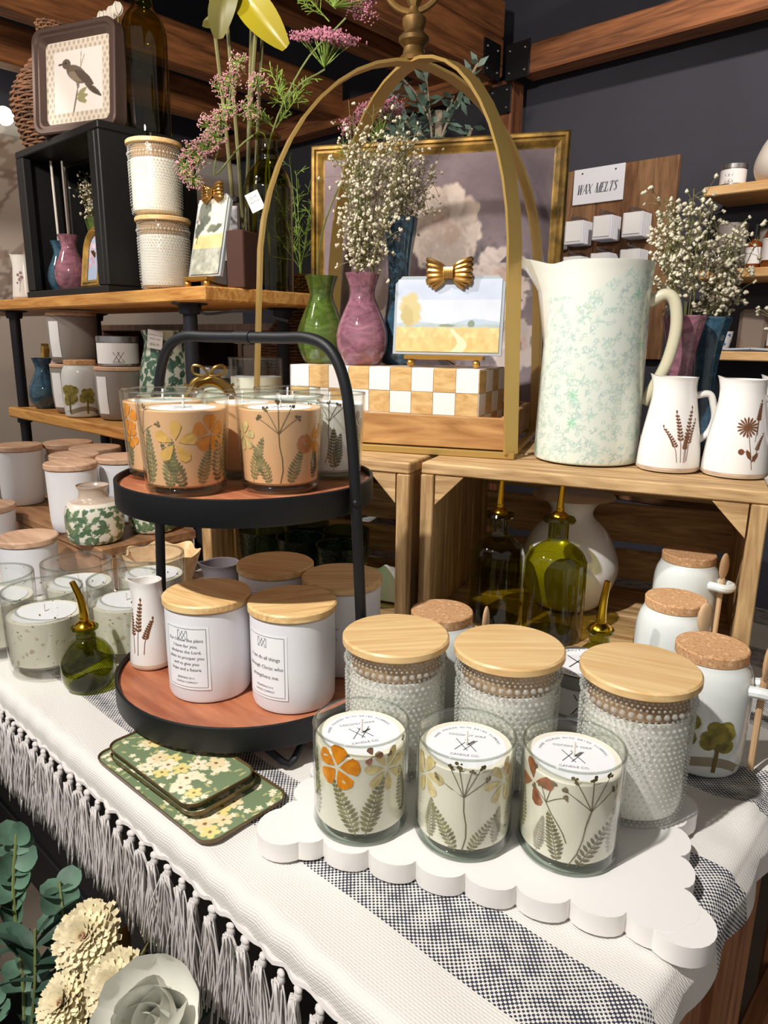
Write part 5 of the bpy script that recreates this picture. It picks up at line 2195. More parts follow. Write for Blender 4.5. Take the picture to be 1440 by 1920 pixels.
def bird_print(w, h):
    def fn(C, X, Z):
        u, v = X / w, Z / h
        C[:] = (214, 202, 188)
        for i in range(14):
            for j in range(15):
                cx, cz = (i + .5 * (j % 2) + .25) / 14, (j + .5) / 15
                if .13 < cx < .87 and .13 < cz < .87:
                    continue
                st_blob(C, u, v, cx, cz, .021, .027, 0, (178, 167, 153), 1, .1)
                st_line(C, u, v, (cx, cz - .035), (cx, cz), .004, (168, 156, 142))
        m = (np.abs(u - .5) < .375) & (np.abs(v - .5) < .375)
        C[m] = (226, 220, 216)
        u2, v2 = .475 + (u - .49) / 1.2, .50 + (v - .49) / 1.2
        st_line(C, u2, v2, (.42, .20), (.47, .40), .010, (122, 110, 96))
        st_line(C, u2, v2, (.47, .40), (.50, .60), .007, (122, 110, 96))
        st_line(C, u2, v2, (.50, .60), (.57, .76), .005, (150, 138, 124))
        st_line(C, u2, v2, (.52, .66), (.53, .80), .004, (150, 138, 124))
        for (x, z, a) in ((.47, .36, .5), (.46, .33, -.3), (.48, .37, -.8), (.47, .34, .1)):
            st_leaf(C, u2, v2, x, z, .14, .026, a, (146, 142, 102))
        st_blob(C, u2, v2, .47, .575, .155, .078, -.55, (104, 90, 78), 3, .08, 2)
        st_blob(C, u2, v2, .45, .55, .10, .045, -.5, (134, 118, 102), 4, .12, 1)
        st_blob(C, u2, v2, .335, .69, .058, .052, -.3, (98, 84, 74), 5, .05, 2)
        st_leaf(C, u2, v2, .305, .70, .085, .011, PI + .12, (84, 72, 62))
        C[np.hypot(u2 - .325, v2 - .70) < .012] = (40, 34, 30)
        st_leaf(C, u2, v2, .44, .62, .30, .045, -.62, (84, 72, 62))
        st_leaf(C, u2, v2, .56, .48, .27, .032, -.62, (92, 80, 70))
        st_leaf(C, u2, v2, .60, .46, .22, .018, -.70, (76, 66, 58))
        st_line(C, u2, v2, (.46, .51), (.475, .44), .005, (90, 80, 70))
        st_line(C, u2, v2, (.50, .50), (.49, .44), .005, (90, 80, 70))
    return fn


bw_, bh_ = .232, .215
bt = thing('bird_tray', 'square brown tin frame with bird print on top of the black crate', 'framed picture', (-1.640, .788, ZT2 + .0015), R(14), rot=(R(-4), 0, R(14)))
bt.rotation_euler = (R(-5), 0, R(20))
prof = [(0, -.022, .026), (0, .010, .026), (.003, .013, .024), (.010, .013, .020), (.013, .008, .018), (.018, .008, .016), (.021, .003, .014), (.026, -.006, .012)]
rings = [rrect(bw_ - 2 * dn, bh_ - 2 * dn, max(rc, .004), 7) for (dn, dp, rc) in prof]
m_ = len(rings[0])
v, f = [], []
for rg, (dn, dp, rc) in zip(rings, prof):
    v += [(p[0], -dp, p[1] + bh_ / 2) for p in rg]
for j in range(len(prof) - 1):
    f += [(j * m_ + k, j * m_ + (k + 1) % m_, (j + 1) * m_ + (k + 1) % m_, (j + 1) * m_ + k) for k in range(m_)]
f.append(tuple(range(m_ - 1, -1, -1)))
obj('tin_frame', G().add(v, f), M('brown_tin', (92, 74, 68), .4, .35), bt, ang=35)
obj('print', panel(bw_ - .050, bh_ - .050, 170, 150, bird_print(bw_ - .050, bh_ - .050)), printed, bt, (0, .0045, .025))


def wicker_bottle(label, loc, H_, rmax, rz=0.0, seed=1):
    t = thing('wicker_bottle', label, 'wicker vase', loc, rz, 'woven wicker bottles')
    P = smoothp([(rmax * .68, 0), (rmax * .80, H_ * .06), (rmax, H_ * .34), (rmax * .92, H_ * .50), (rmax * .62, H_ * .66), (rmax * .36, H_ * .78), (rmax * .29, H_ * .90), (rmax * .33, H_)], 48)
    A = np.asarray(P)
    rz_ = lambda z: float(np.interp(z, A[:, 1], A[:, 0]))
    r_ = random.Random(seed)
    nst = 22
    g_ = G()
    z = .004
    k = 0
    while z < H_:
        rr = rz_(z)
        pts = []
        n = nst * 4
        for i in range(n):
            a = 2 * PI * i / n
            o = .0030 * math.cos(nst / 2 * a * 1.0 + (PI if k % 2 else 0)) + r_.uniform(-.0006, .0006)
            pts.append(((rr + o) * math.cos(a), (rr + o) * math.sin(a), z + .0012 * math.sin(3 * a + k)))
        g_.tube(pts, .0031, 5, closed=True)
        z += .0066
        k += 1
    obj('weave', g_, wicker, t, ang=180)
    for i in range(nst):
        a = 2 * PI * i / nst
        obj('stake', G().tube([(rz_(zz) * math.cos(a), rz_(zz) * math.sin(a), zz) for zz in np.linspace(.002, H_, 14)], .0018, 4), wicker, t)
    obj('liner', G().lathe([(max(r2 - .004, .003), zz) for (r2, zz) in P], 28), M('dark_liner', (46, 32, 24), .9), t)
    hp_ = [(rz_(H_ * .86), 0, H_ * .86), (rmax * .75, 0, H_ * .99), (rmax * .85, 0, H_ * .86), (rz_(H_ * .62), 0, H_ * .66)]
    obj('handle', G().tube(smooth3(hp_), .007, 8), wicker, t, rz=1.0)
    return t


wicker_bottle('brown wicker bottle on the black crate behind the bird print', (-1.880, .862, ZT2), .290, .102)


def big_bottle(label, loc, rr, h, mat=None):
    t = thing('glass_demijohn', label, 'bottle', loc, 0, 'large olive glass bottles')
    P = [(rr * .8, 0), (rr * .97, .004), (rr, .014), (rr, h * .60), (rr * .97, h * .68), (rr * .80, h * .76), (rr * .50, h * .82), (.022, h * .86), (.019, h * .90), (.019, h * .96), (.026, h * .972), (.0265, h * .99), (.022, h)]
    obj('glass', G().lathe(smoothp(P[:10], 44) + P[10:], 44, caps=False), mat or olive, t, ang=50)
    obj('glass_base', G().lathe([(0, .014), (rr * .6, .010), (rr * .8, .001)], 32, caps=False), mat or olive, t)
    return t


big_bottle('large olive bottle on the black crate right of the bird print', (-1.545, .905, ZT2 + .0025), .048, .300)
big_bottle('large olive bottle with pink flowers at the end of the pine shelf', (-1.160, .925, ZS), .046, .285)
white_pet = M('white_petal', (232, 226, 214), .7)


def petal_sheet(L, W_, curl, n=7, m=5, cup=.25):
    """curved petal starting at the origin, growing along +X, cupping up"""
    g_ = G()
    v = []
    for i in range(n):
        t = i / (n - 1)
        hw_ = W_ * (math.sin(PI * min(1, t * .82 + .08)) ** .75)
        for j in range(m):
            s = (j / (m - 1) - .5) * 2
            v.append((L * t * math.cos(curl * t), s * hw_, L * t * math.sin(curl * t) + cup * hw_ * s * s))
    f = [(i * m + j, i * m + j + 1, (i + 1) * m + j + 1, (i + 1) * m + j) for i in range(n - 1) for j in range(m - 1)]
    return g_.add(v, f)


tl = thing('white_blossom', 'white silk blossoms peeping over the bird print', 'flower', (-1.745, .945, ZT2))
for (dx, dz, a) in ((-.075, .285, .3), (-.05, .292, 1.2), (-.03, .288, -.4), (.0, .290, .2), (.025, .292, 1.3)):
    o_ = obj('stem', G().tube([(dx * .3, 0, .0), (dx, 0, dz)], .002, 5), bb_stem, tl)
    for k in range(4):
        obj('petal', petal_sheet(.028, .011, .9), white_pet, o_, (dx, 0, dz), rot=(0, -.5, a + k * PI / 2), ang=180)

# ------------------------------------------------------------------ lower shelf
ZQ = ZL2 + .0006
arched = None
gfr = thing('gilt_picture', 'small rounded gilt frame at the left end of the lower pine shelf', 'picture frame', (-2.040, .862, ZQ + .004), R(30))
frame_rails(gfr, .10, .165, [(0, -.008), (0, .008), (.005, .012), (.010, .009), (.014, .011), (.019, .005), (.021, -.002)], gold_frame, rot=(R(-8), 0, 0))
obj('picture', panel(.066, .130, 20, 30, lambda C, X, Z: C.__setitem__(slice(None), np.array((186, 168, 172)) + (fbm(X * 20, Z * 20, 3, 2)[:, None] - .45) * 60)), printed, gfr, (0, .003, .018), rot=(R(-8), 0, 0))
obj('backing', G().box((0, .010, .082), (.09, .006, .15)), black_wood, gfr, rot=(R(-8), 0, 0))
bulb_vase('ruffled blue glass vase in front of the small gilt frame', (-1.985, .805, ZQ), blue_mk, .90)


def taupe_jar(label, loc, lrot):
    t = thing('taupe_jar', label, 'candle jar', loc, 0, 'taupe candle jars on the lower shelf')
    obj('body', G().lathe([(.040, 0), (.050, .003), (.0545, .016), (.0575, .05), (.0585, .112), (.056, .113), (.055, .106)], 44), grey_jar, t, ang=60)
    obj('lid', wood_lid(.0588, .009, None), lid_pink, t, (0, 0, .1135))
    a0 = facing(loc[0], loc[1]) + lrot
    n = 8
    cell = [[(-.016 + .032 * i / n, .085 * j / 8), (-.016 + .032 * (i + 1) / n, .085 * j / 8), (-.016 + .032 * (i + 1) / n, .085 * (j + 1) / 8), (-.016 + .032 * i / n, .085 * (j + 1) / 8)] for i in range(n) for j in range(8)]
    Rf = lambda z: float(np.interp(z, [0, .016, .05, .112], [.04, .0545, .0575, .0585]))
    obj('paper_label', wrap(cell, Rf, a0, .016, .0006), paper, t, ang=0)
    return t


taupe_jar('taupe jar with pale lid and white label, stacked on top of another', (-1.815, .818, ZQ + .1235), -R(48))
taupe_jar('taupe jar with white label, under the stacked one', (-1.824, .820, ZQ), -R(52))
taupe_jar('taupe jar with white label, under the flat silver tin', (-1.606, .830, ZQ), -R(50))
t_ = tin('flat silver tin with white label on the taupe jar', (-1.612, .830, ZQ + .1235), facing(-1.63, .82) + PI / 2, .046, .068)
cork_mug('white cork-lidded mug with olive tree between the taupe jars', (-1.718, .785, ZQ), facing(-1.7, .79) + R(70), facing(-1.7, .79) - R(8))

# large green-on-white vase


def vine(c0, c1, c2, seed, dens, lf):
    def fn(C, s, z, T, row):
        C[:] = c0
        rs = random.Random(seed)
        W_ = s.max() - s.min()
        z1 = z.max()
        for k in range(dens):
            x, y = rs.uniform(s.min(), s.max()), rs.uniform(0, z1)
            a = rs.uniform(0, 6.28)
            for j in range(5):
                x2, y2 = x + .006 * math.cos(a), y + .006 * math.sin(a)
                st_line(C, s, z, (x, y), (x2, y2), .0008, c1)
                a += rs.choice((-.6, .6, .3))
                x, y = x2, y2
                if j % 2 == 0:
                    st_leaf(C, s, z, x, y, lf * rs.uniform(.7, 1.2), lf * .30, a + rs.choice((-1, 1)), rs.choice((c1, c2)), c1)
    return fn


VB = [(.048, 0), (.060, .003), (.068, .03), (.069, .08), (.063, .13), (.055, .165), (.054, .185), (.058, .2), (.060, .205)]
fv = thing('vine_vase', 'large white vase with dark green vine pattern and price tag', 'vase', (-1.480, .885, ZQ))
obj('body', plathe(smoothp(VB, 40), 220, 130, vine((212, 222, 208), (58, 98, 78), (86, 124, 102), 5, 150, .020)), glazed, fv, ang=60)
tg = tag(obj('price_tag', G().box((0, 0, 0), (.034, .001, .040), .0004), paper, None, (-1.445, .820, ZQ + .188), rot=(R(8), R(10), R(38))), 'white paper price tag hanging on the green vine vase', 'price tag')
tgx = G()
for tx_, dz_, sz_ in (('CANDLE CO', .008, .0055), ('GREEN VASE', .0, .0045), ('$36.99', -.013, .0075)):
    v_, f_ = text_geo(tx_, sz_)
    tgx.add([(p[0], -.0008, p[1] + dz_) for p in v_], f_)
obj('print', tgx, ink, tg, ang=0)
tg.location = (-1.4360, .8260, ZQ + .185)
# dark jar behind, tin, oval frame, glass candle
dj = thing('dark_candle_jar', 'grey glass candle jar with steel lid behind the oval frame', 'candle jar', (-1.300, .890, ZQ))
obj('body', G().lathe([(.045, 0), (.049, .003), (.050, .112)], 40), tin_dark, dj)
obj('lid', G().lathe([(.0515, .110), (.0515, .128), (.049, .131), (0, .131)], 40), tin_m, dj)
obj('paper_label', wrap([[(-.03 + .06 * i / 8, 0), (-.03 + .06 * (i + 1) / 8, 0), (-.03 + .06 * (i + 1) / 8, .07), (-.03 + .06 * i / 8, .07)] for i in range(8)], .0505, facing(-1.3, .89) - R(20), .03), paper, dj, ang=0)
of = thing('oval_bow_frame', 'small oval brass frame crowned with a ribbon bow', 'picture frame', (-1.022, .682, ZC + .0022), facing(-1.022, .682) + PI / 2)
rw, rh = .040, .052
ov = lambda a, k, y=0: (rw * k * math.cos(a), y, .056 + rh * k * math.sin(a))
obj('moulding', G().tube([ov(a, 1 + .03 * math.cos(9 * a)) for a in np.linspace(0, 2 * PI, 73)[:-1]], .0072, 8, closed=True), M('aged_brass', (150, 122, 66), .3, .85), of)
obj('bead_rim', G().tube([ov(a, .84, -.003) for a in np.linspace(0, 2 * PI, 49)[:-1]], .0022, 6, closed=True), brass, of)
obj('picture', G().add([(0, 0, .056)] + [ov(a, .86) for a in np.linspace(0, 2 * PI, 41)[:-1]], [(0, 1 + (k + 1) % 40, 1 + k) for k in range(40)]), M('pale_sage_card', (206, 212, 190), .7), of, ang=0)
for sx in (-1, 1):
    obj('bow_loop', G().tube(smooth3([(0, -.004, .113), (sx * .010, -.006, .126), (sx * .024, -.004, .128), (sx * .024, -.004, .116), (sx * .008, -.006, .112), (0, -.004, .113)], 6), .0024, 7), MATS['aged_brass'], of)
    obj('bow_tail', G().tube(smooth3([(0, -.004, .112), (sx * .018, -.006, .106), (sx * .030, -.004, .096), (sx * .040, -.003, .098)], 5), .0024, 7), MATS['aged_brass'], of)
obj('strut', G().tube([(0, .004, .06), (0, .03, .0045)], .003, 6), gold_dark, of)
obj('bottom_rest', G().box((0, 0, .003), (.03, .014, .006), .001), MATS['aged_brass'], of)


def seeded_candle(label, loc, rr=.051, h=.112, wax_top=.078, gm=None, group='speckled glass candles on the table'):
    t = thing('speckled_candle', label, 'candle', loc, rnd.uniform(0, 6), group)
    obj('glass', G().lathe([(rr * .82, 0), (rr * .93, .002), (rr * .97, .010), (rr, h * .5), (rr, h - .002), (rr - .001, h), (rr - .003, h - .001), (rr - .003, .016), (rr * .6, .012), (0, .012)], 44), gm or seeded, t, ang=50)
    obj('rim', G().tube([((rr - .0013) * math.cos(a), (rr - .0013) * math.sin(a), h) for a in np.linspace(0, 2 * PI, 49)[:-1]], .0016, 8, closed=True), rim_gl, t, ang=180)
    obj('wax', G().lathe([(rr * .6, .0125), (rr - .0045, .018), (rr - .0040, wax_top), (0, wax_top)], 40), speckle('speckled_wax', (232, 226, 208), (196, 180, 152), 90, .62, .6), t)
    obj('paper_disc', G().lathe([(rr * .78, wax_top + .0005), (rr * .78, wax_top + .001), (0, wax_top + .001)], 36), paper, t)
    obj('wick', G().tube([(0, 0, wax_top), (0, .001, wax_top + .012)], .0012, 6), wick_m, t)
    return t


seeded_candle('tall clear glass candle at the right end of the lower shelf', (-1.188, .905, ZQ), .055, .152, .115, clear, 'clear candles on the lower shelf')

# ------------------------------------------------------------------ speckled candles and jars on the table, left
seeded_candle('speckled glass candle, biggest and nearest at the left edge', (-.944, .354, TT))
seeded_candle('speckled glass candle half hidden behind the slim white pitcher', (-.906, .452, TT))
seeded_candle('speckled glass candle in the second row, left of two', (-1.030, .440, TT))
seeded_candle('speckled glass candle in the second row, right of two', (-.988, .538, TT))
seeded_candle('speckled glass candle cut off by the left picture edge', (-1.052, .332, TT))
wd_ = thing('scalloped_bowl', 'pale wooden scalloped bowl behind the speckled candles', 'bowl', (-1.095, .618, TT))
bp_ = []
g_ = G().lathe(smoothp([(.03, 0), (.042, .008), (.056, .045), (.064, .075)], 20) + [(.060, .074), (.052, .045), (.04, .014), (0, .010)], 72)
g_.v = [(x * (1 + .05 * max(0, z / .07) * math.cos(7 * math.atan2(y, x))), y * (1 + .05 * max(0, z / .07) * math.cos(7 * math.atan2(y, x))), z + .004 * max(0, z / .07 - .2) * math.cos(7 * math.atan2(y, x))) for (x, y, z) in g_.v]
obj('bowl_shell', g_, wood('pale_bowl_wood', (206, 168, 118), (236, 204, 158), (8, 30, 30), .5), wd_, ang=60)

# wooden riser with white jars and green floral vases
rs_ = thing('wooden_riser', 'brown wooden riser box behind the speckled candles', 'riser', (-1.42, .635, TT))
ZR = .845
rw_ = wood('riser_wood', (110, 74, 48), (170, 126, 86), (4, 30, 30), .6)
obj('top_board', G().box((0, 0, ZR - TT - .009), (.52, .19, .018), .002), rw_, rs_)
for sx in (-1, 1):
    obj('side_board', G().box((sx * .25, 0, (ZR - TT - .018) / 2), (.018, .18, ZR - TT - .019), .002), rw_, rs_)
obj('front_board', G().box((0, -.086, (ZR - TT - .018) / 2), (.48, .012, ZR - TT - .020), .002), rw_, rs_)
ZRR = ZR + .0008


def white_jar(label, loc, r_=.047, h=.118):
    t = thing('white_jar', label, 'candle jar', loc, 0, 'white jars with beech lids')
    obj('body', G().lathe([(r_ * .80, 0), (r_ * .86, .003), (r_ * .92, .02), (r_ * .97, h - .002), (r_ * .94, h - .001), (r_ * .92, h - .008)], 44), white_matte, t, ang=50)
    obj('lid', wood_lid(r_ * 1.02, .011, None), lid_pink, t, (0, 0, h))
    return t


white_jar('tall white jar with beech lid beside the green floral vase', (-1.325, .572, ZRR))
white_jar('tall white jar with beech lid behind the front one', (-1.415, .620, ZRR))
white_jar('tall white jar with beech lid behind the floral vase neck', (-1.330, .675, ZRR))
white_jar('low white jar with beech lid in front of the riser', (-1.275, .462, TT), .050, .088)
white_jar('white jar with beech lid cut off at the left edge', (-1.52, .483, TT), .050, .10)
white_jar('pale jar filling the left picture edge under the pine shelf', (-1.62, .590, ZRR), .047, .118)


def speck_jar(label, loc):
    t = thing('terrazzo_jar', label, 'candle jar', loc, 0, 'terrazzo jars with beech lids')
    obj('body', G().lathe([(.042, 0), (.047, .003), (.050, .02), (.050, .10), (.047, .102)], 44), speckle('terrazzo_glaze', (222, 206, 190), (176, 146, 122), 110, .60, .4), t, ang=50)
    obj('stopper', G().lathe([(.046, .10), (.0465, .116)], 40), lid_pink, t)
    obj('lid', wood_lid(.053, .011, None), lid_pink, t, (0, 0, .116))
    return t


speck_jar('speckled terrazzo jar, left of two under the pine shelf', (-1.603, .690, ZRR))
speck_jar('speckled terrazzo jar, right of two under the pine shelf', (-1.492, .700, ZRR))

FVP = [(.038, 0), (.045, .003), (.049, .014), (.0505, .045), (.048, .064), (.040, .073), (.028, .078), (.0245, .084), (.0245, .094), (.0275, .100), (.0275, .102)]


def ivy_vase(label, loc, k=1.0):
    t = thing('ivy_vase', label, 'vase', loc, rnd.uniform(0, 6), 'squat ivy vases on the riser')
    P = [(r_ * k, z * k) for (r_, z) in FVP]

    def fn(C, s, z, T, row):
        vine((226, 220, 204), (82, 108, 78), (110, 134, 98), 6, 60, .016)(C, s, z, T, row)
        C[z > .073 * k] = (192, 172, 154)
        C[(z > .068 * k) & (z <= .073 * k)] = (224, 216, 200)
    obj('body', plathe(smoothp(P, 40), 200, 100, fn), glazed, t, ang=60)
    return t


ivy_vase('squat ivy-patterned vase with bare clay neck on the riser', (-1.222, .562, ZRR), 1.0)
ivy_vase('second squat ivy-patterned vase, mostly hidden by the upper tier', (-1.215, .672, ZRR), .9)

# ------------------------------------------------------------------ behind and under the tiered tray
GTP = [(.030, 0), (.034, .003), (.036, .02), (.039, .06), (.041, .10)]


def green_tumbler(label, loc, k=1.0):
    t = thing('green_tumbler', label, 'tumbler', loc, rnd.uniform(0, 6), 'green dotted glass tumblers')
    obj('glass', G().lathe([(r_ * k, z * k) for (r_, z) in GTP] + [(.0385 * k, .0995 * k), (.034 * k, .02 * k), (0, .012 * k)], 40), green_gl, t, ang=50)
    bg = G()
    for row in range(9):
        zz = (.016 + .0075 * row) * k
        rr = float(np.interp(zz, [p[1] * k for p in GTP], [p[0] * k for p in GTP]))
        for i_ in range(36):
            a = 2 * PI * (i_ + .5 * (row % 2)) / 36
            bg.octa((rr * math.cos(a), rr * math.sin(a), zz), .0014)
    obj('beads', bg, glass('green_bead', (.62, .72, .56), 1.0, .06, 1.8), t, ang=180, kind='stuff')
    return t


green_tumbler('green dotted tumbler, leftmost behind the tiered tray', (-.968, .740, TT + .018), 1.0)
green_tumbler('green dotted tumbler behind the amber votive', (-.885, .757, TT + .018), 1.0)
green_tumbler('green dotted tumbler, third from the left inside the crate', (-.802, .772, TT + .018), 1.0)
green_tumbler('green dotted tumbler at the back right behind the hoop', (-.862, .845, TT + .018), 1.0)
green_tumbler('green dotted tumbler at the back left inside the crate', (-.948, .828, TT + .018), 1.0)
vt = thing('amber_votive', 'small amber glass votive behind the shaded jars', 'votive', (-.770, .690, TT))
obj('glass', G().lathe([(.026, 0), (.028, .003), (.029, .058), (.0275, .0585), (.026, .01), (0, .008)], 32), glass('amber_glass', (.42, .20, .06), 1, .03, 1.5), vt, ang=50)
obj('wax', G().lathe([(.0255, .0085), (.0258, .035), (0, .035)], 28), M('brown_wax', (120, 70, 36), .5), vt)
DCP = [(.026, 0), (.030, .002), (.032, .012), (.029, .05), (.026, .078), (.027, .088)]
f9 = facing(-.86, .56)
creamer('grey_creamer', 'dark grey creamer, front one behind the slim white pitcher', (-.866, .560, TT), DCP, f9 - R(80), f9 + R(80), [], matb=grey_cer, clayfoot=False, bulge=.010)
creamer('grey_creamer', 'dark grey creamer, rear one behind the slim white pitcher', (-.925, .625, TT), [(r_ * 1.05, z * 1.05) for (r_, z) in DCP], f9 - R(80), f9 + R(100), [], matb=grey_cer, clayfoot=False, bulge=.010)
# crumpled white towel in the crate
nx_ = 26
tw = G()
tw.v = [(-.045 + .09 * i_ / 25, -.040 + .08 * j_ / 25, .004 + .055 * math.sin(PI * i_ / 25) ** .6 * math.sin(PI * j_ / 25) ** .6 * (.7 + .5 * float(fbm(np.array(i_ / 9.), np.array(j_ / 9.), 5, 1.3)))) for j_ in range(26) for i_ in range(26)]
tw.f = [(j_ * 26 + i_, j_ * 26 + i_ + 1, (j_ + 1) * 26 + i_ + 1, (j_ + 1) * 26 + i_) for j_ in range(25) for i_ in range(25)]
tag(obj('tea_towel', tw, M('white_linen', (214, 208, 204), .9), None, (-.766, .852, TT + .019), R(19), ang=180), 'crumpled white tea towel in the shaded crate', 'tea towel')

# ------------------------------------------------------------------ wax melt board on the dark wall
wm = thing('wax_melt_board', 'reclaimed plank board with pegs on the dark wall', 'display board', (-1.265, 2.605, 1.40))
for k, (w_, c1, c2) in enumerate(((.155, (104, 74, 50), (150, 112, 78)), (.155, (96, 62, 38), (140, 98, 64)), (.145, (112, 78, 50), (158, 120, 84)))):
    x0 = (-.2275, -.0725, .0775)[k]
    obj('plank', G().box((x0 + w_ / 2 - .001, 0, .09), (w_ - .002, .022, .68), .002), wood('reclaimed_plank_%d' % k, c1, c2, (24, 24, 4), .7), wm)

SER = {  # strokes: (x0, y0, x1, y1, thick?)
    'W': [(0, 1, .28, 0, 1), (.28, 0, .5, .85, 0), (.5, 1, .76, 0, 1), (.76, 0, 1.0, 1, 0)], 'A': [(0, 0, .42, 1, 0), (.42, 1, .82, 0, 1), (.16, .36, .66, .36, 0)],
    'X': [(0, 1, .8, 0, 1), (0, 0, .78, 1, 0)], 'M': [(.08, 0, .08, 1, 0), (.08, 1, .5, 0, 1), (.5, 0, .92, 1, 0), (.92, 1, .92, 0, 1)],
    'E': [(.12, 0, .12, 1, 1), (.05, 1, .68, 1, 0), (.05, 0, .70, 0, 0), (.12, .52, .52, .52, 0), (.68, 1, .68, .78, 0), (.70, 0, .70, .24, 0)],
    'L': [(.12, 0, .12, 1, 1), (.05, 0, .68, 0, 0), (.68, 0, .68, .26, 0)], 'T': [(.4, 0, .4, 1, 1), (.02, 1, .78, 1, 0), (.02, 1, .02, .76, 0), (.78, 1, .78, .76, 0)],
    'S': [(.62, .80, .50, 1, 0), (.50, 1, .22, .98, 0), (.22, .98, .08, .76, 1), (.08, .76, .58, .36, 1), (.58, .36, .56, .10, 1), (.56, .10, .34, 0, 0), (.34, 0, .06, .20, 0)]}
sg_ = tag(obj('wax_melts_sign', G().box((0, 0, 0), (.198, .006, .122), .001), M('white_sign', (232, 236, 246), .5), None, (-1.331, 2.588, 1.768)), 'white sign reading WAX MELTS on the plank board', 'sign')
lt_ = G()
x = -.082
for chx in 'WAX MELTS':
    if chx == ' ':
        x += .014
        continue
    adv = {'W': 1.1, 'M': 1.06, 'X': .86, 'A': .88, 'E': .8, 'L': .76, 'T': .86, 'S': .76}[chx]
    cw_ = .0185
    for (a, b, c, d, tk) in SER[chx]:
        p, q = (x + a * cw_ + b * .008, b * .032), (x + c * cw_ + d * .008, d * .032)
        lt_.add([(u, -.0036, w - .026) for (u, w) in stroke(p, q, .0044 if tk else .0019)], [(0, 1, 2, 3)])
    for (a, b, c, d, tk) in SER[chx]:
        for (u, w) in ((a, b), (c, d)):
            if w in (0, 1) and tk and chx in 'WAXMELT':
                px_ = x + u * cw_ + w * .008
                lt_.add([(px_ - .0035, -.0036, w * .032 - .026 - .0006), (px_ + .0035, -.0036, w * .032 - .026 - .0006), (px_ + .0035, -.0036, w * .032 - .026 + .0006), (px_ - .0035, -.0036, w * .032 - .026 + .0006)], [(0, 1, 2, 3)])
    x += adv * cw_ + .0015
obj('lettering', lt_, M('sign_ink', (88, 92, 104), .6), sg_, ang=0)
for sx in (-.065, .065):
    obj('screw', G().ball((sx, -.003, .045), .0035, 8, 4), tin_dark, sg_)

clam = glass('clamshell_plastic', (.80, .80, .82), 1, .15, 1.5)
pk0 = None
for i_, (px_, pz_) in enumerate(((-1.470, 1.590), (-1.372, 1.598), (-1.262, 1.606), (-1.150, 1.606), (-1.372, 1.475), (-1.262, 1.480), (-1.150, 1.485))):
    rowname = 'upper' if i_ < 4 else 'lower'
    nth = ('leftmost', 'second', 'third', 'rightmost', 'leftmost visible', 'middle', 'rightmost')[i_]
    lab = 'stack of white wax melt packs, %s on the %s pegs' % (nth, rowname)
    if pk0 is None:
        pk0 = thing('wax_melt_packs', lab, 'wax melts', (px_, 2.592, pz_), 0, 'wax melt packs on the plank board')
        for k in range(6):
            obj('pack', G().box((.0, -.018 - .013 * k, 0), (.074, .010, .082), .003), M('pack_card', (226, 228, 238), .5), pk0)
        obj('front_card', G().box((0, -.0905, .004), (.060, .001, .068)), paper, pk0)
        obj('peg', G().tube([(0, 0, .052), (0, -.10, .052), (0, -.105, .058)], .0025, 6), tin_m, pk0)
        obj('hang_tab', G().box((0, -.05, .049), (.03, .08, .014), .002), clam, pk0)
        cur = pk0
    else:
        cur = dup(pk0, lab, (px_, 2.592, pz_))

# ------------------------------------------------------------------ right wall shelves
pw = wood('wall_shelf_wood', (206, 156, 96), (236, 196, 140), (4, 40, 40), .5)
for k, z in enumerate((1.675, 1.432, 1.186)):
    t = tag(obj('wall_shelf', G().box((-.45, 2.505, z - .014), (.86, .225, .028), .003), pw), ('top pale wooden shelf on the dark wall at the right', 'middle pale wooden shelf on the dark wall at the right', 'bottom pale wooden shelf on the dark wall at the right')[k], 'shelf', 'wall shelves at the right')
t = tin('silver tin with white label on the top wall shelf', (-.815, 2.45, 1.676), 0, .037, .062)
gv = tag(obj('gourd_vase', G().lathe(smoothp([(.05, 0), (.075, .01), (.086, .05), (.07, .10), (.045, .14), (.036, .17), (.04, .19)], 40), 40), M('white_bisque', (240, 232, 222), .6), None, (-.675, 2.47, 1.676), ang=60), 'white teardrop vase at the right end of the top wall shelf', 'vase')
for (x, y, h, lab) in ((-.820, 2.52, .145, 'grey tumbler candle, left of two on the middle wall shelf'), (-.718, 2.562, .125, 'grey tumbler candle, right of two on the middle wall shelf')):
    t = thing('grey_tumbler', lab, 'candle', (x, y, 1.433), 0, 'grey tumblers on the wall shelf')
    obj('body', G().lathe([(.038, 0), (.043, .003), (.046, h), (.043, h), (.041, h - .01)], 36), M('warm_grey', (150, 142, 138), .5), t, ang=50)
    obj('wax', G().lathe([(.041, h - .012), (0, h - .012)], 30), wax_white, t)
t = thing('black_box', 'black and white label box on the middle wall shelf', 'box', (-.822, 2.432, 1.4335), R(6))
obj('body', G().box((0, 0, .032), (.11, .07, .064), .002), black_wood, t)
obj('paper_label', G().box((0, -.0355, .038), (.096, .001, .034)), paper, t)


def amber_bottle(label, loc, k=1.0):
    t = thing('amber_bottle', label, 'bottle', loc, 0, 'amber pump bottles on the wall shelves')
    obj('glass', G().lathe([(.028 * k, 0), (.031 * k, .004 * k), (.031 * k, .085 * k), (.024 * k, .100 * k), (.012 * k, .106 * k), (.012 * k, .115 * k)], 32), M('amber_brown', (128, 60, 22), .15, coat=.8), t, ang=50)
    obj('cap', G().lathe([(.014 * k, .112 * k), (.014 * k, .13 * k), (.011 * k, .133 * k), (.011 * k, .165 * k)], 20), black_metal, t)
    obj('paper_label', G().lathe([(.0315 * k, .02 * k), (.0315 * k, .08 * k)], 32, caps=False), paper, t)
    return t


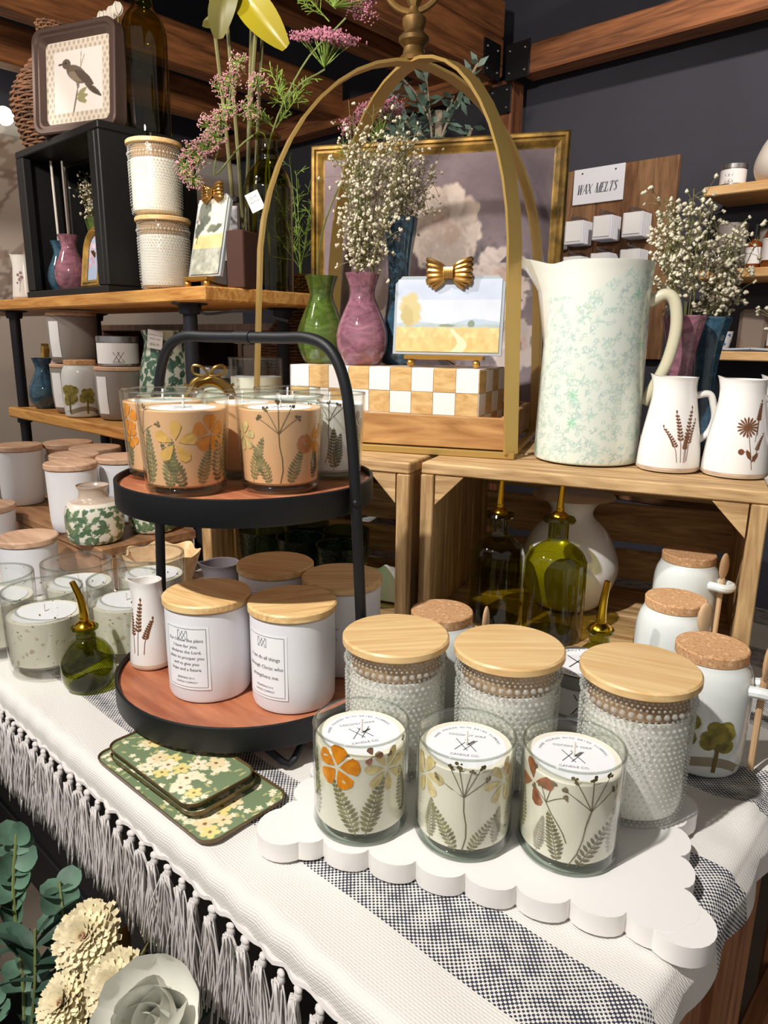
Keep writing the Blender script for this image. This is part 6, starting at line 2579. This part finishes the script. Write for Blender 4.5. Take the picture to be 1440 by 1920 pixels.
amber_bottle('amber bottle with black cap and white label on the middle wall shelf', (-.672, 2.45, 1.433), 1.05)
amber_bottle('amber bottle with white label on the bottom wall shelf', (-.640, 2.49, 1.187), .9)
amber_bottle('amber bottle behind the dried flowers on the middle wall shelf', (-.735, 2.475, 1.433), .8)
t = tag(obj('kraft_pouch', G().box((0, 0, .065), (.085, .045, .13), .012), M('taupe_pouch', (136, 122, 112), .7), None, (-.725, 2.535, 1.187), R(8)), 'taupe stand-up pouch on the bottom wall shelf', 'pouch')
bwp = [(.02, 0), (.03, .003), (.036, .03), (.040, .06)]


def delft(C, s, z, T, row):
    C[:] = (214, 218, 226)
    rs = random.Random(3)
    for k in range(40):
        st_leaf(C, s, z, rs.uniform(s.min(), s.max()), rs.uniform(.01, .055), .012, .003, rs.uniform(0, 6), (74, 100, 156))


t = tag(obj('blue_pot', plathe(bwp, 90, 40, delft), glazed, None, (-.800, 2.455, 1.187), ang=60), 'little blue and white pot on the bottom wall shelf', 'pot')
t = thing('open_magazine', 'open magazine lying on the bottom wall shelf', 'magazine', (-.690, 2.425, 1.1885), R(4))
for sx in (-1, 1):
    obj('page_block', G().box((sx * .038, 0, .005), (.075, .05, .006), .001, ry=sx * R(3)), M('page', (196, 204, 212), .6), t)
obj('cover', G().box((0, 0, .001), (.155, .054, .0018)), M('blue_cover', (76, 96, 116), .5), t)

# ------------------------------------------------------------------ stand behind the pine shelf with wicker bottle and white blocks
sd = thing('side_stand', 'dark wooden riser stand behind the pine shelf unit', 'stand', (-1.36, 1.20, 0))
obj('top', G().box((0, 0, 1.015), (.56, .30, .028), .003), MATS['dark_stand_wood'], sd)
for sx in (-1, 1):
    for sy in (-1, 1):
        obj('leg', G().box((sx * .25, -.005 + sy * .11, (TT + 1.001) / 2), (.035, .035, 1.001 - TT), .003), post_w, sd)
wicker_bottle('brown wicker bottle behind the green bulb vase', (-1.300, 1.125, 1.030), .318, .098, .3, 4)
for (x, y, h, lab) in ((-1.50, 1.15, .16, 'white block candle behind the pine shelf, left of two'), (-1.43, 1.24, .17, 'white block candle behind the pine shelf, right of two')):
    t = thing('block_candle', lab, 'candle', (x, y, 1.030), 0, 'white block candles behind the shelf')
    obj('wax', G().box((0, 0, h / 2), (.055, .055, h), .004), wax_white, t)
    obj('wick', G().tube([(0, 0, h), (0, .001, h + .01)], .0012, 5), wick_m, t)
bxk = tag(obj('brown_box', G().box((0, 0, .05), (.038, .05, .10), .002), M('dark_brown_card', (70, 38, 26), .5), None, (-1.133, .840, ZS), R(20)), 'dark brown box behind the narrow landscape on the pine shelf', 'box')
ch_ = thing('card_holder', 'black metal card stand behind the narrow landscape', 'card holder', (-1.243, .884, ZS), R(20))
obj('post', G().tube([(0, 0, 0), (0, 0, .17)], .003, 6), black_metal, ch_)
obj('base', G().box((0, 0, .003), (.06, .05, .006), .001), black_metal, ch_)
obj('clip', G().box((0, 0, .172), (.06, .01, .010), .001), black_metal, ch_)
obj('card', G().box((0, -.004, .11), (.06, .001, .10)), M('grey_card', (190, 186, 188), .6), ch_)

# ------------------------------------------------------------------ olive tree in the back
ot = thing('olive_tree', 'dark potted olive tree against the wall behind the gilt frame', 'tree', (-1.545, 1.90, 0))
obj('pot', G().lathe([(.08, 0), (.10, .01), (.12, .24), (.115, .25), (.105, .22)], 28), M('dark_pot', (40, 38, 38), .7), ot, ang=50)
tk, lv = G(), G()
r_ = random.Random(31)
tips = []
tk.tube(smooth3([(0, 0, .2), (.015, 0, .8), (0, .01, 1.45), (.01, .0, 1.90)]), .014, 8)
for k in range(22):
    a = r_.uniform(0, 2 * PI)
    z0 = r_.uniform(1.58, 1.86)
    q = r_.uniform(.08, .22)
    e = Vector((q * math.cos(a), q * math.sin(a), z0 + r_.uniform(.05, .30)))
    P_ = [(0, 0, z0), (e.x * .5, e.y * .5, (z0 + e.z) / 2 + .02), tuple(e)]
    tk.tube(smooth3(P_), .004, 5)
    for j in range(34):
        p = Vector(P_[0]).lerp(e, r_.uniform(.25, 1.05))
        d = Vector((r_.gauss(0, 1), r_.gauss(0, 1), r_.gauss(.3, .7))).normalized()
        s_ = d.orthogonal().normalized() * .009
        L_ = r_.uniform(.035, .055)
        lv.add([p, p + d * L_ * .5 + s_, p + d * L_, p + d * L_ * .5 - s_], [(0, 1, 2, 3)])
obj('branches', tk, M('pale_bark', (150, 138, 120), .8), ot)
obj('leaves', lv, M('olive_leaf', (92, 116, 104), .6, var=.35, vscale=12), ot, ang=0, kind='stuff')

# ------------------------------------------------------------------ silk umbel flowers in the olive bottle
pink_m = M('dusty_pink_floret', (184, 122, 142), .8, var=.3, vscale=60)
pinkg = M('pink_green_floret', (206, 150, 160), .8, var=.3, vscale=90)
grn_m = M('feathery_green', (128, 158, 66), .7, var=.25, vscale=40)
grn_d = M('stem_green', (112, 122, 70), .7)
BT = Vector((-1.160, .925, ZS + .27))


def puff(r_, seed):
    """round umbel: many fine rays with pink tips"""
    q = random.Random(seed)
    a_, b_ = G(), G()
    for k in range(46):
        d = Vector((q.gauss(0, 1), q.gauss(0, 1), q.gauss(.25, 1))).normalized()
        e = d * r_ * q.uniform(.8, 1.05)
        a_.tube([d * r_ * .1, e], .0006, 3)
        for j in range(3):
            o = Vector((q.gauss(0, 1), q.gauss(0, 1), q.gauss(0, 1))) * r_ * .10
            b_.octa(tuple(e + o), r_ * .085)
    return mesh(a_, grn_m, 'rays', 0), mesh(b_, pinkg, 'florets', 0)


pm = [puff(.019, s) for s in range(3)]
sp1 = thing('umbel_spray', 'pink and green puff flower spray leaning over the narrow landscape', 'silk flowers', tuple(BT))
heads = [(-1.175, .875, 1.690), (-1.205, .855, 1.650), (-1.182, .862, 1.655), (-1.145, .895, 1.655), (-1.180, .850, 1.612), (-1.150, .880, 1.612), (-1.205, .825, 1.580), (-1.190, .830, 1.560), (-1.222, .800, 1.535), (-1.235, .790, 1.510), (-1.210, .808, 1.525), (-1.215, .795, 1.488), (-1.185, .838, 1.588), (-1.20, .815, 1.545)]
hub = Vector((-1.180, .850, 1.600)) - BT
st_ = G()
st_.tube(smooth3([(0, 0, -.22), (0, 0, 0), (-.03, -.03, .0), tuple(Vector((-1.205, .835, 1.50)) - BT), tuple(hub)]), .0018, 6)
for i_, h_ in enumerate(heads):
    e = Vector(h_) - BT
    st_.tube(smooth3([tuple(hub.lerp(e, .0)), tuple(hub.lerp(e, .6) + Vector((0, 0, -.006))), tuple(e)], 3), .0009, 4)
obj('stems', st_, grn_d, sp1)
for i_, h_ in enumerate(heads):
    hd_ = obj('flower_head', pm[i_ % 3][1], None, sp1, tuple(Vector(h_) - BT), rot=(rnd.uniform(0, 6), rnd.uniform(0, 6), 0))
    obj('rays', pm[i_ % 3][0], None, hd_)


def flat_umbel(w, seed):
    q = random.Random(seed)
    a_, b_ = G(), G()
    for k in range(26):
        a = q.uniform(0, 2 * PI)
        d = math.sqrt(q.uniform(.02, 1)) * w
        c = Vector((d * math.cos(a), d * math.sin(a), .012 * (1 - (d / w) ** 2) + q.uniform(-.003, .003)))
        a_.tube(smooth3([(0, 0, -.04), (c.x * .6, c.y * .6, -.012), tuple(c)], 3), .0008, 3)
        for j in range(46):
            o = Vector((q.gauss(0, .0085), q.gauss(0, .0085), q.uniform(-.006, .008)))
            b_.octa(tuple(c + o), q.uniform(.0014, .0026))
    return mesh(a_, grn_m, 'rays', 0), mesh(b_, pink_m, 'florets', 0)


def feathery(P0, dirs, seed, L=.07):
    """dill-like foliage"""
    q = random.Random(seed)
    g_ = G()
    for d in dirs:
        d = Vector(d)
        P0_ = Vector(P0)
        pts = [tuple(P0_ + d * t + Vector((0, 0, .01 * math.sin(3 * t))) for t in ()) for _ in ()]
        line = [P0_ + d * (k / 6) for k in range(7)]
        g_.tube(line, .0011, 4)
        for k in range(1, 7):
            for sgn in (-1, 1):
                s_ = d.orthogonal().normalized()
                s_.rotate(Matrix.Rotation(q.uniform(0, 6.28), 3, d.normalized()))
                e = line[k] + (d.normalized() * .7 + s_ * sgn * .8).normalized() * L * q.uniform(.35, .7) * (1.1 - k / 9)
                m1 = line[k].lerp(e, .5)
                g_.tube([line[k], m1, e], .0008, 4)
                for z_ in range(2):
                    f_ = m1 + ((e - m1).normalized() + Vector((q.gauss(0, .6), q.gauss(0, .6), q.gauss(0, .6)))).normalized() * L * .2
                    g_.tube([m1, f_], .0007, 3)
    return g_


def umbel(label, top, w, seed, feath, tilt=(0, 0), base=None):
    B_ = base or BT
    t = thing('umbel_flower', label, 'silk flowers', tuple(B_), 0, 'flat pink silk umbels')
    e = Vector(top) - B_
    obj('stem', G().tube(smooth3([(0, 0, -.22), (0, 0, -.02), (e.x * .45, e.y * .45, e.z * .5), (e.x, e.y, e.z - .045)]), .0017, 6), grn_d, t)
    ra, fl = flat_umbel(w, seed)
    h_ = obj('flower_head', fl, None, t, tuple(e), rot=(tilt[0], tilt[1], 0))
    obj('rays', ra, None, h_)
    fg = G()
    for k, (u, ds) in enumerate(feath):
        f_ = feathery((e.x * u, e.y * u, e.z * u), ds, seed + k)
        fg.add(f_.v, f_.f)
    if feath:
        obj('foliage', fg, grn_m, t, ang=0)
    return t


umbel('flat pink umbel, upper one left of the lantern finial', (-1.080, 1.000, 1.735), .060, 3, [(.35, [(-.02, -.02, .06), (.03, .03, .05), (-.03, .0, .04)]), (.15, [(.04, .02, .05), (-.04, -.03, .03)])], (.15, .2))
umbel('flat pink umbel behind the baby\'s breath and lantern arch', (-1.065, 1.115, 1.632), .062, 5, [(.5, [(.02, .02, -.05), (.0, .0, .05), (.04, .04, .03)])], (.2, -.3), Vector((-1.10, 1.00, ZS + .10)))
umbel('pink umbel cut off by the top edge of the picture', (-1.035, 1.010, 1.810), .050, 7, [(.88, [(-.03, -.03, .06), (-.02, -.02, .10), (-.05, -.04, .05)]), (.8, [(-.04, -.03, .05)])], (-.6, .3))
fg = thing('dill_sprig', 'bright green feathery sprig standing in the right wicker bottle', 'silk greenery', (-1.300, 1.125, 1.30))
gg = feathery((0, 0, .06), [(-.045, -.03, .17), (-.01, 0, .20), (.02, .02, .16), (-.07, -.05, .12), (.01, .03, .14), (-.03, .0, .22)], 3, .10)
gg.tube([(0, 0, -.1), (0, 0, .07)], .003, 6)
obj('foliage', gg, grn_m, fg, ang=0)
tg2 = tag(obj('bottle_tag', G().box((0, 0, 0), (.026, .001, .034), .0004), paper, None, (-1.128, .868, ZS + .155), rot=(0, R(-25), R(40))), 'white paper tag tied on the olive bottle', 'price tag')
tt_ = G()
for tx_, dz_, sz_ in (('OLIVE', .006, .006), ('BOTTLE', -.002, .005)):
    v_, f_ = text_geo(tx_, sz_)
    tt_.add([(p[0], -.0008, p[1] + dz_) for p in v_], f_)
obj('print', tt_, ink, tg2, ang=0)

# tall dried stems with big olive-yellow leaves above
ts = thing('tall_leaf_stems', 'tall dried stems with large olive yellow leaves behind the jars', 'dried stems', (-1.275, .945, ZS))
for (dx, dy, lx, ly, h_) in ((-.010, 0, -.035, -.03, .62), (.0, .01, -.030, -.015, .62), (.012, .0, .03, .01, .52), (.02, .01, .032, .022, .55), (.016, -.01, .045, .015, .50)):
    obj('stem', G().tube(smooth3([(dx, dy, 0), (dx + lx * .4, dy + ly * .4, h_ * .5), (dx + lx, dy + ly, h_)]), .0042, 7), M('olive_stem', (104, 100, 60), .7), ts)
ylw = M('olive_yellow_leaf', (140, 128, 14), .4, coat=.3)
olv = M('dull_olive_leaf', (92, 88, 36), .5)
LO = Vector((-1.275, .945, ZS))


def leaf_between(p, q, side, W_, m_):
    """large stiff leaf from p to q, widest along the side direction, folded on its midrib"""
    p, q, sd_ = Vector(p) - LO, Vector(q) - LO, Vector(side).normalized()
    ax = q - p
    nn = ax.cross(sd_).normalized()
    v_ = []
    n_, m2 = 12, 9
    for i_ in range(n_):
        t = i_ / (n_ - 1)
        hw_ = W_ * (math.sin(PI * min(1, t * .80 + .14)) ** .7)
        for j_ in range(m2):
            s_ = (j_ / (m2 - 1) - .5) * 2
            v_.append(tuple(p + ax * t + sd_ * (s_ * hw_) + nn * (.35 * hw_ * abs(s_) + .012 * math.sin(3 * t))))
    obj('leaf', G().add(v_, [(i_ * m2 + j_, i_ * m2 + j_ + 1, (i_ + 1) * m2 + j_ + 1, (i_ + 1) * m2 + j_) for i_ in range(n_ - 1) for j_ in range(m2 - 1)]), m_, ts, ang=180)


leaf_between((-1.207, .904, 1.822), (-1.128, .950, 1.722), (.5, .35, .55), .030, ylw)
leaf_between((-1.212, .890, 1.830), (-1.226, .872, 1.738), (.7, .7, .1), .026, olv)
leaf_between((-1.20, .90, 1.83), (-1.262, .862, 1.775), (.3, .3, .8), .026, olv)

# ------------------------------------------------------------------ flower bucket under the table front
bk = thing('flower_bucket', 'dark metal bucket of dried flowers below the fringe', 'bucket', (-.635, .165, 0))
obj('body', G().lathe([(.10, 0), (.105, .01), (.135, .47), (.139, .475), (.133, .465), (.12, .40), (0, .40)], 36), M('dark_bucket', (26, 26, 30), .5), bk, ang=50)
cream_f = M('cream_straw_petal', (244, 226, 186), .75, var=.12, vscale=60)
rose_m = M('ivory_rose_petal', (242, 241, 230), .6)
euc = M('eucalyptus_leaf', (84, 116, 94), .6, var=.25, vscale=25)
euc_d = M('dark_green_leaf', (52, 78, 62), .55, var=.25, vscale=25)


def strawflower(label, loc, r_, aim, seed):
    q = random.Random(seed)
    t = thing('strawflower', label, 'dried flower', loc, 0, 'cream strawflowers in the bucket')
    rot = (Vector(aim) - Vector(loc)).to_track_quat('Z', 'Y').to_euler()
    t.rotation_euler = rot
    g_ = G()
    for ring in range(12):
        k = ring / 11
        n = int(26 - 13 * k)
        for i_ in range(n):
            a = 2 * PI * (i_ + .5 * (ring % 2)) / n + q.uniform(-.08, .08)
            el = -.50 + 1.75 * k + q.uniform(-.1, .1)
            p = petal_sheet(r_ * (1.0 - .45 * k) * q.uniform(.92, 1.08), r_ * .15, .45 if k < .35 else -.25, 5, 3, .5)
            p.xf(Matrix.Rotation(a, 4, 'Z') @ Matrix.Translation((r_ * .05, 0, r_ * (-.10 + .16 * k))) @ Matrix.Rotation(-el, 4, 'Y'))
            g_.add(p.v, p.f)
    obj('petals', g_, cream_f, t, ang=180)
    c_ = G()
    for i_ in range(40):
        a, d = q.uniform(0, 2 * PI), math.sqrt(q.random()) * r_ * .22
        c_.tube([(d * math.cos(a), d * math.sin(a), r_ * .1), (d * .9 * math.cos(a), d * .9 * math.sin(a), r_ * (.34 - .3 * d / r_))], r_ * .022, 4)
    obj('centre', c_, M('mauve_brown_centre', (176, 138, 110), .8), t, ang=0)
    L_ = (Matrix(rot.to_matrix()).inverted() @ (Vector((-.635, .165, .42)) - Vector(loc)))
    obj('stem', G().tube([(0, 0, -r_ * .15), tuple(L_ * .5), tuple(L_)], .002, 5), bb_stem, t)
    return t


strawflower('cream strawflower, topmost and fully open', (-.604, .234, .629), .033, (-.45, -.05, 1.0), 1)
strawflower('cream strawflower with mauve centre, lower right of the topmost', (-.546, .234, .614), .031, (-.40, -.05, .95), 2)
strawflower('cream strawflower at the lower left of the group', (-.583, .201, .592), .030, (-.55, -.1, .95), 3)
strawflower('cream strawflower half hidden by the fringe tassels', (-.570, .300, .627), .026, (-.2, -.1, .80), 4)

rs2 = thing('ivory_rose', 'large ivory silk rose at the bottom edge beside the strawflowers', 'flower', (-.456, .234, .638))
rs2.rotation_euler = (Vector((-.30, -.05, 1.1)) - Vector((-.456, .234, .638))).to_track_quat('Z', 'Y').to_euler()
q = random.Random(9)
for ring, (n, L_, W_, el, cl) in enumerate(((5, .062, .034, .35, .5), (5, .054, .030, .75, .45), (4, .044, .026, 1.05, .3), (3, .034, .020, 1.3, .2))):
    for i_ in range(n):
        a = 2 * PI * (i_ + .5 * (ring % 2)) / n + q.uniform(-.1, .1)
        obj('petal', petal_sheet(L_, W_, cl, 9, 7, .45).xf(Matrix.Rotation(a, 4, 'Z') @ Matrix.Rotation(-el, 4, 'Y') @ Matrix.Translation((.004, 0, 0))), rose_m, rs2, ang=180)
L_ = rs2.rotation_euler.to_matrix().inverted() @ (Vector((-.60, .17, .42)) - Vector(rs2.location))
obj('stem', G().tube([(0, 0, 0), tuple(L_ * .5), tuple(L_)], .003, 6), grn_d, rs2)

leaf_round = mesh(petal_sheet(.026, .0145, .3, 7, 5, .12), euc, 'leaf', 180)
leaf_long = mesh(petal_sheet(.062, .0095, -.35, 8, 5, .2), euc_d, 'leaf', 180)
leaf_oval = mesh(petal_sheet(.075, .024, -.2, 8, 5, .15), euc_d, 'leaf', 180)


def leafy_stem(label, P, lm, n, seed, spread=.9, cat='foliage', name='eucalyptus_stem', sc=1.0):
    q = random.Random(seed)
    t = thing(name, label, cat, P[0], 0, 'greenery in the bucket')
    Q = smooth3([tuple(Vector(p) - Vector(P[0])) for p in P], 6)
    obj('stem', G().tube(Q, .0018, 5), grn_d, t)
    m = len(Q)
    for i_ in range(n):
        k = int((m - 1) * (.3 + .7 * (i_ + .5) / n))
        d = Vector(Q[min(k + 1, m - 1)]) - Vector(Q[k - 1])
        az = math.atan2(d.y, d.x) + (spread if i_ % 2 else -spread) + q.uniform(-.5, .5)
        s_ = sc * q.uniform(.8, 1.15)
        o = obj('leaf', lm, None, t, Q[k], rot=(q.uniform(-.7, .7), q.uniform(-.9, .3), az))
        o.scale = (s_, s_, s_)
    return t


b0 = (-.635, .165, .41)
leafy_stem('round-leaved eucalyptus stem rising towards the left fringe', [b0, (-.70, .20, .52), (-.745, .215, .60), (-.775, .235, .655)], leaf_round, 23, 1)
leafy_stem('round-leaved eucalyptus stem beneath the tassels', [b0, (-.66, .22, .52), (-.665, .235, .59), (-.69, .245, .635)], leaf_round, 20, 2)
leafy_stem('eucalyptus stem trailing at the far left edge', [b0, (-.73, .17, .50), (-.79, .18, .56), (-.83, .20, .60)], leaf_round, 20, 3)
leafy_stem('dark long-leaved stem behind the strawflowers', [b0, (-.66, .19, .50), (-.66, .20, .56), (-.672, .21, .61)], leaf_long, 17, 4, 1.1, name='willow_stem')
leafy_stem('dark long-leaved stem leaning left at the bottom edge', [b0, (-.70, .15, .49), (-.74, .14, .53), (-.77, .15, .56)], leaf_long, 20, 5, 1.0, name='willow_stem')
leafy_stem('glossy broad-leaved stem under the ivory rose', [b0, (-.57, .19, .50), (-.52, .22, .56), (-.49, .25, .60)], leaf_oval, 10, 6, 1.0, name='magnolia_stem')
leafy_stem('dark green spray filling the middle of the bucket', [b0, (-.62, .20, .48), (-.60, .23, .54), (-.585, .26, .59)], leaf_long, 12, 7, 1.2, name='willow_stem')
leafy_stem('round-leaved eucalyptus stem at the bottom left corner', [b0, (-.68, .13, .48), (-.71, .11, .52), (-.735, .11, .55)], leaf_round, 17, 8)
leafy_stem('broad dark leaves just below the fringe', [b0, (-.59, .22, .5), (-.55, .27, .57), (-.50, .285, .61)], leaf_oval, 8, 10, 1.0, name='magnolia_stem')
pod = thing('seed_pod', 'pointed ochre seed pod among the strawflowers', 'seed pod', (-.600, .262, .560))
obj('pod', petal_sheet(.07, .014, .1, 8, 5, .5).xf(Matrix.Rotation(R(-75), 4, 'Y')), M('ochre_leaf', (176, 128, 58), .6, var=.2), pod, ang=180)
obj('stem', G().tube([(0, 0, 0), (-.02, -.05, -.08), (-.035, -.097, -.15)], .0015, 5), bb_stem, pod)
rope('braided beige rope draped over the bucket at bottom left', [(-.70, .115, .515), (-.72, .075, .505), (-.69, .045, .50), (-.63, .040, .495)], .014, name='braided_rope')

# black slatted crate added as dark backing for the shade under the table
sc_ = thing('dark_backing_crate', 'black slatted crate added to darken the space under the table', 'crate', (-1.05, .47, 0))
for k in range(4):
    obj('front_slat', G().box((0, 0, .09 + .15 * k), (1.35, .015, .13), .003), black_wood, sc_)
    for sx in (-1, 1):
        obj('side_slat', G().box((sx * .67, .22, .09 + .15 * k), (.015, .42, .13), .003), black_wood, sc_)
for sx in (-1, 1):
    obj('corner_post', G().box((sx * .65, .018, .31), (.03, .02, .62), .003), black_wood, sc_)
obj('back_panel', G().box((0, .43, .31), (1.35, .012, .6), .003), black_wood, sc_)

# dark cabinet with cartons behind the lower shelf
cab = thing('dark_cabinet', 'dark brown cabinet in the gloom behind the lower pine shelf', 'cabinet', (-2.30, 1.66, 0))
dkw = wood('dark_cabinet_wood', (52, 36, 28), (92, 66, 50), (20, 20, 3), .6)
obj('back_panel', G().box((0, .17, .63), (1.5, .02, 1.26), .003), dkw, cab)
for z_ in (.10, .62, 1.24):
    obj('shelf_board', G().box((0, 0, z_), (1.5, .34, .025), .003), dkw, cab)
for x_ in (-.74, -.25, .25, .74):
    obj('upright', G().box((x_, 0, .63), (.025, .33, 1.22), .003), dkw, cab)
for i_, (x_, w_, h_, c_) in enumerate(((-2.62, .16, .30, (150, 118, 90)), (-2.40, .14, .24, (176, 146, 118)), (-2.17, .15, .27, (138, 106, 82)), (-1.93, .14, .22, (190, 160, 130)), (-1.74, .13, .26, (120, 92, 74)))):
    t = thing('carton', ('tall tan carton', 'pale kraft carton', 'brown carton', 'light kraft carton', 'dark tan carton')[i_] + ' on the dark cabinet behind the lower shelf', 'carton', (x_, 1.62, .634), rnd.uniform(-.2, .2), 'cartons in the dark cabinet')
    obj('body', G().box((0, 0, h_ / 2), (w_, .14, h_), .003), M('carton_%d' % i_, c_, .8, var=.1), t)
    obj('paper_label', G().box((0, -.0705, h_ * .55), (w_ * .5, .001, h_ * .3)), M('cream_label', (206, 194, 178), .7), t)
